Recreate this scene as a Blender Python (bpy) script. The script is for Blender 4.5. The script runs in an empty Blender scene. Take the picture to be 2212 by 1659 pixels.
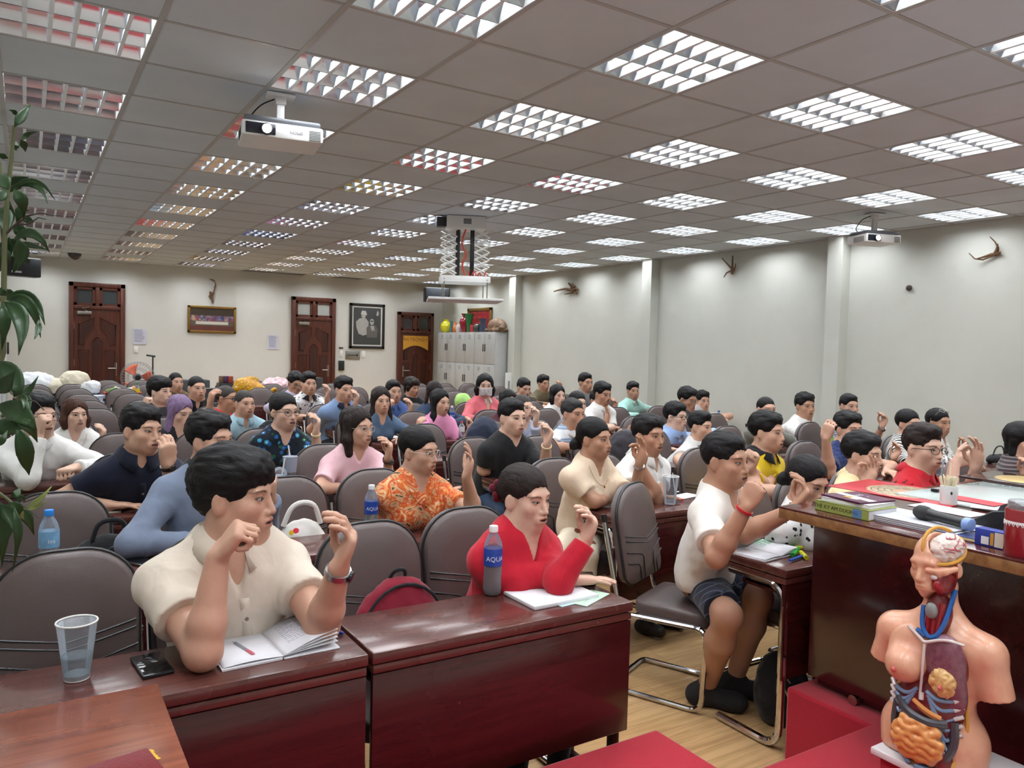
# procedural scene: a training hall with seated audience
import bpy, bmesh, math, random
import numpy as np
from mathutils import Vector, Matrix
SC = bpy.context.scene
COL = SC.collection
RND = random.Random(7)
PI = math.pi
# ------------------------------------------------------------------ camera
FPX = 1668.15
CAM = np.array([0.108, 0.0, 1.60])
YAW, PITCH, ROLL = 0.5632, -0.0456, 0.0261
def _rot():
    cy, sy = math.cos(YAW), math.sin(YAW)
    F = np.array([sy*math.cos(PITCH), cy*math.cos(PITCH), math.sin(PITCH)])
    R = np.array([cy, -sy, 0.0]); U = np.cross(R, F)
    c, s = math.cos(ROLL), math.sin(ROLL)
    return np.array([R*c+U*s, -R*s+U*c, F])
CM = _rot()
CEIL = 2.952
def ray(x, y): return np.array([(x-1106)/FPX, -(y-829.5)/FPX, 1.0]) @ CM
def pd(x, y, d): return CAM + ray(x, y)*d
def pz(x, y, z):
    r = ray(x, y); return CAM + r*((z-CAM[2])/r[2])
def py_(x, y, Y):
    r = ray(x, y); return CAM + r*((Y-CAM[1])/r[1])
def px_(x, y, X):
    r = ray(x, y); return CAM + r*((X-CAM[0])/r[0])
def depth(p): return float(CM[2] @ (np.asarray(p, float)-CAM))
cam = bpy.data.cameras.new('camera'); camo = bpy.data.objects.new('camera', cam); COL.objects.link(camo)
cam.sensor_fit = 'HORIZONTAL'; cam.sensor_width = 36.0; cam.lens = FPX/2212*36.0; cam.clip_start = 0.05; cam.clip_end = 100
m3 = Matrix((CM[0], CM[1], -CM[2])).transposed()
camo.matrix_world = Matrix.Translation(Vector(CAM)) @ m3.to_4x4()
SC.camera = camo
# ------------------------------------------------------------------ node helper
class V:
    def __init__(s, g, k): s.g, s.k = g, k
    def _o(s, op, b=None, c=None): return s.g.m(op, s, b, c)
    def __add__(s, b): return s._o('ADD', b)
    def __sub__(s, b): return s._o('SUBTRACT', b)
    def __mul__(s, b): return s._o('MULTIPLY', b)
    def __truediv__(s, b): return s._o('DIVIDE', b)
    __radd__ = __add__; __rmul__ = __mul__
    def __rsub__(s, b): return s.g.m('SUBTRACT', b, s)
    def abs(s): return s._o('ABSOLUTE')
class Gr:
    def __init__(s, name):
        s.mat = bpy.data.materials.new(name); s.mat.use_nodes = True
        s.t = s.mat.node_tree; s.n = s.t.nodes; s.l = s.t.links; s.n.clear()
        s.out = s.n.new('ShaderNodeOutputMaterial'); s.b = s.n.new('ShaderNodeBsdfPrincipled')
        s.l.new(s.b.outputs[0], s.out.inputs[0])
    def put(s, sock, v):
        if isinstance(v, V): s.l.new(v.k, sock)
        elif v is not None:
            if hasattr(sock.default_value, '__len__'):
                v = tuple(v) if hasattr(v, '__len__') else (v,)*3
                sock.default_value = v[:3] if len(sock.default_value) == 3 else (tuple(v)+(1.0,))[:4]
            else: sock.default_value = v
    def m(s, op, a, b=None, c=None):
        n = s.n.new('ShaderNodeMath'); n.operation = op
        for i, v in enumerate((a, b, c)):
            if v is not None: s.put(n.inputs[i], v)
        return V(s, n.outputs[0])
    def step(s, x, a, b):            # smooth 0..1 as x goes a..b
        n = s.n.new('ShaderNodeMapRange'); n.interpolation_type = 'SMOOTHSTEP'
        s.put(n.inputs[0], x); n.inputs[1].default_value = a; n.inputs[2].default_value = b
        return V(s, n.outputs[0])
    def mix(s, f, a, b):
        n = s.n.new('ShaderNodeMix'); n.data_type = 'RGBA'
        s.put(n.inputs[0], f); s.put(n.inputs[6], a); s.put(n.inputs[7], b); return V(s, n.outputs[2])
    def attr(s, name, kind='GEOMETRY', out=0):
        n = s.n.new('ShaderNodeAttribute'); n.attribute_name = name; n.attribute_type = kind
        return V(s, n.outputs[out])
    def xyz(s, v):
        n = s.n.new('ShaderNodeSeparateXYZ'); s.l.new(v.k, n.inputs[0]); return [V(s, o) for o in n.outputs]
    def vec(s, x, y, z):
        n = s.n.new('ShaderNodeCombineXYZ')
        for i, v in enumerate((x, y, z)): s.put(n.inputs[i], v)
        return V(s, n.outputs[0])
    def co(s, out='Object'):
        n = s.n.new('ShaderNodeTexCoord'); return V(s, n.outputs[out])
    def noise(s, v, scale, detail=3, rough=.55, dist=0, out=0):
        n = s.n.new('ShaderNodeTexNoise'); s.l.new(v.k, n.inputs['Vector'])
        n.inputs['Scale'].default_value = scale; n.inputs['Detail'].default_value = detail
        n.inputs['Roughness'].default_value = rough; n.inputs['Distortion'].default_value = dist
        return V(s, n.outputs[out])
    def voro(s, v, scale, out='Distance', feat='F1'):
        n = s.n.new('ShaderNodeTexVoronoi'); n.feature = feat; s.l.new(v.k, n.inputs['Vector'])
        n.inputs['Scale'].default_value = scale; return V(s, n.outputs[out])
    def ramp(s, f, *st):
        n = s.n.new('ShaderNodeValToRGB'); s.l.new(f.k, n.inputs[0]); e = n.color_ramp.elements
        while len(e) < len(st): e.new(.5)
        for q, (p, c) in zip(e, st): q.position = p; q.color = tuple(c)+(1,)
        return V(s, n.outputs[0])
    def bump(s, h, st=.3, d=.01):
        n = s.n.new('ShaderNodeBump'); n.inputs['Strength'].default_value = st; n.inputs['Distance'].default_value = d
        s.l.new(h.k, n.inputs['Height']); s.l.new(n.outputs[0], s.b.inputs['Normal'])
    def set(s, **k):
        nm = dict(col='Base Color', rough='Roughness', metal='Metallic', spec='Specular IOR Level', trans='Transmission Weight', ior='IOR',
                  alpha='Alpha', em='Emission Color', es='Emission Strength', coat='Coat Weight', coatr='Coat Roughness', sss='Subsurface Weight', sheen='Sheen Weight')
        for a, v in k.items(): s.put(s.b.inputs[nm[a]], v)
        return s
MATS = {}
def lin(c):                         # sRGB 0-255 -> linear
    return tuple(((v/255+.055)/1.055)**2.4 if v > 10 else v/255/12.92 for v in c)
def mat(name, c=(200, 200, 200), rough=.5, **k):
    """plain painted / moulded surface with a faint procedural mottling"""
    if name in MATS: return MATS[name]
    g = Gr(name); c = lin(c); var = k.pop('var', .06); sc = k.pop('scale', 9); bmp = k.pop('bump', 0); bs = k.pop('bscale', 60)
    if var:
        f = g.noise(g.co(), sc, 4)
        g.set(col=g.mix(f, tuple(x*(1-var) for x in c), tuple(min(1, x*(1+var)) for x in c)))
    else: g.set(col=c)
    g.set(rough=rough, **k)
    if bmp: g.bump(g.noise(g.co(), bs, 3), bmp, .004)
    MATS[name] = g.mat; return g.mat
# ------------------------------------------------------------------ mesh builder
class MB:
    def __init__(s): s.v, s.f, s.mi, s.cur = [], [], [], 0
    def m(s, i): s.cur = i; return s
    def add(s, vs, fs):
        b = len(s.v); s.v.extend(tuple(map(float, p)) for p in vs); s.f.extend(tuple(b+i for i in f) for f in fs); s.mi.extend([s.cur]*len(fs)); return s
    def box(s, lo, hi, bev=0):
        x0, y0, z0 = lo; x1, y1, z1 = hi
        if bev <= 0:
            vs = [(x, y, z) for z in (z0, z1) for y in (y0, y1) for x in (x0, x1)]
            return s.add(vs, [(0, 2, 3, 1), (4, 5, 7, 6), (0, 1, 5, 4), (1, 3, 7, 5), (3, 2, 6, 7), (2, 0, 4, 6)])
        bm = bmesh.new(); bmesh.ops.create_cube(bm, size=1)
        for v in bm.verts: v.co = Vector(((x0+x1)/2+v.co.x*(x1-x0), (y0+y1)/2+v.co.y*(y1-y0), (z0+z1)/2+v.co.z*(z1-z0)))
        b = min(bev, .49*min(x1-x0, y1-y0, z1-z0))
        bmesh.ops.bevel(bm, geom=bm.edges[:], offset=b, segments=2, affect='EDGES', profile=.5)
        return s.bm(bm)
    def bm(s, bm, M=None):
        bm.verts.ensure_lookup_table(); vs = [((M @ v.co) if M else v.co)[:] for v in bm.verts]
        s.add(vs, [tuple(v.index for v in f.verts) for f in bm.faces]); bm.free(); return s
    def obox(s, c, ax, h, bev=0):   # oriented box: centre, 3 axes, half sizes
        t = MB().box((-h[0], -h[1], -h[2]), h, bev); A = np.array(ax, float)
        return s.add(np.array(t.v) @ A + np.array(c), t.f)
    def tube(s, pts, r, n=8, cap=True, closed=False):
        P = [np.array(p, float) for p in pts]; N = len(P); rs = r if hasattr(r, '__len__') else [r]*N
        vs = []; prev = None
        for i in range(N):
            a = P[(i-1) % N] if (i or closed) else P[0]; b = P[(i+1) % N] if (i < N-1 or closed) else P[-1]
            t = b-a; t = t/(np.linalg.norm(t)+1e-12)
            if prev is None:
                q = np.array([0, 0, 1.0]) if abs(t[2]) < .9 else np.array([1.0, 0, 0])
            else: q = prev
            u = q-t*(q@t); u /= np.linalg.norm(u)+1e-12; prev = u; w = np.cross(t, u)
            for k in range(n):
                a_ = 2*PI*k/n; vs.append(P[i]+rs[i]*(u*math.cos(a_)+w*math.sin(a_)))
        fs = []
        for i in range(N if closed else N-1):
            j = (i+1) % N
            for k in range(n): fs.append((i*n+k, i*n+(k+1) % n, j*n+(k+1) % n, j*n+k))
        if cap and not closed: fs += [tuple(range(n-1, -1, -1)), tuple((N-1)*n+k for k in range(n))]
        return s.add(vs, fs)
    def lathe(s, prof, c=(0, 0, 0), n=24, ax=None):
        vs = []; N = len(prof); A = np.array(ax if ax is not None else np.eye(3), float)
        for r, z in prof:
            for k in range(n): a = 2*PI*k/n; vs.append(np.array([r*math.cos(a), r*math.sin(a), z]) @ A+np.array(c, float))
        fs = [(i*n+k, i*n+(k+1) % n, (i+1)*n+(k+1) % n, (i+1)*n+k) for i in range(N-1) for k in range(n)]
        if prof[0][0] > 1e-6: fs.append(tuple(range(n-1, -1, -1)))
        if prof[-1][0] > 1e-6: fs.append(tuple((N-1)*n+k for k in range(n)))
        return s.add(vs, fs)
    def ell(s, c, r, n=16, R=None):
        prof = [(max(math.cos(t), 1e-4), math.sin(t)) for t in np.linspace(-PI/2, PI/2, n//2+1)]
        t = MB().lathe(prof, n=n); vs = np.array(t.v)*np.array(r, float)
        if R is not None: vs = vs @ np.array(R, float)
        return s.add(vs+np.array(c, float), t.f)
    def prism(s, poly, z0, z1, ax=None, c=(0, 0, 0)):
        n = len(poly); A = np.array(ax if ax is not None else np.eye(3), float)
        vs = [np.array([x, y, z]) @ A+np.array(c, float) for z in (z0, z1) for x, y in poly]
        return s.add(vs, [tuple(range(n-1, -1, -1)), tuple(range(n, 2*n))]+[(i, (i+1) % n, n+(i+1) % n, n+i) for i in range(n)])
    def grid(s, P):                # P[i][j] points
        P = np.array(P, float); a, b = P.shape[:2]
        return s.add(P.reshape(-1, 3), [(i*b+j, i*b+j+1, (i+1)*b+j+1, (i+1)*b+j) for i in range(a-1) for j in range(b-1)])
    def build(s, name, m, parent=None, smooth=35, org=None, solid=0, bevel=0):
        me = bpy.data.meshes.new(name); v = np.array(s.v, float)
        if org is not None: v = v-np.array(org, float)
        me.from_pydata(v.tolist(), [], s.f); me.update()
        for q in (m if isinstance(m, (list, tuple)) else [m]): me.materials.append(q)
        if max(s.mi, default=0): me.polygons.foreach_set('material_index', s.mi)
        bm = bmesh.new(); bm.from_mesh(me); bmesh.ops.recalc_face_normals(bm, faces=bm.faces[:]); bm.to_mesh(me); bm.free()
        if smooth: me.shade_smooth(); me.set_sharp_from_angle(angle=math.radians(smooth))
        o = bpy.data.objects.new(name, me); COL.objects.link(o)
        if org is not None: o.location = org
        if solid:
            md = o.modifiers.new('thickness', 'SOLIDIFY'); md.thickness = solid; md.offset = 0
        if bevel:
            md = o.modifiers.new('edge', 'BEVEL'); md.width = bevel; md.segments = 2; md.limit_method = 'ANGLE'
        if parent is not None:
            o.parent = parent
            if org is not None: o.location = Vector(org)-Vector(wloc(parent))
        return o
def wloc(o):
    p = Vector(o.location)
    while o.parent is not None: o = o.parent; p = p+Vector(o.location)
    return p
def tag(o, label, cat, group=None, kind=None):
    if label: o['label'] = label
    if cat: o['category'] = cat
    if group: o['group'] = group
    if kind: o['kind'] = kind
    return o
def struct(o): o['kind'] = 'structure'; return o
def thing(name, label, cat, loc=(0, 0, 0), rz=0, group=None):
    o = bpy.data.objects.new(name, None); COL.objects.link(o); o.empty_display_size = .05
    o.location = tuple(map(float, loc)); o.rotation_euler = (0, 0, rz); return tag(o, label, cat, group)
KIDS = {}
def dup(root, loc, rz=0, label=None, group=None):
    r = root.copy(); COL.objects.link(r); r.location = tuple(map(float, loc)); r.rotation_euler = (0, 0, rz)
    if label: r['label'] = label
    if group: r['group'] = group
    if root.name not in KIDS:
        KIDS[root.name] = [(c, list(c.children)) for c in root.children]
    for ch, gs in KIDS[root.name]:
        c = ch.copy(); COL.objects.link(c); c.parent = r
        for g in gs:
            d = g.copy(); COL.objects.link(d); d.parent = c
    return r
def arc(c, r, a0, a1, n, u, w):
    c, u, w = (np.array(q, float) for q in (c, u, w))
    return [c+r*(u*math.cos(a)+w*math.sin(a)) for a in np.linspace(a0, a1, n)]
def nz(v):
    v = np.array(v, float); return v/(np.linalg.norm(v)+1e-12)
def fillet(pts, r, n=5):
    """round the corners of a polyline"""
    P = [np.array(p, float) for p in pts]; out = [P[0]]
    for a, b, c in zip(P, P[1:], P[2:]):
        d1 = min(r, np.linalg.norm(a-b)*.49); d2 = min(r, np.linalg.norm(c-b)*.49)
        p, q = b+nz(a-b)*d1, b+nz(c-b)*d2
        for t in np.linspace(0, 1, n): out.append((1-t)**2*p+2*t*(1-t)*b+t*t*q)
    out.append(P[-1]); return out
def text_mesh(s, size, name, m, parent, M, ext=.0004, font=None):
    """flat lettering as a mesh, placed by matrix M (local x right, y up)"""
    cu = bpy.data.curves.new(name, 'FONT'); cu.body = s; cu.size = size; cu.extrude = ext; cu.align_x = 'CENTER'; cu.align_y = 'CENTER'; cu.resolution_u = 2
    t = bpy.data.objects.new(name, cu); COL.objects.link(t)
    dg = bpy.context.evaluated_depsgraph_get(); me = bpy.data.meshes.new_from_object(t.evaluated_get(dg))
    bpy.data.objects.remove(t); me.materials.clear(); me.materials.append(m); me.transform(M)
    o = bpy.data.objects.new(name, me); COL.objects.link(o)
    if parent is not None: o.parent = parent
    return o
def frame_m(x, y, o):              # matrix from local x, y axes and origin
    x = nz(x); y = np.array(y, float); z = nz(np.cross(x, y)); y = np.cross(z, x)
    return Matrix(((x[0], y[0], z[0], o[0]), (x[1], y[1], z[1], o[1]), (x[2], y[2], z[2], o[2]), (0, 0, 0, 1)))
# ------------------------------------------------------------------ implicit surfaces for bodies, hair, cloth
def cone(a, b, ra, rb=None, k=.02, clip=None, sub=False):
    return ('c', np.array(a, float), np.array(b, float), ra, ra if rb is None else rb, k, clip, sub)
def elli(c, r, R=None, k=.02, sub=False):
    return ('e', np.array(c, float), np.array(r, float), None if R is None else np.array(R, float), k, None, sub)
def pdist(p, X, Y, Z, off=0):
    if p[0] == 'c':
        a, b, ra, rb = p[1:5]; d = b-a; L = max(d@d, 1e-9)
        px, py, pq = X-a[0], Y-a[1], Z-a[2]
        t = np.clip((px*d[0]+py*d[1]+pq*d[2])/L, 0, 1)
        q = np.sqrt((px-d[0]*t)**2+(py-d[1]*t)**2+(pq-d[2]*t)**2)-(ra+(rb-ra)*t)-off
        if p[6] is not None:
            o, nrm = p[6]; q = np.maximum(q, (X-o[0])*nrm[0]+(Y-o[1])*nrm[1]+(Z-o[2])*nrm[2])
        return q
    c, r, R = p[1:4]; r = r+off
    x, y, z = X-c[0], Y-c[1], Z-c[2]
    if R is not None: x, y, z = (R[i][0]*x+R[i][1]*y+R[i][2]*z for i in range(3))
    k0 = np.sqrt((x/r[0])**2+(y/r[1])**2+(z/r[2])**2); k1 = np.sqrt((x/r[0]**2)**2+(y/r[1]**2)**2+(z/r[2]**2)**2)+1e-9
    return k0*(k0-1)/k1
def pbox(p, off=0):
    if p[0] == 'c':
        m = max(p[3], p[4])+off; return np.minimum(p[1], p[2])-m, np.maximum(p[1], p[2])+m
    m = p[2].max()+off if p[3] is not None else p[2]+off
    return p[1]-m, p[1]+m
def pk(p): return p[5] if p[0] == 'c' else p[4]
def psub(p): return p[7] if p[0] == 'c' else p[6]
def smin(a, b, k):
    h = np.maximum(k-np.abs(a-b), 0)/k; return np.minimum(a, b)-h*h*k*.25
BIG = .08
def field(prims, vox, off=0, pad=.02):
    bs = [pbox(p, off) for p in prims if not psub(p)]
    lo = np.min([b[0] for b in bs], 0)-pad; hi = np.max([b[1] for b in bs], 0)+pad
    n = np.ceil((hi-lo)/vox).astype(int)+1; F = np.full(n, BIG, np.float32)
    ax = [lo[i]+vox*np.arange(n[i]) for i in range(3)]
    for p in prims:
        a, b = pbox(p, off); k = pk(p); a = a-k-vox; b = b+k+vox
        i0 = np.clip(np.floor((a-lo)/vox).astype(int), 0, n); i1 = np.clip(np.ceil((b-lo)/vox).astype(int)+1, 0, n)
        if (i1 <= i0).any(): continue
        X, Y, Z = (ax[q][i0[q]:i1[q]].astype(np.float32).reshape([-1 if w == q else 1 for w in range(3)]) for q in range(3))
        d = pdist(p, X, Y, Z, off if not psub(p) else 0); sl = tuple(slice(i0[q], i1[q]) for q in range(3))
        if psub(p): F[sl] = -smin(-F[sl], d, k)
        else: F[sl] = smin(F[sl], d, k)
    return F, lo, ax
def fpts(prims, P):
    F = np.full(len(P), BIG)
    for p in prims:
        d = pdist(p, P[:, 0], P[:, 1], P[:, 2]); F = -smin(-F, d, pk(p)) if psub(p) else smin(F, d, pk(p))
    return F
CORN = [(0, 0, 0), (1, 0, 0), (0, 1, 0), (1, 1, 0), (0, 0, 1), (1, 0, 1), (0, 1, 1), (1, 1, 1)]
EDG = [(0, 1), (2, 3), (4, 5), (6, 7), (0, 2), (1, 3), (4, 6), (5, 7), (0, 4), (1, 5), (2, 6), (3, 7)]
def nets(F, lo, vox):
    """surface nets: field -> vertices, quads"""
    S = F < 0; n = np.array(F.shape)
    c = np.zeros(n-1, np.int8)
    for a, b, d in CORN: c += S[a:n[0]-1+a, b:n[1]-1+b, d:n[2]-1+d]
    I = np.argwhere((c > 0) & (c < 8))
    if not len(I): return np.zeros((0, 3)), np.zeros((0, 4), int)
    idx = np.full(n-1, -1, np.int32); idx[I[:, 0], I[:, 1], I[:, 2]] = np.arange(len(I))
    v = np.stack([F[I[:, 0]+a, I[:, 1]+b, I[:, 2]+d] for a, b, d in CORN], 1).astype(float)
    acc = np.zeros((len(I), 3)); cnt = np.zeros(len(I)); cc = np.array(CORN, float)
    for a, b in EDG:
        m = (v[:, a] < 0) != (v[:, b] < 0); t = v[:, a]/(v[:, a]-v[:, b]+1e-20); t = np.where(m, t, 0)
        acc += np.where(m[:, None], cc[a]+(cc[b]-cc[a])*t[:, None], 0); cnt += m
    P = lo+vox*(I+acc/cnt[:, None])
    Q = []
    for ax in range(3):
        u, w = (ax+1) % 3, (ax+2) % 3
        s0 = [slice(1, -1)]*3; s1 = [slice(1, -1)]*3; s0[ax] = slice(0, -1); s1[ax] = slice(1, None)
        A, B = S[tuple(s0)], S[tuple(s1)]
        J = np.argwhere(A != B); 
        if not len(J): continue
        sg = A[J[:, 0], J[:, 1], J[:, 2]]
        base = J.copy(); base[:, u] += 1; base[:, w] += 1
        q = []
        for du, dw in ((-1, -1), (0, -1), (0, 0), (-1, 0)):
            k = base.copy(); k[:, u] += du; k[:, w] += dw; q.append(idx[k[:, 0], k[:, 1], k[:, 2]])
        q = np.stack(q, 1); q[~sg] = q[~sg][:, ::-1]; Q.append(q)
    return P, np.concatenate(Q)
def np_mesh(name, P, Q, m, parent=None, org=(0, 0, 0), attrs=None):
    me = bpy.data.meshes.new(name); P = np.asarray(P, float)-np.array(org, float)
    me.vertices.add(len(P)); me.vertices.foreach_set('co', P.ravel().astype(np.float32))
    me.loops.add(Q.size); me.loops.foreach_set('vertex_index', Q.ravel().astype(np.int32))
    me.polygons.add(len(Q)); me.polygons.foreach_set('loop_start', np.arange(0, Q.size, Q.shape[1], dtype=np.int32))
    me.polygons.foreach_set('use_smooth', np.ones(len(Q), bool))
    for q in (m if isinstance(m, (list, tuple)) else [m]): me.materials.append(q)
    me.update(calc_edges=True); me.validate()
    for k, a in (attrs or {}).items():
        at = me.attributes.new(k, 'FLOAT_VECTOR', 'POINT'); at.data.foreach_set('vector', np.asarray(a, np.float32).ravel())
    o = bpy.data.objects.new(name, me); COL.objects.link(o); o.location = tuple(map(float, org))
    if parent is not None: o.parent = parent; o.location = Vector(org)-wloc(parent)
    return o
def vnorm(P, Q):
    N = np.zeros_like(P); n = np.cross(P[Q[:, 2]]-P[Q[:, 0]], P[Q[:, 3]]-P[Q[:, 1]])
    for i in range(4): np.add.at(N, Q[:, i], n)
    return N/(np.linalg.norm(N, axis=1, keepdims=True)+1e-12)
def blob(name, prims, vox, m, parent=None, org=(0, 0, 0), disp=None, attrs=None, clipf=None):
    F, lo, ax = field(prims, vox)
    if clipf is not None:
        X, Y, Z = np.meshgrid(*ax, indexing='ij', sparse=True); F = np.maximum(F, clipf(X, Y, Z).astype(np.float32))
    P, Q = nets(F, lo, vox)
    if disp is not None: P = P+vnorm(P, Q)*disp(P)[:, None]
    return np_mesh(name, P, Q, m, parent, org, attrs(P) if attrs else None)
LAMP_W, TUBE, EXPO = 8.0, 60.0, -0.25
# ------------------------------------------------------------------ people
def _hash(i, j, k):
    h = (i*374761393+j*668265263+k*2147483647) & 0xffffffff
    h = ((h ^ (h >> 13))*1274126177) & 0xffffffff
    return ((h ^ (h >> 16)) & 0xffff)/65535.0
def vnoise(P, s):
    p = np.asarray(P, float)*s; i = np.floor(p).astype(np.int64); f = p-i; f = f*f*(3-2*f); r = 0
    for a in (0, 1):
        for b in (0, 1):
            for c in (0, 1):
                w = (f[:, 0] if a else 1-f[:, 0])*(f[:, 1] if b else 1-f[:, 1])*(f[:, 2] if c else 1-f[:, 2])
                r = r+w*_hash(i[:, 0]+a, i[:, 1]+b, i[:, 2]+c)
    return r*2-1
def skin_material():
    g = Gr('skin'); hp = g.attr('hp', out=1); x, y, z = g.xyz(hp); ax = x.abs()
    pr = lambda n, o=0: g.attr(n, 'OBJECT', o)
    front = g.step(y, -.045, -.058)
    sq = lambda a: a*a
    def inside(r, a=.82, b=1.15): return 1-g.step(r, a, b)
    base = pr('skin'); co = g.co()
    n = g.noise(co, 14, 3); n2 = g.noise(co, 120, 2)
    red = g.mix(.5, base, lin((196, 110, 92)))
    col = g.mix(g.step(n, .45, .75)*.30, base, red)
    cheek = inside(sq((ax-.045)/.022)+sq((z+.028)/.02), .1, 1.2)*front
    col = g.mix(cheek*.25, col, red)
    col = g.mix(g.step(n2, .5, .8)*.10, col, g.mix(.6, base, (.12, .05, .03)))
    # beard / shaved shade
    brd = inside(sq(x/.06)+sq((z+.085)/.045), .5, 1.2)*front*pr('beard', 2)
    col = g.mix(brd*.35, col, (.10, .075, .065))
    # lips and mouth
    lip = inside(sq(x/.0235)+sq((z+.0655)/(.0095+pr('mouth', 2)*.7)), .7, 1.15)*front
    col = g.mix(lip*.75, col, g.mix(.62, base, pr('lip')))
    mr = sq(x/.0205)+sq((z+.0655)/(pr('mouth', 2)+.0009))
    teeth = g.m('GREATER_THAN', z, -.0655+.0+pr('mouth', 2)*.25)*g.m('GREATER_THAN', pr('mouth', 2), .003)
    col = g.mix(inside(mr)*front, col, g.mix(teeth*inside(mr, .4, .8)*.8, (.10, .026, .024), (.58, .53, .48)))
    nos = inside(sq((ax-.0075)/.0042)+sq((z+.0435)/.003))*g.step(y, -.085, -.09)
    col = g.mix(nos*.75, col, (.04, .015, .01))
    # eyes
    ex = (ax-.0320)/.0142; op = pr('eye', 2); ez = (z-.0015-(ax-.032)*.10)/op; er = sq(ex)+sq(ez)
    lash = inside(sq((ax-.0322)/.0172)+sq((z-.0028-(ax-.032)*.12)/(op+.0022)), .8, 1.2)*front
    col = g.mix(lash*.85, col, (.016, .011, .010))
    ir = sq((x-pr('gaze', 2)*.004-g.m('SIGN', x)*.032)/.0060)+sq((z-.0018)/.0060)
    white = g.mix(inside(ir, .75, 1.1), (.31, .28, .265), (.014, .008, .006))
    col = g.mix(inside(er, .8, 1.15)*front, col, white)
    crease = inside(sq((ax-.032)/.018)+sq((z-.0105)/.0016), .5, 1.2)*front
    col = g.mix(crease*.35, col, g.mix(.5, base, (.10, .04, .03)))
    # brows
    bt = ax-.034; zb = z-.0245+bt*bt*11-bt*.06
    bw = (1-g.step(zb.abs(), .0018, .0045))*g.step(ax, .011, .019)*(1-g.step(ax, .048, .060))*front*g.step(g.noise(hp, 420, 2), .25, .5)
    col = g.mix(bw*pr('brow', 2), col, (.018, .013, .012))
    eyem = inside(er, .8, 1.15)*front
    g.set(col=col, rough=.48-eyem*.33, spec=.38)
    g.bump(g.noise(co, 260, 2), .12, .002)
    return g.mat
SKIN = skin_material()
def hair_material(name, c, c2=None, long=False, rough=.5):
    if name in MATS: return MATS[name]
    g = Gr(name); hp = g.attr('hp', out=1); x, y, z = g.xyz(hp)
    v = g.vec(x*140, y*(140 if long else 26), z*(9 if long else 60))
    n = g.noise(v, 1.0, 3, .6, .6); n2 = g.noise(hp, 22, 3)
    c = lin(c); c2 = lin(c2) if c2 else tuple(q*2.0+.003 for q in c)
    g.set(col=g.mix(g.step(n+n2*.5, .55, 1.05), c, c2), rough=rough, spec=.16)
    g.bump(n, .5, .006); MATS[name] = g.mat; return g.mat
HB = dict(black=(16, 14, 15), brown=(58, 36, 28), gray=(52, 48, 46), purple=(112, 92, 122), salt=(40, 38, 38), dbrown=(30, 22, 20))
def head_axes(yaw, pitch, roll):
    F = np.array([math.sin(yaw)*math.cos(pitch), -math.cos(yaw)*math.cos(pitch), math.sin(pitch)])
    L = np.array([math.cos(yaw), math.sin(yaw), 0.0]); U = np.cross(F, L)*-1
    U = np.cross(L, F)*-1 if (np.cross(L, F))[2] < 0 else np.cross(L, F)
    c, s = math.cos(roll), math.sin(roll)
    L2 = L*c-U*s; U2 = U*c+L*s          # roll>0 tilts the crown to the person's left
    return np.array([L2, -F, U2])
def head_prims(fem, mouth, jaw=1.0):
    j = jaw*(.94 if fem else 1.0)
    p = [elli((0, .014, .036), (.0755, .0955, .084), k=.03),
         elli((0, -.028, -.040), (.0615*j, .060, .074), k=.035),
         elli((0, -.054, -.092), (.030*j, .028, .024), k=.034),
         elli((.043*j, -.052, -.026), (.024, .024, .022), k=.03), elli((-.043*j, -.052, -.026), (.024, .024, .022), k=.03),
         elli((.050*j, -.008, -.072), (.018, .034, .026), k=.04), elli((-.050*j, -.008, -.072), (.018, .034, .026), k=.04),
         elli((0, -.076, .024), (.050, .013, .012), k=.026),
         elli((.032, -.097, .003), (.017, .014, .012), k=.016, sub=True), elli((-.032, -.097, .003), (.017, .014, .012), k=.016, sub=True),
         elli((.032, -.0742, .002), (.0145, .0125, .0125), k=.006), elli((-.032, -.0742, .002), (.0145, .0125, .0125), k=.006),
         cone((0, -.083, .016), (0, -.103, -.034), .0075, .0115, k=.012),
         elli((.0115, -.094, -.038), (.0085, .010, .0075), k=.008), elli((-.0115, -.094, -.038), (.0085, .010, .0075), k=.008),
         elli((0, -.083, -.066), (.030, .016, .022), k=.016),
         elli((0, -.0975, -.059), (.021, .0075, .0055), k=.007), elli((0, -.0955, -.073), (.018, .0085, .0065), k=.007)]
    if mouth > .004: p.append(elli((0, -.102, -.0655), (.018, .012, mouth*.7), k=.005, sub=True))
    for s in (1, -1):
        p += [elli((s*.0775, .012, -.010), (.0085, .019, .031), R=np.array([[.93, -.36*s, 0], [.36*s, .93, .0], [0, 0, 1]]), k=.008),
              elli((s*.0865, .004, -.006), (.005, .010, .017), k=.004, sub=True)]
    return p
def to_world(p, A, H, s):
    if p[0] == 'c': return ('c', H+s*(p[1] @ A), H+s*(p[2] @ A), p[3]*s, p[4]*s, p[5]*s, None, p[7])
    R = A if p[3] is None else p[3] @ A
    return ('e', H+s*(p[1] @ A), p[2]*s, R, p[4]*s, None, p[6])
HLM = ([-.13, -.078, -.062, -.050, -.036, -.014, -.004, .022, .036, .052, .13], [.078, .058, .044, .020, -.006, -.014, .018, .018, -.022, -.058, -.074])
HLW = ([-.13, -.078, -.062, -.050, -.036, -.020, -.004, .022, .036, .052, .13], [.076, .058, .046, .030, .012, .006, .014, .014, -.030, -.062, -.075])
HLC = ([-.13, -.078, -.062, -.050, -.040, -.030, .13], [.076, .058, .046, .026, -.02, -.5, -.6])
HLF = ([-.13, -.09, -.075, -.060, -.046, -.036, -.014, -.004, .022, .036, .052, .13], [.046, .040, .034, .030, .012, -.010, -.016, .008, .008, -.030, -.062, -.078])
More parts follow.
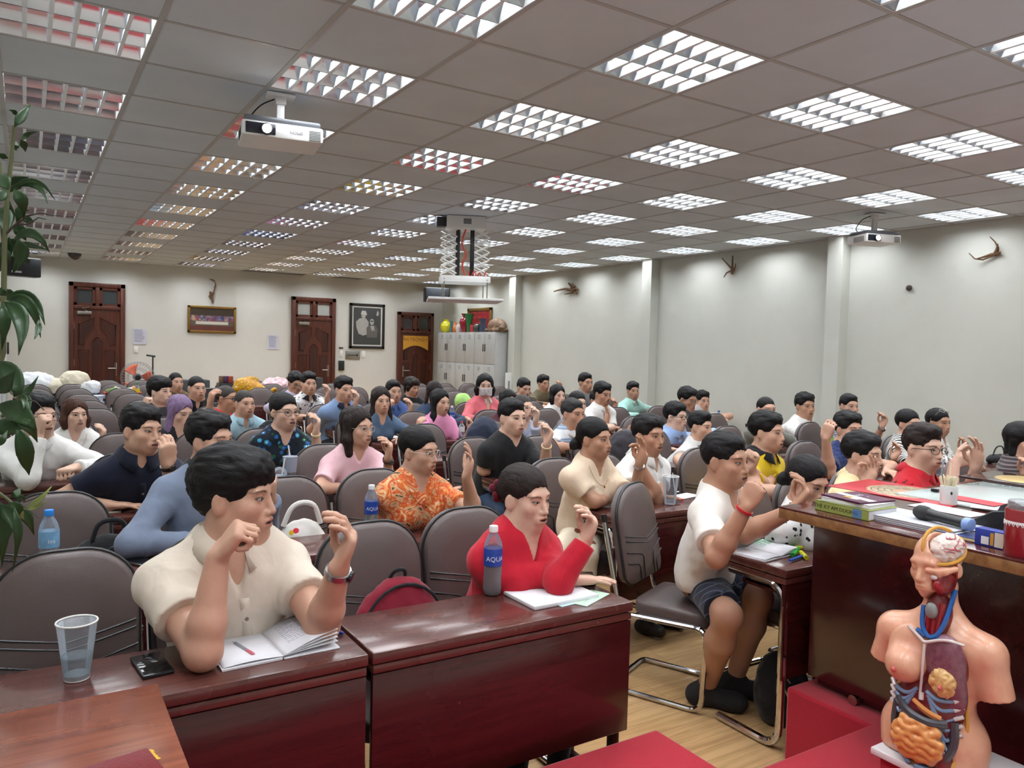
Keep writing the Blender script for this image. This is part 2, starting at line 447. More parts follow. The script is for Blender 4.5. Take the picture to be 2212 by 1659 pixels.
def hair_parts(style, vox, seed):
    """hair in head coordinates: prims, hairline, strand amplitude"""
    E = lambda c, r, k=.02: elli(c, r, k=k)
    sk = lambda s, t, b: [E((0, .014+b*.5, .036+t*.5), (.0755+s, .0955+b, .084+t*.5))]
    hl = HLM; amp = .0022; P = []
    if style == 'buzz': P = sk(.0025, .004, .003); amp = .0005
    elif style == 'crew': P = sk(.006, .016, .007)+[E((0, -.038, .088), (.054, .046, .026))]; amp = .003
    elif style == 'short': P = sk(.010, .024, .012)+[E((0, -.045, .086), (.060, .048, .032)), E((.03, -.03, .098), (.035, .045, .022))]; amp = .0042
    elif style == 'quiff': P = sk(.005, .022, .010)+[E((0, -.05, .096), (.055, .046, .036)), E((.0, 0, .112), (.05, .06, .022))]; amp = .004
    elif style == 'fringe': P = sk(.014, .028, .018)+[E((0, -.048, .074), (.070, .050, .046), .03), E((.02, -.02, .10), (.055, .06, .026)), E((0, .075, -.005), (.06, .035, .055), .03)]; hl = HLF; amp = .0045
    elif style == 'shaggy': P = sk(.018, .030, .024)+[E((0, -.05, .07), (.072, .048, .048), .03), E((0, .08, -.04), (.06, .035, .06), .03), E((.07, .0, -.01), (.02, .035, .05)), E((-.07, .0, -.01), (.02, .035, .05))]; hl = ([-.13, -.09, -.06, -.04, -.02, .13], [.046, .04, .03, -.02, -.06, -.11]); amp = .006
    elif style in ('tied', 'bun', 'pony'):
        P = sk(.007, .014, .010); hl = HLW; amp = .0018
        if style == 'bun': P += [E((0, .118, .005), (.040, .034, .038))]
        if style == 'pony': P += [cone((0, .105, .0), (0, .135, -.05), .026, .032, .02), cone((0, .135, -.05), (.01, .12, -.19), .032, .014, .03)]
    elif style in ('long', 'bob', 'midlong'):
        z = dict(long=-.30, bob=-.095, midlong=-.155)[style]; P = sk(.014, .022, .016); hl = HLC; amp = .003
        P += [E((0, .055, z*.45), (.078, .050, abs(z)*.62), .04)]
        for s in (1, -1):
            P += [cone((s*.066, .004, .045), (s*.084, .002, z*.45), .024, .030, .03), cone((s*.084, .002, z*.45), (s*(.092 if style == 'long' else .080), -.055 if style == 'long' else -.008, z), .030, .026, .03)]
    elif style == 'bangs':
        P = sk(.014, .022, .016)+[E((0, -.055, .056), (.062, .036, .042), .02), E((0, .055, -.08), (.078, .05, .12), .04)]
        hl = ([-.13, -.09, -.06, -.045, -.035, .13], [.026, .022, .016, -.02, -.5, -.6]); amp = .003
        for s in (1, -1): P += [cone((s*.066, .004, .045), (s*.082, .01, -.15), .022, .024, .03)]
    return P, hl, amp
def ik(S, T, hint, l1, l2):
    v = T-S; d = np.linalg.norm(v); u = v/(d+1e-9)
    if d > (l1+l2)*.985: d = (l1+l2)*.985; T = S+u*d
    if d < abs(l1-l2)+.05: d = abs(l1-l2)+.05; T = S+u*d
    a = (l1*l1-l2*l2+d*d)/(2*d); h = math.sqrt(max(l1*l1-a*a, 0)); q = hint-S; q = nz(q-u*(q @ u))
    return S+u*a+q*h, T
CURL = dict(flat=((2, 8, 6), (2, 10, 6), (2, 10, 6), (4, 10, 6)), cup=((46, 34, 18), (50, 36, 18), (52, 36, 18), (50, 34, 18)), relax=((14, 20, 12), (18, 22, 14), (22, 24, 14), (26, 26, 14)),
            fist=((78, 92, 60), (80, 95, 60), (82, 95, 60), (82, 92, 58)), open=((6, 12, 8), (8, 14, 8), (12, 16, 10), (16, 18, 10)), pen=((42, 48, 22), (48, 54, 26), (62, 66, 34), (70, 70, 40)),
            ok=((52, 50, 26), (20, 24, 14), (14, 18, 10), (10, 14, 8)))
def hand_prims(W, hd, pn, left, pose, s=1.0, rmin=0):
    hd = nz(hd); pn = np.array(pn, float); pn = nz(pn-hd*(pn @ hd)); a = np.cross(hd, pn)*(-1 if left else 1)
    P = [elli(W+hd*.050*s, np.array((.040, .0145, .048))*s, R=np.array([a, pn, hd]), k=.016)]
    R = lambda r: max(r*s, rmin)
    rot = lambda v, n, t: v*math.cos(t)+n*math.sin(t)
    bases = ((.030, .088), (.010, .092), (-.010, .088), (-.028, .080)); LN = ((.042, .026, .021), (.046, .029, .022), (.042, .027, .021), (.033, .021, .018)); RR = (.0090, .0092, .0088, .0078)
    for (o, l), ln, r, cu, sp in zip(bases, LN, RR, CURL[pose], (.10, .02, -.05, -.14)):
        if pose in ('fist', 'cup'): sp *= -.3
        b = W+(hd*l+a*o)*s; P.append(cone(W+(hd*.018+a*o*.55)*s, b, .0135*s, R(.0115), k=.014)); t = 0
        d0 = nz(hd+a*sp)
        for sl, c in zip(ln, cu):
            t += math.radians(c); e = b+rot(d0, pn, t)*sl*s; P.append(cone(b, e, R(r), R(r*.92), k=.004)); b = e
    tb = W+(hd*.022+a*.026)*s
    if pose == 'fist': ds = (nz(hd*.75+a*.45+pn*.55), nz(hd*.55-a*.35+pn*.75), nz(hd*.2-a*.8+pn*.3))
    elif pose in ('cup', 'pen', 'ok'): ds = (nz(hd*.62+a*.42+pn*.65), nz(hd*.85-a*.02+pn*.45), nz(hd*.9-a*.15+pn*.2))
    else: ds = (nz(hd*.62+a*.72+pn*.25), nz(hd*.85+a*.42+pn*.12), nz(hd*.9+a*.3+pn*.1))
    P.append(cone(W+hd*.008*s, tb, .016*s, .0155*s, k=.014))
    for dd, ln, r in zip(ds, (.042, .033, .026), (.0125, .0108, .0098)):
        e = tb+dd*ln*s; P.append(cone(tb, e, R(r), R(r*.92), k=.006)); tb = e
    return P
CHAIRS = []                       # (x, y, rz, who)
def person(key, crown, chin, Y, rel, label, hair='short', hc='black', fem=False, shirt=None, sleeve=.55, neck=('crew', .0), L=None, R=None, by=8, pitch=0, roll=0,
           skin=(196, 150, 122), mouth=.0045, bs=1.0, fat=1.0, collar=None, glasses=None, beard=0, watch=None, extra=None, trousers=None, chair=True, eye=.0045, vox=None, seat=None, hs=None,
           brow=.85, jaw=1.0, gaze=.5, Ls=None, pel=None, knees=None, lip=(150, 62, 58), hem=True, nochair=False):
    mx, my = (crown[0]+chin[0])/2, (crown[1]+chin[1])/2
    r = ray(mx, my); d = Y/r[1]; H = CAM+r*d; H[2] -= .012
    hpx = math.hypot(crown[0]-chin[0], crown[1]-chin[1])
    if hs is None: hs = min(1.10, max(.90, hpx*d/FPX/.243))
    v = vox or (.0052 if d < 3.3 else .0068 if d < 4.8 else .009 if d < 7 else .0105)
    yaw = math.atan2(CAM[0]-H[0], -(CAM[1]-H[1]))+math.radians(rel)
    A = head_axes(yaw, math.radians(pitch), math.radians(roll))
    b = math.radians(by); f = np.array([math.sin(b), -math.cos(b), 0]); l = np.array([math.cos(b), math.sin(b), 0]); z = np.array([0, 0, 1.0])
    bs = bs*hs
    HF = -A[1].copy(); HF[2] = 0
    N = H-z*.168*hs-HF*.022*hs-f*.018*hs
    cy = seat[1] if seat else Y+.20; cx = seat[0] if seat else N[0]-.02
    P = np.array([cx+f[0]*.02, cy-.185, .606]) if pel is None else np.array(pel, float)
    w = (.150 if fem else .166)*bs
    sh = Ls or (0, 0)
    SL = N+l*w+z*(-.060+sh[0]); SR = N-l*w+z*(-.060+sh[1])
    sp = nz(N-P); bk = nz(np.cross(l, sp)); TR = np.array([l, bk, sp])
    fx, ff = bs*fat, bs*(fat**1.3)
    C1 = N+(P-N)*.33+f*.012; C2 = N+(P-N)*.72-f*(.022+.20*max(0, (P[1]-N[1])-.12))
    T = [elli(C1, (.150*fx, .103*ff, .205*bs), TR, k=.05), elli(C2, (.140*fx, .106*ff, .18*bs), TR, k=.06), elli(P, (.165*fx, .125*ff, .10*bs), np.array([l, -f, z]), k=.06),
         cone(SL-l*.03, SR+l*.03, .058*bs, k=.05)]
    if fem: T += [elli(C1+f*.075*ff+l*s*.070*fx-z*.03, np.array((.062, .060, .062))*bs*fat, k=.05) for s in (1, -1)]
    TS = [cone(N+z*.035*bs, SL, .050*bs, .048*bs, k=.05), cone(N+z*.035*bs, SR, .050*bs, .048*bs, k=.05)]
    HPm = [to_world(p, A, H, hs) for p in head_prims(fem, mouth, jaw)]
    nk = [cone(H+hs*(np.array((0, .022, -.062)) @ A), N-z*.01, (.047 if fem else .054)*hs, (.052 if fem else .062)*hs*max(1, fat*.97), k=.04)]
    ua, fa = .285*bs, .255*bs
    arms, sleeves, info = [], [], {}
    for side, spec, S in (('L', L, SL), ('R', R, SR)):
        left = side == 'L'; sg = 1 if left else -1
        mode = spec[0] if spec else 'lap'; o = (spec[3] if spec and len(spec) > 3 else {})
        if mode == 'lap':
            Tt = S+f*.27-l*sg*.06; Tt[2] = .80; hint = S+l*sg*.16+f*.1; hint[2] = .80; hd = nz(f*.8-l*sg*.5); pn = -z; pose = 'relax'
        elif mode == 'desk':
            Tt = pz(spec[1], spec[2], o.get('z', .783)); hint = S+l*sg*.30+f*.12; hint[2] = .81; hd = nz(np.array(o.get('hd', f*.7-l*sg*.6))); pn = -z+f*.1; pose = o.get('pose', 'flat')
        else:
            best = None
            for dd in np.arange(-.5, .25, .02):
                t = pd(spec[1], spec[2], d+dd) if 'd' not in o else pd(spec[1], spec[2], o['d'])
                q = t-S; c = abs(np.linalg.norm(q)-o.get('reach', .36)*bs)+max(0, .10-(q @ f))*3+max(0, np.linalg.norm(q)-.52*bs)*4
                if best is None or c < best[0]: best = (c, t)
            Tt = best[1]; hint = S-z*.6+l*sg*o.get('out', .12)+f*.12; hd = nz(o.get('hd', (.12, -.15, 1))); pn = np.array(o.get('pn', (-.9*sg, .25, .25))); pose = o.get('pose', 'cup')
        if 'el' in o: hint = pd(*o['el'], o['eld']) if 'eld' in o else pz(o['el'][0], o['el'][1], o.get('elz', .80))
        E, Wr = ik(S, Tt, hint, ua, fa)
        if mode != 'r' and E[1] < cy-.22: E[2] = max(E[2], .803)
        if 'fx' in o: E = hint
        if 'el' in o and E[1] < cy-.22: E[2] = max(E[2], .800)
        info[side] = (S, E, Wr)
        am = (.88 if fem else 1.0)*bs*(.5+.5*fat)
        arms += [cone(S, E, .049*am, .041*am, k=.03), cone(E, E+(Wr-E)*.3, .043*am, .042*am, k=.02), cone(E+(Wr-E)*.3, Wr, .042*am, .027*am, k=.02)]
        arms += hand_prims(Wr, hd, pn, left, pose, hs*(.93 if fem else 1.0)*o.get('s', 1), rmin=v*.95)
        info[side+'h'] = hd
        if sleeve > 0:
            t1 = min(sleeve, 1.0); e = S+(E-S)*t1; dr = nz(E-S); q = sleeve < 1
            sleeves.append(cone(S, e, (.052)*am, (.056 if q else .046)*am, k=.035, clip=(e, dr) if q else None))
            if sleeve > 1:
                e2 = E+(Wr-E)*(sleeve-1); sleeves.append(cone(E, e2, .049*am, (.034 if sleeve > 1.8 else .046)*am, k=.02, clip=(e2, nz(Wr-E))))
    body = HPm+nk+T+TS+arms
    org = np.array([P[0], P[1], 0.0])
    inv = lambda Q: ((Q-H) @ A.T)/hs
    def hattr(Q):
        q = inv(Q); dd = fpts(HPm, Q); m = dd < .006*hs
        return {'hp': np.where(m[:, None], q, np.array([0, .3, 0]))}
    o = blob('person', body, v, SKIN, None, org, attrs=hattr)
    tag(o, label, 'person', 'people seated at the desks')
    o['skin'] = list(lin(skin)); o['mouth'] = float(mouth); o['beard'] = float(beard); o['lip'] = list(lin(lip)); o['eye'] = float(eye); o['brow'] = float(brow); o['gaze'] = float(gaze)
    # ---- hair
    if hair:
        hp_, hl, amp = hair_parts(hair, v, 0)
        F, lo, ax = field(hp_, v/hs*.9); X, Yy, Z = np.meshgrid(*ax, indexing='ij', sparse=True)
        cl = np.interp(Yy, hl[0], hl[1])-Z+.0035*np.sin(X*330+40*Z)*np.sin(X*140+1.3)+.35*np.maximum(0, np.abs(X)-.03)*(Yy < -.05)*(hair in ('short', 'crew', 'quiff', 'tied', 'bun', 'pony'))*-1.0+(.016-.62*np.abs(X))*(Yy < -.035)*(hair in ('long', 'bob', 'midlong'))
        F = np.maximum(F, np.clip(cl*.6, -.05, .05).astype(np.float32))
        if hair in ('long', 'bob', 'midlong', 'bangs'):       # keep the face free of the side curtains
            fx_ = np.maximum(.052-np.abs(X), 0)
            face = -np.sqrt(np.maximum(0, 0)+(X/.060)**2+((Yy+.085)/.062)**2+((Z+.045)/(.098 if hair != 'bangs' else .064))**2)+1
            F = np.maximum(F, (face*.05).astype(np.float32))
        q, Qd = nets(F, lo, v/hs*.9)
        an = vnoise(q*np.array([1, .35, 1]) if hair not in ('long', 'bob', 'midlong') else q*np.array([1, 1, .2]), 70)+.6*vnoise(q+.3, 28)
        q = q+vnorm(q, Qd)*(an*amp)[:, None]
        hm = hair_material('hair_'+hc+('_long' if hair in ('long', 'bob', 'midlong', 'pony', 'tied', 'bun', 'bangs') else ''), HB[hc], long=hair in ('long', 'bob', 'midlong'))
        np_mesh('hair', H+hs*(q @ A), Qd, hm, o, org, {'hp': q})
    # ---- shirt
    if shirt is not None:
        cut = [cone(N+z*.015-f*.004, H-z*.03, (.058 if fem else .063)*hs*max(1, fat*.95)+(.0 if neck[0] == 'collar' else .006), k=.01, sub=True)]
        if neck[1] > 0: cut.append(cone(N+f*.075*ff+z*.05, N+f*(.085+neck[1]*.35)*ff-z*neck[1], (.046 if neck[0] != 'collar' else .030)*hs, .004, k=.008, sub=True))
        SPm = T+TS+sleeves
        off = .011
        F, lo, ax = field(SPm, v, off)
        X, Yy, Z = (ax[i].reshape([-1 if w_ == i else 1 for w_ in range(3)]) for i in range(3))
        for p in cut: F = -smin(-F, pdist(p, X, Yy, Z), pk(p))
        if hem: F = np.maximum(F, (P[2]-.045-Z).astype(np.float32))
        q, Qd = nets(F.astype(np.float32), lo, v)
        wr = vnoise(q+org*.37, 9)*.5+(.35-np.abs(vnoise(q*np.array([1, 1, .6])+org*.2+1.7, 13)))*1.3+vnoise(q+2.2, 30)*.25
        q = q+vnorm(q, Qd)*(wr*.0062)[:, None]
        np_mesh('shirt', q, Qd, shirt, o, org)
    if collar is not None:
        g = MB(); rows = []
        ry = math.atan2(f[1], f[0]); zt = nz(nk[0][1]-nk[0][2]); zt = nz(zt*.4+z*.6)
        k0 = hs*max(1, fat*.96)*(.94 if fem else 1)
        for rr, zz in ((.060, .030), (.062, .078), (.068, .088), (.079, .080), (.104, .046)):
            row = []
            for t in np.linspace(.24, 2*PI-.24, 25):
                fr = max(0, math.cos(t))**1.6; a = ry+t
                u = np.array([math.cos(a), math.sin(a), 0])
                row.append(N-z*.004+(u*(rr+.008*fr*(rr > .09)))*k0+zt*(zz-.040*fr-.030*fr*(rr > .09))*k0+f*.014*fr)
            rows.append(row)
        g.grid(rows).build('collar', collar, o, org=org, solid=.004)
    surf = lambda base: base+f*next((u for u in np.arange(.26, .0, -.002) if fpts(SPm, (base+f*u)[None])[0] < off+.001), .12)
    if collar is not None and shirt is not None and d < 7.5:
        g = MB(); pts = [surf(N+sp*-t) for t in np.linspace(.10, .27, 9)]
        g.grid([[p+l*s*.014+f*.0035 for s in (-1, 1)] for p in pts]).build('placket', shirt, o, org=org, solid=.002)
        if d < 5.5:
            for i in (3, 6): MB().lathe([(.0055, 0), (.0055, .002), (.001, .0028)], pts[i]+f*.0045, 12, ax=np.array([l, z, f])).build('button', mat('shirt_button', (120, 108, 96), .3), o, org=org)
    # ---- trousers, shoes
    tm = trousers or mat('dark_trousers', (34, 36, 44), .8)
    lp = [elli(P-z*.01, (.168*fx+.008, .130*ff+.006, .105*bs), np.array([l, -f, z]), k=.05)]; shoes = []
    if key != 'aisle':
        for s in (1, -1):
            hp0 = P+l*s*.085*bs-z*.03+f*.02; kn = P+f*.275+l*s*.100; kn[2] = .552; an = kn-f*.07; an[2] = .09
            if knees: kn, an = (np.array(q, float) for q in knees[0 if s == 1 else 1])
            lp += [cone(hp0, kn, .078*bs, .055*bs, k=.04), cone(kn, an, .056*bs, .042*bs, k=.03)]
            blob('shoe', [cone(an-z*.045+f*.10, an-z*.05-f*.03, .034, .040, k=.03), cone(an-z*.04, an-z*.0, .038, .034, k=.03)], .012, mat('shoe_leather', (30, 27, 27), .5), o, org, clipf=lambda X, Y, Z: .004-Z+0*X+0*Y)
        blob('trousers', lp, max(v, .013), tm, o, org)
    # ---- worn things
    hw = lambda p: H+hs*(np.array(p, float) @ A)
    if glasses:
        g = MB(); gm = mat('glasses_'+glasses, dict(black=(24, 22, 24), clear=(190, 180, 172), wire=(120, 105, 90))[glasses], .25); t = .0016 if glasses != 'wire' else .0010
        t = max(t, d*.00030)
        for s in (1, -1):
            ring = [hw((s*.033+.0235*math.cos(a)*(1+.0*s), -.1045+.006*(abs(.033+.0235*s*math.cos(a))/.056)**2*2, -.001+.0185*math.sin(a))) for a in np.linspace(0, 2*PI, 21)[:-1]]
            g.tube(ring, t*hs, 6, closed=True)
            g.tube([hw((s*.056, -.098, .006)), hw((s*.074, -.07, .006)), hw((s*.083, .0, .004)), hw((s*.081, .016, -.010))], t*hs, 6)
        g.tube([hw((.010, -.108, .004)), hw((0, -.111, .006)), hw((-.010, -.108, .004))], t*hs, 6)
        g.build('glasses', gm, o, org=org)
    if watch:
        for side, kind in watch.items():
            S, E, Wr = info[side]; hd = nz(Wr-E); c = Wr-hd*.012; u = nz(np.cross(hd, (0.3, .2, 1))); w2 = np.cross(hd, u); g = MB(); rr = .0305*hs*(.9 if fem else 1)
            hw_ = .009 if kind in ('black', 'steel', 'brown') else .005
            for q in (-1, 1): pass
            prof = [(rr, -hw_), (rr+.004, -hw_), (rr+.004, hw_), (rr, hw_)]
            g.lathe(prof, c, 20, ax=np.array([u, w2, hd]))
            if hw_ > .006: g.m(1).lathe([(.017, 0), (.017, .008), (.015, .010), (0, .010)], c+nz(-np.cross(hd, A[0]))*(rr+.001)*(-1 if nz(np.cross(hd, A[0]))@(CAM-Wr) > 0 else 1)*1.0, 16, ax=frame_rows(nz(np.cross(hd, A[0]))*(1 if nz(np.cross(hd, A[0]))@(CAM-Wr) > 0 else -1)))
            g.build('watch' if hw_ > .006 else 'bracelet', [mat('strap_'+kind, dict(black=(28, 28, 30), steel=(170, 170, 172), brown=(90, 50, 38), cream=(235, 215, 180), red=(190, 40, 50), silver=(200, 200, 205))[kind], .35, metal=1.0 if kind in ('steel', 'silver') else 0), mat('watch_dial', (36, 36, 40), .2)], o, org=org)
    if extra: extra(o, org, locals())
    if chair and not nochair: CHAIRS.append((cx, cy+.05, 0, label))
    return o, dict(H=H, hs=hs, A=A, N=N, P=P, d=d, info=info, f=f, l=l, hw=hw, org=org)
def frame_rows(zv):
    zv = nz(zv); x = nz(np.cross((0.12, .3, 1), zv)); return np.array([x, np.cross(zv, x), zv])
# ------------------------------------------------------------------ the room
XL, XR, YF, YB = -0.15, 7.95, -2.6, 15.4
T, Y0 = 0.6, 3.642
ORD = ['first', 'second', 'third', 'fourth', 'fifth', 'sixth', 'seventh', 'eighth', 'ninth', 'tenth', 'eleventh', 'twelfth', 'thirteenth', 'fourteenth', 'fifteenth']
def wall_mat(name, c):
    g = Gr(name); co = g.co(); n = g.noise(co, .9, 5, .6); n2 = g.noise(co, 5, 4, .7); c = lin(c)
    col = g.mix(g.step(n, .35, .7), tuple(q*.93 for q in c), c)
    col = g.mix(g.step(n2, .58, .72)*.22, col, tuple(q*w for q, w in zip(c, (.86, .84, .78))))
    g.set(col=col, rough=.55, spec=.3); g.bump(g.noise(co, 30, 3), .06, .004); return g.mat
M_wall = wall_mat('wall_paint', (212, 214, 206)); M_wallb = wall_mat('wall_paint_back', (216, 215, 209))
def box_o(name, lo, hi, m, parent=None, bev=0): return MB().box(lo, hi, bev).build(name, m, parent)
# floor: pale oak laminate, boards run along x
g = Gr('oak_laminate'); co = g.co(); x, y, z = g.xyz(co)
row = g.m('FLOOR', y/.195); sh = g.m('FRACT', row*.37)*1.2; bx = g.m('FLOOR', (x+sh)/1.2)
rn = g.noise(g.vec(row*3.17, bx*5.7, 0), 1.0, 0)
gr = g.noise(g.vec(x*2.0+rn*9, y*34, rn*7), 1.0, 5, .6, .4); gr2 = g.noise(g.vec(x*.9+rn*5, y*9, rn), 1.0, 3)
col = g.mix(g.step(gr, .35, .7), lin((214, 176, 124)), lin((170, 124, 76))); col = g.mix(g.step(gr2, .4, .7)*.5, col, lin((196, 156, 106)))
col = g.mix(rn*.35, col, lin((226, 192, 144)))
fy = g.m('FRACT', y/.195); fx = g.m('FRACT', (x+sh)/1.2)
seam = g.m('MAXIMUM', g.m('LESS_THAN', fy, .012), g.m('LESS_THAN', fx, .0022))
g.set(col=g.mix(seam*.6, col, lin((90, 62, 36))), rough=.30, spec=.4); M_floor = g.mat
struct(box_o('floor', (XL-.2, YF-.2, -.1), (XR+.2, YB+.2, 0), M_floor))
struct(box_o('wall_left', (XL-.12, YF, 0), (XL, YB, 3.1), M_wall)); struct(box_o('wall_right', (XR, YF, 0), (XR+.12, YB, 3.1), M_wall))
struct(box_o('wall_back', (XL-.12, YB, 0), (XR+.12, YB+.12, 3.1), M_wallb)); struct(box_o('wall_front', (XL-.12, YF-.12, 0), (XR+.12, YF, 3.1), M_wall))
for k, (ya, yb) in enumerate(((5.37, 5.56), (8.47, 8.67), (12.14, 12.36), (2.2, 2.42))):
    struct(box_o('trim_%d' % (k+1), (7.80, ya, 0), (XR, yb, CEIL), M_wall))
# ceiling: mineral tiles laid in a T-bar grid, light openings left out
g = Gr('ceiling_tile'); co = g.co(); n = g.noise(co, 2.2, 4); n2 = g.noise(co, 160, 2)
c = lin((208, 216, 222)); g.set(col=g.mix(g.step(n, .3, .75), tuple(q*.92 for q in c), c), rough=.75, spec=.2); g.bump(n2, .06, .002); M_tile = g.mat
M_bar = mat('grid_bar', (176, 176, 174), .5); M_dark = mat('plenum_dark', (22, 20, 19), .9)
UM, KA, KB = 14, -11, 20
gx = lambda u: min(max(u*T, XL), XR) if u not in (-1, UM) else (XL if u < 0 else XR)
gy = lambda k: min(max(Y0+k*T, YF), YB)
is_light = lambda u, k: 0 <= u <= 12 and u % 2 == 0 and k % 2 == 0 and k <= 18 and Y0+k*T > YF
cm = MB(); bars = MB(); gap = [(6, 19), (7, 19), (9, 19)]
for u in range(-1, UM):
    xa, xb = (XL, 0) if u < 0 else (gx(u), gx(u+1))
    if xb-xa < .03: continue
    for k in range(KA, KB):
        ya, yb = gy(k), gy(k+1)
        if yb-ya < .02 or is_light(u, k): continue
        if (u, k) in gap:
            cm.m(1).box((xa, ya, CEIL+.10), (xb, yb, CEIL+.12)); cm.m(0); continue
        t = .007*RND.random()
        cm.box((xa+.011, ya+.011, CEIL+.004), (xb-.011, yb-.011, CEIL+.02))
struct(cm.build('ceiling', [M_tile, M_dark], smooth=0))
for u in range(0, UM):
    if gx(u) < XR-.02: bars.box((gx(u)-.012, YF, CEIL), (gx(u)+.012, YB, CEIL+.012))
for k in range(KA, KB+1): bars.box((XL, gy(k)-.010, CEIL+.001), (XR, gy(k)+.010, CEIL+.013))
struct(bars.build('trim_5', M_bar, smooth=0))
struct(box_o('ceiling_slab', (XL-.12, YF-.12, CEIL+.16), (XR+.12, YB+.12, CEIL+.26), M_dark))
# ---- louvred ceiling light (three tubes, five cross blades)
M_refl = mat('mirror_reflector', (225, 228, 235), .16, metal=1.0, var=0); M_blade = mat('louvre_blade', (240, 244, 248), .45, var=0)
M_white = mat('white_steel', (232, 232, 230), .4)
g = Gr('lamp_tube'); g.set(col=(1, 1, 1), em=(.90, .96, 1.0), es=g.attr('glow', 'OBJECT', 2)); M_tube = g.mat
light0 = thing('ceiling_light', '', 'ceiling light', (0, 0, CEIL))
a = .286
hb = MB(); hb.box((-a-.006, -a-.006, 0.002), (-a, a+.006, .105)).box((a, -a-.006, 0.002), (a+.006, a+.006, .105)).box((-a, -a-.006, .002), (a, -a, .105)).box((-a, a, .002), (a, a+.006, .105)).box((-a-.006, -a-.006, .104), (a+.006, a+.006, .112))
hb.build('housing', M_white, light0, smooth=0)
rf = MB(); lv = MB(); bw = 2*a/3
for i in range(3):
    yc = -a+bw*(i+.5)
    prof = [(yc+bw*.5*s_, 0) for s_ in (1,)]
    pr = []
    for t in np.linspace(-1, 1, 13): pr.append((yc+bw*.488*t, .004+.096*(1-abs(t)**2.6)))
    rf.grid([[(xx, yy, zz) for (yy, zz) in pr] for xx in (-a, a)])
    nb = 6
    for j in range(1, nb):
        xc = -a+2*a*j/nb
        rows = []
        for zz, hw in ((.003, .0085), (.020, .005), (.038, .003), (.052, .001)):
            ylim = bw*.488*max(0.05, (1-(zz-.004)/.096))**(1/2.6) if zz > .004 else bw*.488
            rows.append((zz, hw, ylim))
        for s_ in (1, -1): lv.grid([[(xc+s_*hw, yc-yl, zz), (xc+s_*hw, yc+yl, zz)] for zz, hw, yl in rows])
        lv.box((xc-.0085, yc-bw*.488, .002), (xc+.0085, yc+bw*.488, .004))
rf.build('reflector', M_refl, light0, smooth=60); lv.build('louvre', M_blade, light0, smooth=40)
lights = []
for i in range(3):
    yc = -a+bw*(i+.5); MB().tube([(-a+.01, yc, .082), (a-.01, yc, .082)], .008, 6).build('lamp_tube', M_tube, light0)
LV = [24, 24, 24, 24, 24, 24, 24]
first = True
ldata = {}
rows_k = [k for k in range(-8, 20, 2)]
for ci in range(7):
    u = ci*2
    for ri, k in enumerate(rows_k):
        x, y = (u+.5)*T, Y0+(k+.5)*T
        if y < YF+.3: continue
        lab = 'square louvred ceiling light, %s column from the left wall, %s from the front' % (ORD[ci], ORD[ri])
        if first: o = light0; o.location = (x, y, CEIL); o['label'] = lab; o['group'] = 'louvred ceiling lights'; first = False
        else: o = dup(light0, (x, y, CEIL), 0, lab, 'louvred ceiling lights')
        lights.append(o)
        ld = ldata.get(ci)
        if ld is None:
            ld = bpy.data.lights.new('lamp_glow', 'AREA'); ld.shape = 'SQUARE'; ld.size = .54; ld.energy = LAMP_W; ld.color = (.93, .97, 1.0); ld.spread = math.radians(150); ldata[ci] = ld
        lo = bpy.data.objects.new('lamp_glow', ld); COL.objects.link(lo); lo.location = (x, y, CEIL-.004)
for o in COL.objects:
    if o.name.startswith('lamp_tube'): o['glow'] = TUBE
# ---- stage (red carpet), L-shaped with two tongues
def carpet(name, c):
    g = Gr(name); co = g.co(); n = g.noise(co, 380, 2); n2 = g.noise(co, 3, 4)
    c = lin(c); g.set(col=g.mix(g.step(n2, .3, .7)*.5, g.mix(n, tuple(q*.75 for q in c), tuple(q*1.2 for q in c)), tuple(q*.8 for q in c)), rough=.95, spec=.1, sheen=.3)
    g.bump(n, .5, .004); return g.mat
M_carpet = carpet('red_carpet', (176, 18, 44))
st = MB(); st.prism([(XL, .35), (XR, .35), (XR, 1.93), (2.64, 1.93), (2.64, 1.58), (1.955, 1.58), (1.955, 1.93), (XL, 1.93)], 0, .30)
struct(box_o('floor_platform', (XL, YF, 0), (XR, .35, .30), mat('pale_bounce', (206, 200, 190), .35)))  # unseen rear stage, surface made pale to bounce neutral light onto the ceiling
struct(st.build('floor_stage', M_carpet, smooth=30, bevel=.012))
# ---- doors of the back wall
def wood(name, c1, c2, sc=1.0, rough=.3, coat=.3, ax='z', spots=0):
    g = Gr(name); co = g.co(); x, y, z = g.xyz(co)
    v = g.vec(x*(28 if ax != 'x' else 2.2), y*28, z*(1.6 if ax == 'z' else 28)); n = g.noise(v, sc, 4, .6, .5); n2 = g.noise(co, 3*sc, 4)
    col = g.mix(g.step(n, .3, .72), lin(c1), lin(c2)); col = g.mix(g.step(n2, .45, .75)*.35, col, tuple(q*.7 for q in lin(c1)))
    r = rough+g.step(n2, .4, .7)*.08
    g.set(col=col, rough=r, coat=coat, coatr=.12, spec=.4); g.bump(n, .05, .002); MATS[name] = g.mat; return g.mat
M_door = wood('door_wood', (92, 46, 30), (62, 28, 18), 1, .38, .2); M_door2 = wood('door_panel_wood', (70, 32, 22), (46, 20, 14), 1, .38, .2)
M_pane = mat('dark_pane', (62, 66, 68), .15, var=.1); M_pane2 = mat('frosted_pane', (168, 172, 168), .25); M_steel = mat('satin_steel', (176, 174, 168), .3, metal=1.0)
M_chrome = mat('chrome', (215, 215, 218), .09, metal=1.0, var=0); M_black = mat('black_plastic', (26, 26, 28), .4)
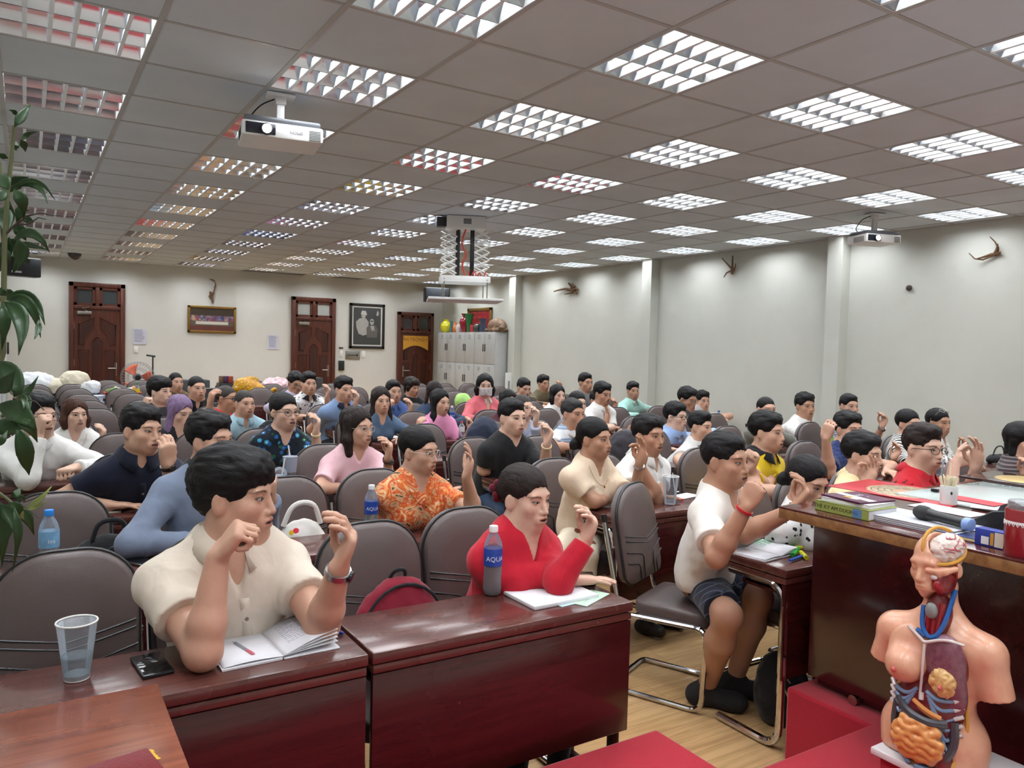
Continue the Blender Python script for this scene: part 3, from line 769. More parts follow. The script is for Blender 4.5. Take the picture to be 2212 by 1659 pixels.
def door(n, x0, x1, ztop, pane, closer, handle_right=True):
    y = YB; w = x1-x0; fw = .075*w/.85
    fr = MB(); fr.box((x0, y-.07, 0), (x0+fw, y, ztop), .008).box((x1-fw, y-.07, 0), (x1, y, ztop), .008).box((x0, y-.07, ztop-fw), (x1, y, ztop), .008)
    zt = ztop-.46; fr.box((x0+fw, y-.065, zt), (x1-fw, y, zt+.06), .006)
    xm = (x0+x1)/2; fr.box((xm-.03, y-.06, zt+.06), (xm+.03, y, ztop-fw), .006)
    for a_, b_ in ((x0+fw, xm-.03), (xm+.03, x1-fw)):
        t = .045; fr.box((a_, y-.05, zt+.06), (a_+t, y, ztop-fw)).box((b_-t, y-.05, zt+.06), (b_, y, ztop-fw)).box((a_, y-.05, zt+.06), (b_, y, zt+.06+t)).box((a_, y-.05, ztop-fw-t), (b_, y, ztop-fw))
    d = fr.build('door_%d' % n, M_door); struct(d)
    pm = MB()
    for a_, b_ in ((x0+fw+.04, xm-.07), (xm+.07, x1-fw-.04)): pm.box((a_, y-.02, zt+.10), (b_, y-.012, ztop-fw-.04))
    pm.build('transom_pane', pane, d, smooth=0)
    a_, b_ = x0+fw+.004, x1-fw-.004; lw = b_-a_; lf = MB().box((a_, y-.045, .01), (b_, y-.004, zt-.005)); H_ = zt
    leaf = lf.build('door_leaf', M_door, d, smooth=0)
    ctr = lambda f: a_+lw*f
    pn = MB(); mo = MB(); yy = y-.046
    def panel(poly):
        P = np.array(poly); c = P.mean(0); q = c+(P-c)*np.array([.86, .93])
        pn.prism([tuple(p) for p in q], 0, .010, ax=np.array([[1, 0, 0], [0, 0, 1], [0, -1, 0]]), c=(0, yy, 0))
        loop = [(p[0], yy-.004, p[1]) for p in P]; mo.tube(loop, .011, 6, closed=True)
    # two lower side panels, tall arched centre panel, two curved upper panels
    arch_ = lambda xa, xb, za, zb, n=9: [(xa, za), (xb, za)]+[(xb+(xa-xb)*t, zb+(xb-xa)*.55*math.sin(PI*t)) for t in np.linspace(0, 1, n)]
    panel([(ctr(.10), H_*.20), (ctr(.32), H_*.17), (ctr(.32), H_*.66), (ctr(.10), H_*.66)]); panel([(ctr(.68), H_*.17), (ctr(.90), H_*.20), (ctr(.90), H_*.66), (ctr(.68), H_*.66)])
    panel(arch_(ctr(.39), ctr(.61), H_*.14, H_*.73))
    up = lambda s: [(ctr(.5+s*.40), H_*.70), (ctr(.5+s*.28), H_*.70), (ctr(.5+s*.22), H_*.785), (ctr(.5+s*.06), H_*.85), (ctr(.5+s*.06), H_*.935), (ctr(.5+s*.22), H_*.905), (ctr(.5+s*.40), H_*.875)]
    panel(up(-1)); panel(up(1))
    panel([(ctr(.10), H_*.03), (ctr(.90), H_*.03), (ctr(.90), H_*.11), (ctr(.5), H_*.085), (ctr(.10), H_*.11)])
    pn.build('raised_panel', M_door2, leaf, smooth=20); mo.build('panel_moulding', M_door, leaf)
    hx = ctr(.90) if handle_right else ctr(.10); s_ = -1 if handle_right else 1
    MB().box((hx-.022, y-.056, .93), (hx+.022, y-.044, 1.17), .008).tube(fillet([(hx, y-.05, 1.07), (hx, y-.095, 1.07), (hx+s_*.12, y-.095, 1.07)], .02), .010).build('handle', M_steel, leaf)
    if closer:
        MB().box((x0+fw+.05, y-.10, zt-.10), (x0+fw+.27, y-.05, zt-.04), .01).tube([(x0+fw+.2, y-.08, zt-.04), (x0+fw+.12, y-.16, zt+.01), (x0+fw+.24, y-.05, zt+.03)], .009).build('closer', M_steel, leaf)
    hg = MB()
    for zz in (.35, 1.1, 1.75): hg.tube([((a_ if handle_right else b_), y-.05, zz), ((a_ if handle_right else b_), y-.05, zz+.12)], .007, 6)
    hg.build('hinge', M_steel, leaf); return d, leaf, (a_, b_, zt)
e1 = py_(148, 608, YB); e2 = py_(270, 617, YB); door(1, e1[0], e2[0], e1[2], M_pane, True)
e1 = py_(629, 640, YB); e2 = py_(724, 646, YB); door(2, e1[0], e2[0], e1[2], M_pane2, True)
e1 = py_(858, 673, YB); e2 = py_(935, 677, YB); d3, leaf3, (a3, b3, z3) = door(3, e1[0], e2[0], e1[2], M_pane, False, False)
M_yel = mat('yellow_sign', (206, 150, 50), .5); lw = b3-a3
sg = MB().prism([(a3+.05, z3-.36), (a3+.05, z3-.05), (b3-.05, z3-.05), (b3-.05, z3-.36)]+[(b3-.05+(a3-b3+.10)*t, z3-.36+.10*math.sin(PI*t)) for t in np.linspace(.08, .92, 9)], 0, .012, ax=np.array([[1, 0, 0], [0, 0, 1], [0, -1, 0]]), c=(0, YB-.048, 0)).build('door_sign', M_yel)
tag(sg, 'yellow sign with curved lower edge on the narrow door beside the lockers', 'sign')
text_mesh('TRÂN TRỌNG 1988', .10, 'lettering', mat('sign_brown', (120, 70, 30), .5), sg, frame_m((1, 0, 0), (0, 0, 1), ((a3+b3)/2, YB-.062, z3-.13)))
# pale door standing at the left wall
e = MB().box((XL+.0, 11.6, 0), (XL+.05, 12.5, 2.15), .005).build('door_4', mat('pale_door', (206, 212, 212), .4)); struct(e)
hg = MB()
for zz in (.9, 1.35, 1.75): hg.box((XL+.045, 12.49, zz), (XL+.075, 12.52, zz+.16), .004)
hg.build('hinge', M_black, e)
# ------------------------------------------------------------------ desks and chairs
M_top = wood('desk_top_wood', (98, 56, 50), (76, 42, 38), 1, .24, .4, ax='x'); M_panel = wood('desk_panel_wood', (66, 22, 22), (50, 14, 15), 1, .22, .35, ax='x')
M_leath = mat('brown_leatherette', (90, 77, 75), .42, scale=30, bump=.12, bscale=240); M_pipe = mat('black_piping', (24, 24, 26), .45)
M_leg = mat('dark_metal_leg', (46, 22, 22), .3, metal=.4)
def rounded(w, h, r, n=6, wt=None, cx=0, cz=0):
    """outline of a rounded panel, top width wt may differ from bottom width w"""
    wt = wt or w; P = []
    for (sx, sz, a0) in ((1, 1, 0), (-1, 1, PI/2), (-1, -1, PI), (1, -1, 1.5*PI)):
        ww = (wt if sz > 0 else w)/2; rr = r[0] if sz > 0 else r[1]
        for t in np.linspace(a0, a0+PI/2, n): P.append((cx+sx*(ww-rr)+rr*math.cos(t), cz+sz*(h/2-rr)+rr*math.sin(t)))
    return P
def pad(g, poly, thick, face, back, push):
    """cushion: front face bulges; maps (u, v, depth) with face(u, v, d)"""
    P = np.array(poly); c = P.mean(0); n = len(P); rings = []
    for s, d in ((1.0, -thick*.5), (1.0, thick*.15), (.975, thick*.38), (.93, thick*.5), (.6, thick*.56), (.25, thick*.58)):
        rings.append([face(*(c+(p-c)*s), d) for p in P])
    vs = [q for r in rings for q in r]; fs = []
    for i in range(len(rings)-1):
        for k in range(n): fs.append((i*n+k, i*n+(k+1) % n, (i+1)*n+(k+1) % n, (i+1)*n+k))
    fs.append(tuple(range(n-1, -1, -1))); fs.append(tuple((len(rings)-1)*n+k for k in range(n)))
    return g.add(vs, fs)
def make_chair():
    t = thing('padded_chair', '', 'chair')
    lean = lambda z: .005+.16*max(0, z-.50)*.9+.05*max(0, z-.62)
    bf = lambda u, v, d: (u, lean(v)-d+.10*(u/.21)**2*.22-.02, v)          # front faces -y
    g = MB(); out = rounded(.385, .45, (.16, .05), 10, .395, 0, .73)
    pad(g, out, .055, bf, None, 0); g.build('backrest', M_leath, t, smooth=60)
    q = MB(); q.tube([bf(u*1.005, .725+(v-.725)*1.005, .004) for u, v in out], .007, 6, closed=True)
    def seam(pts):
        q.tube([bf(u, v, .0305) for u, v in pts], .0032, 5)
    for dz in (0, -.022): seam([(s_, .70+dz+abs(s_)*.18+.0*s_) for s_ in np.linspace(-.185, .185, 9)])
    for s_ in (1, -1):
        seam([(s_*.19, .66), (s_*.07, .635), (s_*.055, .62), (s_*.055, .52)]); seam([(s_*.19, .61), (s_*.11, .595), (s_*.095, .58), (s_*.095, .52)])
    q.build('piping', M_pipe, t)
    g = MB(); so = rounded(.39, .38, (.05, .09), 6, .38, 0, -.225)
    pad(g, so, .06, lambda u, v, d: (u, v, .412+d+.012*((v+.225)/.19)**2-.01*(abs(v+.41) < .06)), None, 0); g.build('seat', M_leath, t, smooth=60)
    fr = MB()
    for s_ in (1, -1):
        fr.tube(fillet([(s_*.200, .05, .014), (s_*.200, -.385, .014), (s_*.200, -.40, .385), (s_*.200, .02, .375), (s_*.205, .115, .80)], .06, 6), .0125, 10)
    fr.tube(fillet([(.200, .03, .014), (.200, .07, .014), (-.200, .07, .014), (-.200, .03, .014)], .05, 5), .0125, 10)
    fr.tube([(.200, -.06, .378), (-.200, -.06, .378)], .010, 8).tube([(.200, -.36, .390), (-.200, -.36, .390)], .010, 8)
    fr.tube([(.205, .085, .66), (-.205, .085, .66)], .009, 8)
    fr.build('frame', M_chrome, t)
    for s_ in (1, -1): MB().tube([(s_*.205, .113, .792), (s_*.205, .120, .828)], .0145, 10).build('post_cap', M_black, t)
    return t
chair0 = make_chair(); chair_used = [False]
def put_chair(x, y, rz, label, group):
    if not chair_used[0]:
        chair_used[0] = True; chair0.location = (x, y, 0); chair0.rotation_euler = (0, 0, rz); chair0['label'] = label; chair0['group'] = group; return chair0
    return dup(chair0, (x, y, 0), rz, label, group)
# desks: two per block, three blocks; the block nearest the left wall has square legs, the others chrome end frames
def make_desk(w, chrome):
    t = thing('training_desk', '', 'desk'); h = .75; d = .32
    g = MB(); g.box((-w/2, 0, h-.034), (w/2, d, h), .006).box((-w/2+.004, .004, h-.062), (w/2-.004, d-.004, h-.037), .004); g.build('desk_top', M_top, t)
    MB().box((-w/2+.004, .006, .30), (w/2-.004, .024, h-.064), .003).build('front_panel', M_panel, t)
    MB().box((-w/2+.02, d-.10, h-.11), (w/2-.02, d-.085, h-.063)).box((-w/2+.02, .03, h-.11), (w/2-.02, d-.09, h-.098)).build('book_shelf', M_panel, t, smooth=0)
    for s_ in (-1, 1):
        if chrome:
            MB().tube(fillet([(s_*(w/2-.02), d-.02, h-.07), (s_*(w/2-.02), .02, h-.07), (s_*(w/2-.02), .02, .018), (s_*(w/2-.02), d+.02, .018)], .09, 7), .017, 10).build('leg_frame', M_chrome, t)
        else:
            for yy in (.030, d-.04): MB().box((s_*(w/2-.035)-.016, yy, 0), (s_*(w/2-.035)+.016, yy+.03, h-.064), .003).build('leg', M_leg, t)
            MB().box((s_*(w/2-.035)-.012, .06, .08), (s_*(w/2-.035)+.012, d-.04, .11), .003).build('stretcher', M_leg, t)
    return t
deskA = make_desk(.945, False); deskB = make_desk(.945, True); dflag = {'A': False, 'B': False}
ROWY = [1.965+1.052*r for r in range(11)]
BLK = [('left block', [.435, 1.39], 'A'), ('middle block', [3.13, 4.085], 'B'), ('right block', [5.65, 6.605], 'B')]
def put_desk(kind, x, y, label):
    src = deskA if kind == 'A' else deskB
    if not dflag[kind]: dflag[kind] = True; src.location = (x, y, 0); src['label'] = label; src['group'] = 'training desks'; return src
    return dup(src, (x, y, 0), 0, label, 'training desks')
desk_pos = []
for r, yy in enumerate(ROWY):
    for bn, xs, kd in BLK:
        if r == 10 and bn == 'right block': continue
        for i, x in enumerate(xs):
            lab = 'dark red desk, %s row from the stage, %s desk of the %s' % (ORD[r], 'left' if i == 0 else 'right', bn)
            put_desk(kd, x, yy, lab); desk_pos.append((x, yy))
# ---- lockers along the right wall
M_lock = mat('locker_steel', (186, 188, 188), .4); M_slot = mat('locker_slot', (40, 40, 42), .5)
lk = thing('locker_cabinet', 'grey steel locker cabinet with rows of narrow doors along the right wall', 'locker', (7.55, 12.42, 0)); LZ = 1.905; LW = 2.38
W_ = lambda g, n, m, p, **k: g.build(n, m, p, **k)
MB().box((.012, 0, .05), (.38, LW, LZ), .004).box((.03, .02, 0), (.36, LW-.02, .05)).build('cabinet_body', M_lock, lk)
for c in range(6):
    for r_ in range(3):
        y0, y1 = .012+c*(LW-.024)/6, .012+(c+1)*(LW-.024)/6; z0 = .07+r_*.612; z1 = z0+.604
        dr = MB().box((0, y0+.004, z0), (.014, y1-.004, z1), .004).build('locker_door', M_lock, lk)
        hy = y1-.035 if c % 2 == 0 else y0+.035
        MB().box((-.008, hy-.014, z0+.24), (.002, hy+.014, z0+.38), .003).build('handle', M_slot, dr)
        sl = MB()
        for q in range(3): sl.box((-.003, (y0+y1)/2-.05, z1-.06-q*.03), (.001, (y0+y1)/2+.05, z1-.055-q*.03))
        sl.build('vent_slots', M_slot, dr, smooth=0)
# ---- teacher's desk on the stage
M_pod = wood('teacher_desk_wood', (58, 22, 22), (48, 17, 18), 1, .16, .4, ax='x'); M_podtop = wood('teacher_top_wood', (96, 44, 40), (66, 28, 27), 1, .12, .6, ax='y'); M_edge = wood('desk_edge_band', (150, 112, 72), (120, 84, 52), 1, .3, .2, ax='y')
PT = 1.03; PX0, PX1, PY0, PY1 = 2.53, 4.7, .55, 1.915
pod = thing('teacher_desk', 'large dark red teacher desk standing on the red stage', 'desk', (PX0, PY0, .30))
o_ = np.array([PX0, PY0, .30]); B = lambda lo, hi, bev=0: MB().box(np.array(lo)-o_, np.array(hi)-o_, bev)
B((PX0, PY0, PT-.008), (PX1, PY1, PT), .002).build('desk_top', M_podtop, pod); B((PX0, PY0, PT-.045), (PX1, PY1, PT-.008), .003).build('edge_band', M_edge, pod)
B((PX0+.19, PY0+.04, .345), (PX0+.215, PY1-.02, PT-.045), .002).build('side_panel', M_pod, pod); B((PX0+.215, PY1-.045, .345), (PX1-.05, PY1-.02, PT-.045), .002).build('front_panel', M_pod, pod)
B((PX0+.215, PY0+.05, .32), (PX1-.05, PY1-.05, .345)).build('plinth', M_pod, pod)
for xx, yy in ((PX0+.205, 1.70), (PX0+.205, 1.05), (PX1-.1, 1.70), (PX1-.1, .7)):
    MB().tube([np.array((xx-.012, yy, .32))-o_, np.array((xx+.012, yy, .32))-o_], .019, 12).build('caster', M_steel, pod)
B((3.2, .9, PT+.001), (4.5, 1.86, PT+.007), .001).build('glass_cover', mat('glass_sheet', (196, 206, 204), .04, var=0, spec=.6), pod)
# ---- small reading table at the left edge of the stage
M_lect = wood('lectern_wood', (146, 82, 60), (116, 58, 44), 1, .22, .4, ax='x'); lt = thing('reading_table', 'reddish brown wooden table top with worn edge, in the near left corner', 'table', (.1, 1.4, .3))
e = np.array([.1, 1.4, .3]); q = lambda lo, hi, b=0: MB().box(np.array(lo)-e, np.array(hi)-e, b)
q((-.14, .95, .775), (.368, 1.925, .80), .004).build('table_top', M_lect, lt); q((.350, .955, .752), (.368, 1.922, .775), .004).build('edge_strip', mat('worn_edge', (176, 112, 78), .35), lt); q((-.12, .97, .62), (.345, 1.90, .775)).build('apron', M_panel, lt)
for xx, yy in ((-.1, .99), (.3, .99), (-.1, 1.85), (.3, 1.85)): q((xx, yy, .3), (xx+.04, yy+.04, .62)).build('leg', M_panel, lt)
def chairs_fill():
    occ = [(c[0], c[1]) for c in CHAIRS]
    for (x, y, rz, who) in CHAIRS:
        put_chair(x, y, rz, 'brown padded chair under the '+' '.join(who.replace('person, ', '').split()[:11]), 'occupied chairs')
    seats = [('left block', [.215, .655, 1.17, 1.61]), ('middle block', [2.91, 3.35, 3.865, 4.305]), ('right block', [5.43, 5.87, 6.385, 6.825])]
    for r in range(11):
        y = 2.58+1.052*r
        for bn, xs in seats:
            if r == 10 and bn == 'right block': continue
            for i, x in enumerate(xs):
                if any(abs(x-a) < .37 and abs(y-b) < .52 for a, b in occ): continue
                xx = x+RND.uniform(-.004, .004); yy = y+RND.uniform(-.03, .05); rz = RND.uniform(-.03, .03)
                put_chair(xx, yy, rz, 'empty brown padded chair, %s row from the stage, %s seat of the %s' % (ORD[r], ORD[i], bn), 'empty chairs')
# ------------------------------------------------------------------ clothes
def cloth(name, c, rough=.85, c2=None, kind=None, s=1.0, cs=None):
    if name in MATS: return MATS[name]
    g = Gr(name); co = g.co(); x, y, z = g.xyz(co); L_ = lin
    n = g.noise(co, 7, 3); a = L_(c); col = None
    if kind is None: col = g.mix(n, tuple(q*.9 for q in a), tuple(min(1, q*1.06) for q in a))
    elif kind == 'hstripe':
        t = g.m('FRACT', z*s); m = g.step(g.m('ABSOLUTE', t-.5), .16, .20); col = g.mix(m, L_(c2), a)
        if cs: col = g.mix((1-g.step(g.m('ABSOLUTE', t-.5), .03, .05)), col, L_(cs))
    elif kind == 'vstripe':
        t = g.m('FRACT', (x+y*.6+n*.02)*s); col = g.mix(g.step(g.m('ABSOLUTE', t-.5), .20, .24), L_(c2), a)
    elif kind == 'plaid':
        f = lambda v: 1-g.step(g.m('ABSOLUTE', g.m('FRACT', v)-.5), .03, .06)
        col = g.mix(g.m('MAXIMUM', f((x+y*.4)*s), f(z*s+y*s*.8)), a, L_(c2))
    elif kind == 'cells':            # painted blossoms
        d = g.voro(g.vec(x+n*.03, y, z+n*.02), s); cc = g.voro(g.vec(x+n*.03, y, z+n*.02), s, 'Color'); r, gg, b = g.xyz(cc)
        inner = g.mix(g.step(r, .45, .55), L_(cs[0]), g.mix(g.step(gg, .4, .6), L_(cs[1]), L_(cs[2]))); col = g.mix((1-g.step(d, .30, .46))*g.step(b, .12, .2), a, inner)
        col = g.mix((1-g.step(d, .10, .16))*g.step(b, .12, .2), col, L_(c2))
    elif kind == 'splash':
        n2 = g.noise(co, s, 3, .6, 2.2); col = g.ramp(n2, (.30, L_(cs[0])), (.42, L_(c)), (.50, L_(c2)), (.56, L_(cs[1])), (.62, L_(c)), (.72, L_(cs[2])))
    elif kind == 'blots':
        n2 = g.noise(co, s, 4, .65, 1.5); col = g.mix(g.step(n2, .53, .58), a, L_(c2)); col = g.mix(g.step(n2, .66, .70), col, a)
    elif kind == 'dots':
        d = g.voro(co, s); col = g.mix(1-g.step(d, .26, .32), a, L_(c2))
    elif kind == 'yoke':             # contrasting shoulders above a height
        col = g.mix(g.step(z+y*.0+g.m('ABSOLUTE', x)*.35, cs, cs+.006), a, L_(c2))
    elif kind == 'sleeveprint':
        m = g.step(g.noise(g.vec(x*9, y*40, z*16), 1.0, 2, .5, 2.5), .53, .57)*g.step(g.m('ABSOLUTE', x+.0), .15, .16)*g.step(z, .80, .86); col = g.mix(m, a, L_(c2))
    elif kind == 'sprigs':
        d = g.voro(co, s); cc = g.voro(co, s, 'Color'); r, gg, b = g.xyz(cc); ed = g.noise(co, 40, 2)
        m = (1-g.step(d+ed*.18, .34, .42))*g.step(b, .35, .4); col = g.mix(m, a, g.mix(g.step(r, .4, .6), L_(c2), L_(cs)))
    g.set(col=col, rough=rough, spec=.2, sheen=.15); w = g.noise(g.vec(x*1.6, y*1.6, z), 8, 2, .5, .6); g.bump(w+g.noise(co, 300, 2)*.04, .22, .03); MATS[name] = g.mat; return g.mat
TANS = dict(l=(216, 177, 156), m=(202, 159, 136), t=(182, 138, 113), d=(150, 102, 76))
def P_(key, crown, chin, Y, rel, label, sk='m', **k):
    r = round((Y+.27-2.58)/1.052); cy = 2.58+1.052*r; Y = Y if 'seat' in k else min(max(Y, cy-.42), cy-.23); k.setdefault('seat', (0, cy))
    my = (crown[0]+chin[0])/2, (crown[1]+chin[1])/2; q = ray(*my); X = CAM[0]+q[0]*Y/q[1]
    if k['seat'][0] == 0: k['seat'] = (X+k.pop('dx', -.02), cy)
    return person(key, crown, chin, Y, rel, label, skin=TANS[sk], **k)
R_, D_ = 'r', 'desk'
FL = dict(hd=(.85, -.5, 0))
def badge(o, org, e, dz=-.19, dx=.085, w=.05, h=.018, m=None, name='badge', dep=.125):
    """small badge on the chest, on the shirt surface"""
    N, f, l, P = e['N'], e['f'], e['l'], e['P']; sp = nz(P-N); c = e['surf'](N+sp*abs(dz)+l*dx)
    MB().obox(c, [l, nz(np.cross(l, sp)), sp], (w/2, .006, h/2), .004).build(name, m, o, org=org)
WHT = cloth('white_cotton', (232, 231, 228)); CRM = cloth('cream_polo', (222, 210, 194)); NVY = cloth('navy_polo', (24, 28, 46)); BLK_ = cloth('black_cotton', (27, 27, 30)); JAK = cloth('slate_jacket', (122, 134, 156))
def jacket_x(o, org, e):
    MB().grid([[e['N']+e['f']*(.118)+e['l']*s*.035-np.array([0, 0, t]) for s in (-1, 1)] for t in (.05, .15, .25, .35)]).build('tee_front', cloth('blue_tee', (84, 112, 168)), o, org=org, solid=.004)
def scrunch(o, org, e):
    H, hs, A = e['H'], e['hs'], e['A']; g = MB()
    c = H+hs*(np.array([0, .128, .004]) @ A)
    for k in range(9):
        a_ = k*2*PI/9; g.ell(c+hs*(np.array([math.cos(a_)*.034, .012*math.sin(3*a_)+.004, math.sin(a_)*.034]) @ A), (.017*hs,)*3, 10)
    g.build('scrunchie', cloth('maroon_velvet', (104, 26, 42)), o, org=org)
def maskx(o, org, e):
    H, hs, A = e['H'], e['hs'], e['A']; rows = []
    for v in np.linspace(0, 1, 9):
        zz = -.022-.080*v; rows.append([H+hs*(np.array([.066*u, -.082-.034*(1-abs(u)**1.7)*(1-.35*abs(v-.45))+.006*v, zz-.012*u*u*(v-.5)]) @ A) for u in np.linspace(-1, 1, 13)])
    g = MB().grid(rows); g.build('face_mask', cloth('patterned_mask', (214, 210, 206), c2=(110, 96, 130), kind='blots', s=60), o, org=org, solid=.003)
    g = MB()
    for s in (1, -1): g.tube([H+hs*(np.array([s*.065, -.083, -.03]) @ A), H+hs*(np.array([s*.082, -.03, -.012]) @ A), H+hs*(np.array([s*.086, .02, 0]) @ A)], .0016, 5)
    g.build('mask_loop', WHT, o, org=org)
def necklace(o, org, e):
    N, f, l = e['N'], e['f'], e['l']; z = np.array([0, 0, 1.])
    MB().tube([N+f*(.055+.055*math.sin(t)**.7)+l*.075*math.cos(t)+z*(.035-.125*math.sin(t)) for t in np.linspace(.15, PI-.15, 17)], .0013, 5).ell(N+f*.118-z*.095, (.006, .004, .009), 8).build('necklace', mat('gold', (206, 160, 84), .25, metal=1.0), o, org=org)
def cordx(o, org, e):
    hw = e['hw']; MB().tube([hw((.080, -.03, .004)), hw((.074, -.06, -.05)), hw((.055, -.075, -.11)), hw((.02, -.06, -.15)), hw((-.03, -.03, -.16)), hw((-.06, .03, -.13))], .0016, 5).build('glasses_cord', mat('brown_cord', (90, 50, 40), .6), o, org=org)
    necklace(o, org, e)
def headglasses(o, org, e):
    hw = e['hw']; g = MB()
    for s in (1, -1): g.tube([hw((s*.033+.024*math.cos(t), -.055+.02*math.sin(t), .112+.012*math.sin(t))) for t in np.linspace(0, 2*PI, 15)[:-1]], .002, 5, closed=True); g.tube([hw((s*.057, -.055, .112)), hw((s*.083, .02, .03))], .0018, 5)
    g.build('eyeglasses', mat('glasses_clear', (190, 180, 172), .25), o, org=org)
HDR = dict(hd=(.1, -.15, 1))
# ------------------------------------------------------------------ the audience, row by row
P_('polo', (490, 968), (530, 1155), 2.30, 66, 'person, young man in cream polo resting his cheek on a fist at the front desk', 'm', hair='fringe', shirt=CRM, collar=CRM, neck=('collar', .12), vox=.0042, fat=1.08,
   L=(R_, 732, 1228, dict(el=(712, 1318), elz=.86, hd=(.35, -.1, .95), reach=.34)), R=(R_, 470, 1205, dict(pose='fist', hd=(.45, -.25, .75), pn=(.5, .1, -.6), el=(428, 1400), elz=.80, reach=.26)), mouth=.0042, watch=dict(L='steel'), by=4, pitch=-2, dx=.03, eye=.0048)
P_('red', (1110, 1005), (1160, 1132), 2.30, 50, 'person, woman in red blouse with a maroon scrunchie, hand lifted at the front desk', 'l', fem=True, hair='bun', hc='dbrown', shirt=cloth('red_knit', (190, 30, 50)), neck=('v', .07), sleeve=1.93, vox=.0045, L=(R_, 1266, 1168, dict(d=2.70, el=(1192, 1236), eld=2.80, hd=(.25, -.15, 1))), R=(D_, 1236, 1254, dict(hd=(.9, -.34, 0), el=(1062, 1238), elz=.81, fx=1)), by=6, pitch=-3, trousers=cloth('blue_jeans', (38, 46, 66)), extra=scrunch, mouth=.0045, eye=.0035)
yel = cloth('pale_yellow_shirt', (236, 216, 168))
P_('polka', (1730, 985), (1760, 1085), 2.20, 52, 'person, woman in black and white dotted dress behind the teacher desk corner', 'm', fem=True, hair='pony', shirt=cloth('polka_dress', (228, 228, 226), c2=(26, 26, 30), kind='dots', s=34), neck=('crew', 0), sleeve=.7, by=10, pitch=-16, R=(D_, 1690, 1150, {}), mouth=.003, seat=(3.17, 2.52))
P_('yellow', (1850, 935), (1880, 1022), 2.34, 66, 'person, man in pale yellow shirt making a ring with his fingers', 'm', hair='short', shirt=yel, collar=yel, neck=('collar', .09), sleeve=.6, by=12, L=(R_, 1868, 1052, dict(pose='ok', hd=(.35, -.2, .9), reach=.40)), beard=.4, mouth=.005)
redp = cloth('red_polo', (192, 30, 44), c2=(40, 18, 22), kind='sleeveprint')
P_('redpolo', (1975, 920), (2015, 1008), 2.30, 52, 'person, man in red polo with round glasses, fingers pinched beside his face', 'l', hair='quiff', hc='dbrown', shirt=redp, collar=redp, neck=('collar', .10), glasses='black', by=14, L=(R_, 2108, 1012, dict(hd=(-.1, -.1, 1), pose='ok', reach=.42)), R=(R_, 2062, 1000, dict(pose='relax', hd=(.85, -.4, .3), reach=.40)), mouth=.003)
P_('edge', (2205, 915), (2212, 985), 2.42, 55, 'person, woman in dark striped top cut by the right edge', 'm', fem=True, hair='bangs', shirt=cloth('dark_stripes', (58, 50, 54), c2=(120, 108, 106), kind='hstripe', s=46), sleeve=1.9, L=(R_, 2215, 1030, dict(reach=.4)), R=(D_, 2190, 1050, {}))
# second row
P_('jacket', (440, 890), (470, 1000), 3.55, 52, 'person, man in slate blue zip jacket half hidden behind the cream polo', 'm', hair='short', shirt=JAK, sleeve=1.95, neck=('v', .12), collar=cloth('dark_collar', (44, 46, 52)), L=(R_, 584, 1078, dict(reach=.40)), R=(D_, 420, 1172, {}), mouth=.002, fat=1.06, extra=jacket_x)
P_('orange', (885, 922), (925, 1015), 3.25, 56, 'person, woman in orange floral blouse with glasses on a cord, forearm raised', 'm', fem=True, hair='tied', shirt=cloth('orange_floral', (226, 178, 130), c2=(196, 66, 36), kind='splash', s=13, cs=((40, 24, 22), (224, 120, 50), (244, 216, 186))), neck=('v', .13), sleeve=.62, vox=.0055, fat=1.12, glasses='clear', L=(R_, 1008, 1030, dict(hd=(.2, -.1, 1), pose='relax', reach=.40, el=(985, 1112))), R=(D_, 955, 1085, dict(hd=(.8, -.2, .5), el=(860, 1125))), by=6, extra=cordx, pitch=-4, dx=-.02)
creamd = cloth('cream_blouse', (232, 210, 184))
P_('cream', (1270, 902), (1300, 985), 3.28, 58, 'person, smiling woman in cream blouse and floral skirt beside the aisle', 't', fem=True, hair='pony', shirt=creamd, neck=('v', .05), sleeve=.62, vox=.0058, L=(R_, 1381, 1003, dict(hd=(.15, -.1, 1), pose='ok', reach=.38)), R=(D_, 1318, 1078, dict(el=(1245, 1085))), by=10, trousers=cloth('floral_skirt', (230, 216, 192), c2=(196, 72, 36), kind='sprigs', s=9, cs=(120, 60, 40)), mouth=.006, extra=necklace, watch=dict(L='silver'), seat=(2.76, 3.60), knees=(((2.57, 3.12, .54), (2.56, 3.10, .09)), ((2.37, 3.18, .54), (2.36, 3.14, .09))))
P_('wpolored', (1393, 895), (1410, 978), 3.34, 48, 'person, man in white polo with small red chest mark behind a plastic cup', 't', hair='short', shirt=WHT, collar=WHT, neck=('collar', .13), fat=1.1, L=(R_, 1385, 1010, dict(out=.3)), R=(D_, 1405, 1072, FL), by=10, extra=lambda o, org, e: badge(o, org, e, dz=-.17, w=.022, h=.014, m=mat('red_mark', (200, 40, 50), .6)), mouth=.006)
P_('yelblk', (1645, 890), (1670, 970), 3.16, 66, 'person, man in yellow polo with black shoulders, fist raised', 'm', hair='short', shirt=cloth('yellow_black_polo', (228, 196, 30), c2=(28, 27, 30), kind='yoke', cs=1.005), collar=BLK_, neck=('collar', .07), by=12, L=(R_, 1622, 1012, dict(pose='fist', hd=(.2, -.2, .95))), mouth=.006)
P_('plaid', (1825, 897), (1840, 952), 3.5, 45, 'person, man in dark blue plaid shirt seated behind the yellow shirt', 'm', hair='short', shirt=cloth('navy_plaid', (36, 48, 92), c2=(74, 86, 130), kind='plaid', s=26), R=(R_, 1784, 948, dict(reach=.42)), by=8, hs=1.0)
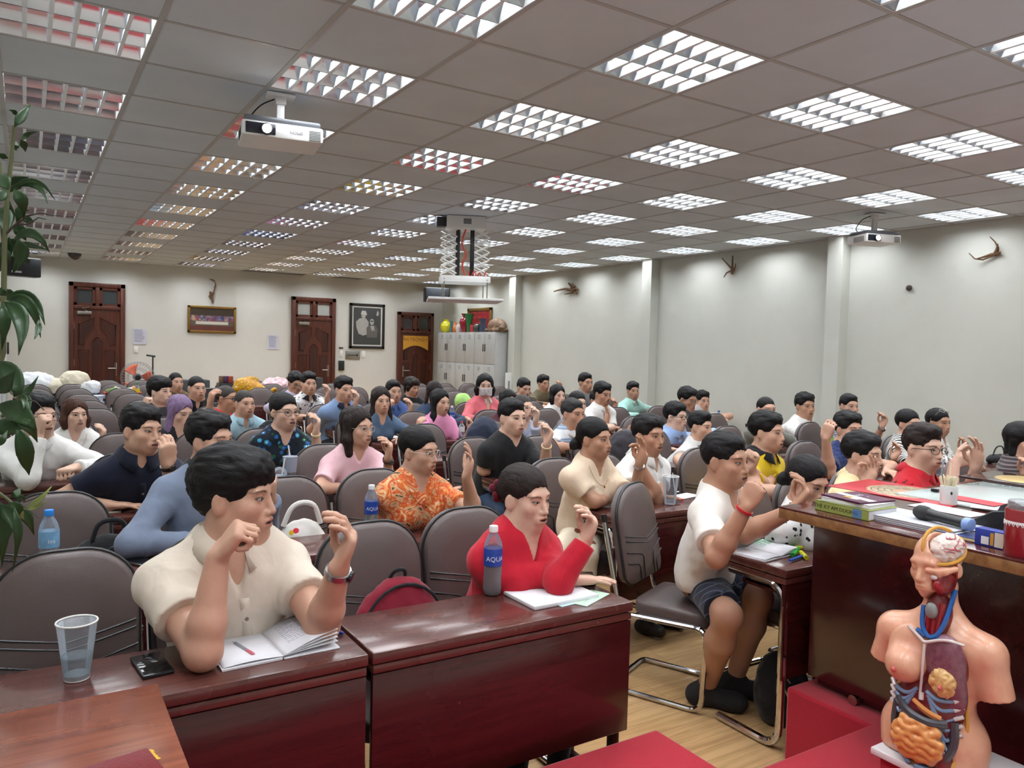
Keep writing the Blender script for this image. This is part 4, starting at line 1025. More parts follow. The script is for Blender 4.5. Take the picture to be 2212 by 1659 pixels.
P_('strw', (1955, 888), (1970, 938), 3.48, 50, 'person, woman in black and white striped blouse with hair tied back', 'm', fem=True, hair='tied', shirt=cloth('bw_stripes', (226, 226, 222), c2=(36, 36, 40), kind='vstripe', s=42), sleeve=.8, L=(R_, 1930, 990, dict(hd=(.5, -.2, .8))), by=10)
P_('card', (2020, 882), (2035, 938), 3.42, 52, 'person, woman in white cardigan with glasses pushed up on her hair', 't', fem=True, hair='tied', shirt=cloth('white_cardigan', (222, 220, 214), c2=(40, 42, 48), kind='blots', s=10), sleeve=1.9, neck=('v', .10), L=(R_, 2078, 978, dict(hd=(.3, -.2, .9))), by=10, extra=headglasses, mouth=.005)
# third row
P_('navy', (290, 876), (322, 975), 4.25, 42, 'person, man in navy polo with orange chest badge, cupped hand before his chin', 'm', hair='short', shirt=NVY, collar=NVY, neck=('collar', .07), fat=1.14, vox=.0058, L=(R_, 361, 1003, dict(hd=(.0, -.15, 1), pn=(-.2, .95, .1), reach=.38)), R=(D_, 235, 1092, dict(el=(170, 1082), hd=(.85, -.35, 0))), watch=dict(L='black'), by=6, extra=lambda o, org, e: badge(o, org, e, dz=-.16, dx=.105, w=.055, h=.022, m=mat('orange_badge', (226, 84, 36), .5), dep=.138), mouth=.006, roll=4)
P_('pink', (760, 880), (785, 960), 4.22, 46, 'person, woman in pink tee with clear glasses writing in a notebook', 'm', fem=True, hair='midlong', hc='dbrown', shirt=cloth('pink_tee', (230, 186, 194)), neck=('v', .05), sleeve=.72, glasses='clear', L=(R_, 838, 990, dict(reach=.42)), R=(D_, 755, 1052, dict(pose='pen', hd=(.8, -.4, .1), el=(680, 1055))), watch=dict(L='brown'), by=6, mouth=.006)
P_('youth', (1098, 860), (1115, 937), 4.32, 40, 'person, young man in black tee with cream wristband, hand raised', 'l', hair='crew', shirt=BLK_, neck=('v', .03), sleeve=.75, fat=1.05, L=(R_, 1181, 960, dict(hd=(.25, -.1, 1), reach=.40)), R=(D_, 1085, 1012, dict(el=(1035, 1018))), watch=dict(L='cream'), trousers=cloth('denim', (58, 78, 108)), by=6, mouth=.003)
ltb = cloth('light_blue_shirt', (150, 176, 218))
P_('ltbg', (1450, 870), (1470, 925), 5.25, 58, 'person, man in light blue shirt with black glasses', 'l', hair='short', shirt=ltb, collar=ltb, neck=('collar', .08), sleeve=1.9, glasses='black', by=10, R=(D_, 1440, 985, {}), mouth=.003)
P_('grcol', (1505, 890), (1522, 948), 4.28, 60, 'person, man in white tee with grey collar, partly behind the white V-neck', 'm', hair='quiff', shirt=cloth('white_tee', (214, 214, 212)), collar=cloth('grey_collar', (126, 128, 130)), neck=('collar', .05), by=12, R=(D_, 1475, 1020, {}))
P_('bigbuzz', (1650, 856), (1660, 908), 4.40, 32, 'person, large man with buzz cut in olive grey shirt', 'm', hair='buzz', shirt=cloth('olive_grey_shirt', (120, 120, 112)), collar=cloth('olive_grey_shirt', (120, 120, 112)), neck=('collar', .05), sleeve=1.8, fat=1.16, by=8, L=(D_, 1720, 960, {}), R=(D_, 1650, 965, {}))
P_('whr', (1733, 848), (1745, 902), 5.3, 36, 'person, man in open white shirt against the right wall', 't', hair='short', shirt=WHT, collar=WHT, neck=('collar', .11), sleeve=1.9, by=8, L=(R_, 1762, 960, dict(hd=(.7, -.3, .6))), mouth=.003)
P_('strg', (1828, 850), (1840, 900), 4.40, 36, 'person, man in grey blue striped polo with wristwatch and lifted hand', 'm', hair='crew', shirt=cloth('grey_stripes', (128, 146, 168), c2=(70, 84, 108), kind='hstripe', s=16, cs=(200, 205, 210)), collar=cloth('grey_collar2', (90, 104, 126)), by=8, L=(R_, 1906, 922, dict(hd=(.3, -.1, 1), reach=.42)), watch=dict(L='steel'), mouth=.006)
# fourth row
P_('whl', (75, 850), (90, 940), 5.22, 34, 'person, man in white shirt with black glasses behind the plant', 'l', hair='short', shirt=WHT, collar=WHT, neck=('collar', .08), sleeve=1.9, glasses='black', R=(R_, 84, 935, dict(pose='fist', hd=(.2, -.2, 1), reach=.30)), L=(D_, 160, 1012, dict(pose='fist', z=.86)), by=4, fat=1.05)
P_('flor', (598, 850), (630, 922), 5.22, 34, 'person, woman in dark blue floral blouse with black glasses, mouth open', 'l', fem=True, hair='tied', shirt=cloth('blue_floral', (18, 26, 38), c2=(226, 230, 226), kind='cells', s=24, cs=((30, 92, 150), (60, 150, 190), (40, 96, 60))), neck=('v', .13), sleeve=.55, fat=1.10, glasses='black', L=(R_, 682, 935, dict(hd=(.2, -.1, 1))), R=(D_, 600, 990, dict(el=(545, 985), hd=(.85, -.4, 0))), watch=dict(L='cream'), by=6, mouth=.0085, extra=necklace)
P_('str', (1230, 865), (1245, 918), 5.26, 46, 'person, man in white and blue banded polo behind the cream blouse', 't', hair='crew', hc='salt', shirt=cloth('banded_polo', (222, 224, 226), c2=(140, 160, 186), kind='hstripe', s=9, cs=(190, 202, 216)), collar=WHT, L=(R_, 1326, 950, dict(hd=(.8, -.4, .4), pose='relax', reach=.42)), by=8, hs=1.05)
P_('nun', (1125, 850), (1135, 905), 5.36, 44, 'person, shaven head in pale grey robe beside the black tee youth', 'l', hair='buzz', hc='gray', shirt=cloth('grey_robe', (168, 172, 190)), neck=('v', .06), sleeve=1.8, L=(R_, 1157, 910, dict(reach=.40)), by=8, mouth=.006)
P_('glf', (1480, 836), (1490, 886), 6.45, 52, 'person, man in dark grey tee with thin glasses looking down', 't', hair='short', shirt=cloth('dark_grey_tee', (74, 72, 76)), glasses='wire', by=8, pitch=-10)
P_('gray2', (1515, 842), (1520, 886), 7.0, 32, 'person, young man in pale grey tee leaning on the desk near the right wall', 'm', hair='short', shirt=cloth('pale_grey_tee', (176, 176, 176)), by=8, L=(D_, 1560, 905, {}), hs=1.0, seat=(7.36, 7.25))
# fifth row
P_('bob', (155, 862), (170, 922), 6.35, 22, 'person, woman with brown bob in white V-neck top', 'l', fem=True, hair='bob', hc='brown', shirt=WHT, neck=('v', .09), sleeve=.62, L=(R_, 218, 952, dict(hd=(.3, -.1, 1))), by=4, mouth=.005, extra=necklace)
P_('purple', (385, 855), (395, 920), 6.3, 36, 'person, woman with long lilac hair in black vest over white', 'l', fem=True, hair='long', hc='purple', shirt=cloth('black_vest', (40, 38, 44)), neck=('v', .10), sleeve=.6, by=6, pitch=-12, mouth=.005, eye=.003)
P_('ltbald', (522, 840), (535, 897), 6.40, 28, 'person, man with shaved head in light blue polo', 'm', hair='buzz', hc='gray', shirt=cloth('light_blue_polo', (158, 190, 204)), collar=cloth('light_blue_polo', (158, 190, 204)), neck=('collar', .08), by=6, mouth=.005, brow=.6)
P_('longh', (818, 836), (828, 890), 6.36, 22, 'person, woman with long straight dark hair in denim jacket, writing', 'm', fem=True, hair='long', hc='dbrown', shirt=cloth('denim_jacket', (84, 104, 130)), neck=('v', .12), sleeve=1.9, R=(D_, 815, 940, dict(pose='pen', hd=(.7, -.4, .1))), by=4, mouth=.0015)
P_('pinkl', (943, 842), (960, 892), 6.3, 40, 'person, woman with long black hair in bright pink tee', 'm', fem=True, hair='long', shirt=cloth('bright_pink_tee', (226, 148, 186)), sleeve=.7, L=(R_, 1013, 930, dict(hd=(.3, -.1, .9))), R=(R_, 903, 928, {}), by=6, mouth=.008)
P_('wpm', (1298, 825), (1305, 873), 6.52, 44, 'person, man in white polo with palm raised, middle of the room', 't', hair='short', shirt=WHT, collar=WHT, neck=('collar', .06), L=(R_, 1310, 916, dict(pose='open')), by=8, pitch=-6)
P_('wtw', (1200, 832), (1210, 873), 7.4, 32, 'person, woman with black shoulder-length hair in white tee', 'l', fem=True, hair='bob', shirt=WHT, sleeve=.75, by=6, hs=.98)
P_('wbeh', (1240, 848), (1255, 891), 6.16, 32, 'person, woman with parted black hair half hidden behind the banded polo', 'l', fem=True, hair='tied', shirt=cloth('grey_top', (120, 118, 122)), by=6, hs=1.0)
# sixth row
P_('reds', (490, 830), (490, 887), 7.1, 56, 'person, man with glasses in red shirt, raised hand holding a small bag', 't', hair='buzz', hc='gray', shirt=cloth('coral_red_shirt', (206, 66, 70)), collar=cloth('coral_red_shirt', (206, 66, 70)), neck=('collar', .09), sleeve=.7, glasses='black', R=(R_, 454, 872, dict(reach=.40)), by=6, mouth=.002)
P_('ear', (338, 815), (355, 870), 7.46, 48, 'person, young man with black hair touching his ear', 'l', hair='fringe', shirt=cloth('charcoal_tee', (58, 56, 60)), R=(R_, 312, 882, dict(pose='fist', reach=.30, hd=(.2, .1, 1))), by=6, mouth=.004)
bpl = cloth('sky_polo', (122, 148, 186)); dcol = cloth('navy_collar', (36, 40, 62))
P_('bluep', (738, 813), (748, 866), 7.44, 30, 'person, man in sky blue polo with navy collar, hand cupped', 'm', hair='short', shirt=bpl, collar=dcol, neck=('collar', .06), L=(R_, 767, 874, dict(hd=(.3, -.1, 1))), R=(D_, 705, 912, {}), by=6, mouth=.006)
P_('fist', (845, 820), (855, 867), 7.48, 24, 'person, man in blue short-sleeved shirt with fist on his cheek', 'm', hair='crew', shirt=cloth('mid_blue_shirt', (78, 104, 164)), collar=cloth('mid_blue_shirt', (78, 104, 164)), R=(R_, 839, 884, dict(pose='fist', reach=.28)), L=(R_, 885, 888, {}), by=6)
P_('bang', (932, 825), (945, 868), 7.3, 30, 'person, woman with thin fringe in navy denim jacket', 'l', fem=True, hair='bangs', hc='dbrown', shirt=cloth('navy_denim', (52, 66, 92)), sleeve=1.9, by=6, roll=6, pitch=-8)
coral = cloth('coral_hoodie', (220, 112, 122))
P_('mask', (1043, 808), (1052, 855), 7.75, 10, 'person, woman in coral hoodie wearing a patterned face mask', 'l', fem=True, hair='bob', shirt=coral, collar=WHT, neck=('v', .13), sleeve=1.95, by=2, extra=maskx, mouth=.001)
P_('blk2', (1128, 816), (1135, 857), 8.45, 34, 'person, stocky man in black tee looking down at the desk', 'm', hair='crew', shirt=cloth('black_tee', (34, 34, 36)), fat=1.12, L=(D_, 1148, 888, {}), by=4, pitch=-12)
P_('mint', (1365, 824), (1370, 861), 7.49, 24, 'person, man in mint green shirt by the right wall', 't', hair='short', shirt=cloth('mint_shirt', (168, 214, 204)), collar=cloth('mint_shirt', (168, 214, 204)), neck=('collar', .07), sleeve=1.9, L=(D_, 1418, 890, {}), by=4)
P_('bluet', (1288, 846), (1292, 880), 7.35, 30, 'person, man in bright blue tee hidden behind the white polo', 't', hair='short', shirt=cloth('bright_blue_tee', (38, 126, 208)), L=(R_, 1328, 884, dict(reach=.32)), by=6, hs=.98)
# back rows
P_('blkp', (418, 815), (432, 857), 8.5, 26, 'person, man with cropped hair in black polo', 'm', hair='buzz', shirt=BLK_, collar=BLK_, neck=('collar', .09), by=6, mouth=.006, hs=1.02)
P_('lav', (637, 803), (640, 848), 9.6, 24, 'person, man in lavender shirt with glasses looking down', 't', hair='short', shirt=cloth('lavender_shirt', (182, 174, 196)), collar=cloth('lavender_shirt', (182, 174, 196)), sleeve=1.9, glasses='wire', by=4, pitch=-14)
P_('bwf', (664, 806), (670, 847), 8.5, 20, 'person, man in black and white floral shirt with black collar', 'm', hair='short', shirt=cloth('bw_floral', (226, 226, 228), c2=(52, 54, 62), kind='blots', s=16), collar=BLK_, neck=('collar', .07), L=(R_, 706, 858, dict(hd=(.3, -.1, 1))), by=6, mouth=.005, hs=1.0)
P_('shag', (887, 816), (893, 854), 8.5, 46, 'person, young man with shaggy hair in black tee near the narrow door', 't', hair='shaggy', hc='dbrown', shirt=cloth('black_tee2', (30, 30, 32)), by=6, pitch=-6)
P_('gray1', (1262, 804), (1268, 846), 8.55, 38, 'person, man in grey tee sitting tallest near the right wall', 't', hair='crew', shirt=cloth('grey_tee', (128, 130, 132)), by=6)
P_('brown', (375, 803), (385, 843), 9.6, 26, 'person, man with cropped hair in brown shirt, back left', 'm', hair='buzz', shirt=cloth('brown_shirt', (104, 82, 62)), collar=cloth('brown_shirt', (104, 82, 62)), by=6, mouth=.004)
P_('olive', (1170, 810), (1178, 844), 9.55, 36, 'person, man in olive tee lifting his hand, back right', 't', hair='short', shirt=cloth('olive_tee', (104, 94, 72)), L=(R_, 1210, 842, dict(hd=(.1, -.1, 1))), by=6, mouth=.005)
P_('hid', (1097, 848), (1100, 885), 7.0, 30, 'person, dark-haired woman mostly hidden behind the black tee youth', 'l', fem=True, hair='bob', shirt=cloth('maroon_top', (84, 40, 52)), by=4, hs=.95)
# the man at the end of the first middle desk: white V-neck, checked shorts, bare calves, black slip-ons
def legs_out(o, org, e):
    P, f, l, bs, v = e['P'], e['f'], e['l'], e['bs'], .007; z = np.array([0, 0, 1.])
    shorts = [elli(P-z*.01, (.172*bs, .135*bs, .105*bs), np.array([l, -f, z]), k=.05)]; skin = []
    for s, knp, anp in ((1, pz(1640, 1290, .50), pz(1590, 1458, .10)), (-1, pz(1572, 1330, .50), pz(1528, 1478, .10))):
        hp0 = P+l*s*.09*bs-z*.03+f*.02
        mid = hp0+(knp-hp0)*.80; shorts += [cone(hp0, mid, .088*bs, .084*bs, k=.04, clip=(mid, nz(knp-hp0)))]
        skin += [cone(hp0, knp, .070*bs, .060*bs, k=.03), cone(knp, knp+(anp-knp)*.35, .056*bs, .062*bs, k=.03), cone(knp+(anp-knp)*.35, anp, .062*bs, .040*bs, k=.03)]
        d = nz((anp-knp)*np.array([1, 1, 0])*.3+f); g0 = anp.copy(); g0[2] = .045
        shp = [cone(g0-d*.05, g0+d*.13, .044, .040, k=.03), cone(g0-d*.04, anp-z*.005, .046, .044, k=.03), elli(g0+d*.12, (.05, .06, .036), np.array([np.cross(d, z), d, z]), k=.03)]
        blob('slip_on_shoe', shp, .007, mat('black_suede', (24, 23, 24), .85, bump=.2), o, org, clipf=lambda X, Y, Z: .004-Z+0*X+0*Y)
    blob('shorts', shorts, v, cloth('checked_shorts', (32, 36, 52), c2=(84, 92, 110), kind='plaid', s=15), o, org)
    return skin
_B = blob
def blob(name, prims, vox, m, parent=None, org=(0, 0, 0), **k):      # the seated man's calves belong to his body mesh
    if name == 'person' and PEND: prims = prims+PEND.pop()
    return _B(name, prims, vox, m, parent, org, **k)
PEND = []
z_ = np.array([0, 0, 1.]); wp = np.array([2.82, 2.53, .56]); wf = np.array([math.sin(.5), -math.cos(.5), 0]); wl = np.array([math.cos(.5), math.sin(.5), 0])
sk_ = []
for s, knp, anp in ((1, pz(1640, 1290, .50), pz(1590, 1458, .10)), (-1, pz(1572, 1330, .50), pz(1528, 1478, .10))):
    hp0 = wp+wl*s*.09-z_*.03+wf*.02; md = knp+(anp-knp)*.35; sk_ += [cone(hp0, knp, .070, .060, k=.03), cone(knp, md, .056, .062, k=.03), cone(md, anp, .062, .040, k=.03)]
PEND.append(sk_)
person('aisle', (1545, 935), (1590, 1045), 2.36, 60, 'person, man in white V-neck tee and checked shorts at the aisle end', skin=TANS['t'], hair='crew', shirt=cloth('white_tee2', (230, 224, 216)), neck=('v', .10), sleeve=.66, vox=.0055, by=29, pel=wp, seat=(2.70, 2.74), nochair=True,
       R=(R_, 1611, 1096, dict(pose='fist', hd=(.35, -.2, .9), d=2.98, el=(1584, 1182), eld=2.96)), L=(R_, 1716, 1100, dict(hd=(.45, -.25, .85), pn=(-.2, .4, .9), el=(1683, 1162), eld=3.12, d=3.16)), watch=dict(R='red'), mouth=.0075, extra=legs_out, beard=.5)
CHAIRS.append((2.66, 2.80, .42, 'man in white V-neck tee'))
# ------------------------------------------------------------------ things on desks, walls and ceiling
def clear_mat(name, tint=(235, 240, 245), body=.10, rough=.06):
    if name in MATS: return MATS[name]
    g = Gr(name); n = g.n; tr = n.new('ShaderNodeBsdfTransparent'); tr.inputs[0].default_value = tuple(min(1, q*1.02) for q in lin(tint))+(1,)
    lw = n.new('ShaderNodeLayerWeight'); lw.inputs[0].default_value = .35; mx = n.new('ShaderNodeMixShader')
    f = V(g, lw.outputs['Fresnel'])*.75+body; g.set(col=lin(tint), rough=rough, spec=.8)
    g.l.new(f.k, mx.inputs[0]); g.l.new(tr.outputs[0], mx.inputs[1]); g.l.new(g.b.outputs[0], mx.inputs[2]); g.l.new(mx.outputs[0], g.out.inputs[0]); MATS[name] = g.mat; return g.mat
M_pet = clear_mat('clear_plastic'); M_water = clear_mat('water', (225, 232, 236), .16, .03); M_cupw = mat('translucent_white', (236, 236, 232), .3)
M_paper = mat('paper', (232, 232, 238), .8, var=.02); M_phone = mat('phone_glass', (20, 22, 24), .06, var=0); M_ink = mat('ink_blue', (86, 92, 140), .6); M_gold = mat('gilt', (150, 116, 60), .35, metal=.7)
def ob(name, label, cat, p, rz=0, group=None): return thing(name, label, cat, p, rz, group)
def text_cyl(s, size, name, m, parent, c, r, ang, z):
    o = text_mesh(s, size, name, m, parent, Matrix(), ext=0)
    for v in o.data.vertices:
        a = ang+v.co.x/r; v.co = Vector((c[0]+math.cos(a)*r, c[1]+math.sin(a)*r, z+v.co.y))
    return o
camang = lambda p: math.atan2(CAM[1]-p[1], CAM[0]-p[0])
def water_bottle(label, p, h=.225, r=.031, label_c=(30, 70, 160), txt='AQUA', cap=(236, 236, 236), fill=.62, liq=None, group='plastic water bottles', shape='smooth'):
    t = ob('water_bottle', label, 'bottle', p, 0, group); s = h/.225
    prof = [(.001, .004), (.020, .001), (.027, .006), (r/s*.98, .022), (r/s, .05), (r/s*.96, .095), (r/s, .11), (r/s, .155), (r/s*.9, .172), (.020, .190), (.0125, .203), (.0125, .212)]
    if shape == 'waist': prof = [(.001, .004), (.022, .001), (.030, .006), (.031, .030), (.0285, .045), (.031, .060), (.0265, .075), (.0305, .092), (.0315, .11), (.0315, .155), (.027, .175), (.019, .192), (.013, .203), (.013, .212)]
    MB().lathe([(a*s, b*s) for a, b in prof], n=28).build('bottle_body', M_pet, t, smooth=50)
    fl = [(a*s*.95, min(b, .212*fill)*s) for a, b in prof if b < .212*fill]+[(r*.93, .212*fill*s), (.0005, .212*fill*s)]
    MB().lathe(fl, n=24).build('liquid', liq or M_water, t, smooth=50)
    MB().lathe([(r*1.012, .098*s), (r*1.018, .10*s), (r*1.018, .152*s), (r*1.012, .154*s)], n=28).build('label', mat('bottle_label_%d%d%d' % label_c, label_c, .35, var=.35, scale=40), t, smooth=40)
    cm_ = mat('cap_%d%d%d' % cap, cap, .4); cp = MB().lathe([(.001, .225*s), (.0135*s, .225*s), (.0145*s, .222*s), (.0148*s, .206*s), (.0135*s, .205*s)], n=20).build('cap', cm_, t)
    if txt: text_cyl(txt, .022*s, 'label_text', mat('label_white', (238, 240, 244), .5), t, (0, 0), r*1.03, camang(p)+.25, .122*s)
    return t
def cup(label, p, h=.125, r0=.026, r1=.042, water=0, group=None, rim=True):
    t = ob('plastic_cup', label, 'cup', p, 0, group); prof = [(.001, .006), (r0, .004)]
    N = 22
    for i in range(N+1): z = .004+(h-.006)*i/N; rr = r0+(r1-r0)*i/N; prof.append((rr+(.0006 if i % 2 else -.0004), z))
    MB().lathe(prof, n=32).build('cup_wall', M_pet, t, smooth=60)
    MB().tube([(r1*math.cos(a), r1*math.sin(a), h) for a in np.linspace(0, 2*PI, 33)[:-1]], .0024, 8, closed=True).build('rim', M_cupw, t)
    if water:
        zt = h*water; MB().lathe([(.001, .007), (r0*.97, .006), (r0+(r1-r0)*water-.001, zt), (.0005, zt)], n=28).build('water', M_water, t, smooth=40)
        MB().lathe([(r0*.99, .001), (r0*1.0, .014)], n=28).build('foot_ring', M_cupw, t)
    return t
def slab(name, label, cat, p, w, d, h, m, rz=0, group=None, bev=.003, parts=()):
    t = ob(name, label, cat, p, rz, group); MB().box((-w/2, -d/2, 0), (w/2, d/2, h), bev).build('body' if parts else 'cover', m, t)
    for n_, lo, hi, mm in parts: MB().box(lo, hi, .0008).build(n_, mm, t)
    return t
def phone(label, p, rz, c=(24, 25, 28), w=.074, d=.155, rim=None, case=None):
    t = ob('smartphone', label, 'phone', p, rz, 'phones lying on desks'); MB().box((-w/2, -d/2, 0), (w/2, d/2, .0095), .004).build('case', mat('phone_case_%d' % c[0], c, .25), t)
    MB().box((-w/2+.004, -d/2+.006, .0092), (w/2-.004, d/2-.006, .0100), .0005).build('screen', M_phone, t); return t
def pen(label, a, b, c, tipc=(200, 200, 205), r=.0045):
    a, b = np.array(a, float), np.array(b, float); t = ob('pen', label, 'pen', a, 0, 'pens on the desks'); d = b-a
    MB().tube([d*.12, d*.72], r, 10).build('barrel', clear_mat('pen_barrel', (220, 222, 230), .3), t); MB().tube([d*.70, d*.98, d], [r*1.1, r*1.15, r*.7], 10).build('pen_cap', mat('pen_%d%d%d' % c, c, .3), t); MB().tube([d*0, d*.12], [r*.25, r*.9], 8).build('tip', mat('pen_tip', tipc, .3, metal=.8), t)
    return t
D75 = .7505
def sd(p):
    """nudge a point onto the nearest desk top"""
    best = min(desk_pos, key=lambda q: max(abs(p[0]-q[0])-.41, 0)**2+(max(q[1]+.07-p[1], 0)+max(p[1]-q[1]-.28, 0))**2)
    return np.array([min(max(p[0], best[0]-.41), best[0]+.41), min(max(p[1], best[1]+.07), best[1]+.25), D75])
# --- front row, left desk
cup('clear ribbed plastic cup with a little water on the front left desk', pz(166, 1466, D75), h=.145, r0=.029, r1=.046, water=.42)
phone('black phone lying flat between the cup and the open notebook', pz(328, 1440, D75), .10, w=.076, d=.150)
def open_notebook(label, c, rz, w=.155, h=.205, lift=.05, lines=True):
    t = ob('open_notebook', label, 'notebook', c, rz); n = 13
    lw_ = [[(-w*u, y, .009+.004*math.sin(PI*u)) for u in np.linspace(0, 1, n)] for y in (-h/2, h/2)]
    base = MB().box((-w-.004, -h/2-.003, 0), (-.002, h/2+.003, .007), .001).box((.002, -h/2-.003, 0), (w+.004, h/2+.003, .004), .001); base.build('pages', M_paper, t)
    MB().grid(lw_).build('left_page', M_paper, t, solid=.0012)
    rp = lambda k, l2: [[(w*u*(1-.10*l2*8*u*.3), y, .009+l2*math.sin(min(1, u*.62+.0)*PI*.62)) for u in np.linspace(0, 1, n)] for y in (-h/2, h/2)]
    MB().grid(rp(0, lift)).build('raised_page', M_paper, t, solid=.0010)
    for q in (.25, .5, .75): MB().grid(rp(0, lift*q)).build('loose_page', M_paper, t, solid=.0006)
    if lines:
        L_ = MB(); rr = random.Random(3)
        for i in range(11):
            y0 = -h*.05-.012*i+.0; u = .18+.02*rr.random()
            while u < .82+.1*rr.random():
                du = .03+.05*rr.random(); pts = []
                for q in np.linspace(u, u+du, 5):
                    zz = .0098+lift*math.sin(min(1, q*.62)*PI*.62); pts.append((w*q*(1-.10*lift*8*q*.3), h*.40+y0*1.0+.0022*math.sin(q*400+i), zz))
                L_.tube(pts, .0005, 3); u += du+.015
        L_.build('handwriting', M_ink, t)
    return t
open_notebook('open notebook with handwriting, raised right page, in front of the cream polo', pz(583, 1392, D75)+np.array([.0, -.02, 0]), .03)
pen('clear pen with pink cap lying on the open notebook page', pz(503, 1386, .765), pz(548, 1414, .765), (214, 110, 130))
pen('blue pen lying between the open notebook and the desk gap', pz(690, 1359, .756), pz(742, 1368, .756), (40, 56, 140))
# --- front row, right desk
water_bottle('tall clear water bottle with blue label and white cap on the front right desk', pz(1063, 1284, D75), h=.240, r=.0325)
t = ob('medicine_bottle', 'tiny medicated oil bottle with orange cap beside the tall water bottle', 'bottle', pz(1086, 1278, D75)); MB().lathe([(.001, .001), (.0085, .001), (.009, .03), (.005, .038), (.005, .042)], n=16).build('bottle_body', clear_mat('amber_glass', (226, 170, 90), .3), t); MB().lathe([(.0065, .040), (.0065, .055), (.001, .056)], n=16).build('cap', mat('orange_cap', (232, 96, 36), .4), t)
cN = pz(1190, 1288, D75); slab('notebook', 'white notebook lying before the red blouse, blank cover', 'notebook', cN, .27, .19, .014, M_paper, .02)
M_mint = mat('mint_paper', (196, 230, 204), .8, var=.04)
t = slab('certificate', 'mint green printed sheet with seal on the right end of the front desk', 'paper', pz(1272, 1292, D75), .17, .075, .002, M_mint, .42)
sm = MB(); sm.lathe([(.001, .0024), (.009, .0024)], n=16); sm.build('seal', mat('seal_grey', (120, 130, 110), .7), t)
for q in (.018, .006, -.010): MB().box((-.06, q, .0021), (.05, q+.0016, .0024)).build('print_line', mat('print_grey', (140, 160, 150), .8), t)
slab('leaflet', 'folded pale blue leaflet peeping out under the mint sheet', 'paper', pz(1225, 1303, D75), .085, .045, .0018, mat('pale_blue_paper', (186, 214, 222), .8), .1)
phone('dark phone under the hand of the red blouse', pz(1262, 1252, D75), -.6)
def soft_bag(name, label, p, prims, m, extra=None, vox=.01, amp=.008):
    P = np.array(p, float); pr = []
    for q in prims: pr.append(('e', P+q[1], q[2], q[3], q[4], None, q[6]) if q[0] == 'e' else ('c', P+q[1], P+q[2])+q[3:])
    o = blob(name, pr, vox, m, None, p, disp=lambda X: vnoise(X, 16)*amp+vnoise(X, 40)*amp*.5, clipf=lambda X, Y, Z: (P[2]+.004)-Z+0*X+0*Y)
    tag(o, label, 'bag'); 
    if extra: extra(o, P)
    return o
M_bblack = cloth('black_nylon', (30, 30, 33)); M_bmar = cloth('maroon_nylon', (128, 28, 46))
def strap(pts, r, m, nm='handle'): return lambda o, P: MB().tube(fillet([P+np.array(q) for q in pts], .05, 6), r, 8).build(nm, m, o, org=tuple(P))
soft_bag('backpack', 'red and black backpack on the empty front chair between the two sitters', (1.19, 2.40, .462), [elli((0, 0, .17), (.16, .085, .18), k=.05), elli((0, -.07, .12), (.12, .05, .11), k=.04)], M_bmar, extra=lambda o, P: (MB().tube([P+np.array((.15*math.cos(a), -.045, .17+.165*math.sin(a))) for a in np.linspace(-.2, PI+.2, 15)], .006, 6).build('zip', M_bblack, o, org=tuple(P)), strap([(-.03, .02, .34), (-.02, .0, .375), (.02, .0, .375), (.03, .02, .34)], .007, M_bblack)(o, P)))
# --- second row, left block
t = water_bottle('plastic bottle with orange drink left in it and blue cap, beside the black backpack', pz(106, 1242, D75), h=.235, r=.0325, label_c=(120, 170, 210), txt='iva', cap=(40, 130, 220), fill=.16, liq=clear_mat('orange_drink', (216, 120, 40), .75), shape='waist')
phone('white phone with charging cable next to the orange drink bottle', pz(158, 1217, D75), -.55, c=(226, 226, 228), w=.068, d=.135)
tag(MB().tube([pz(183, 1207, .757), pz(197, 1200, .758), pz(203, 1197, .758), pz(212, 1201, .756)], .0022, 8).build('charging_cable', M_white, org=tuple(pz(183, 1207, .757))), 'short white charging cable plugged into the white phone', 'cable')
phone('dark phone near the sleeve of the slate jacket', pz(296, 1214, D75), .5, c=(52, 46, 44))
soft_bag('backpack', 'black backpack with top handle sitting on the chair behind the orange drink', (.40, 3.42, .462), [elli((0, 0, .16), (.21, .10, .20), k=.05), elli((.05, -.08, .12), (.14, .05, .14), k=.04)], M_bblack, extra=lambda o, P: (strap([(-.07, -.02, .345), (-.05, -.02, .42), (.04, -.02, .42), (.05, -.02, .35)], .010, M_bblack)(o, P), MB().tube([P+np.array((.05+.16*math.cos(a), -.055, .13+.20*math.sin(a))) for a in np.linspace(-.1, PI+.1, 15)], .005, 6).build('zip', mat('zip_grey', (60, 60, 64), .5), o, org=tuple(P))))
water_bottle('clear water bottle with blue label before the orange floral blouse', pz(801, 1155, D75), h=.225)
tag(slab('notebook', '', 'notebook', pz(222, 1103, D75), .17, .15, .006, mat('cream_paper', (226, 220, 204), .8), -.15), 'cream notebook under the forearm of the navy polo', 'notebook')
M_float = cloth('printed_bag', (226, 222, 216), c2=(200, 40, 60), kind='sprigs', s=22, cs=(230, 190, 40))
soft_bag('carrier_bag', 'white printed carrier bag with loop handle on the empty chair behind the watch hand', (1.16, 3.42, .462), [elli((0, 0, .16), (.13, .07, .19), k=.04)], M_float, extra=strap([(-.08, 0, .32), (-.04, 0, .42), (.06, 0, .42), (.09, 0, .32)], .012, M_float), vox=.008)
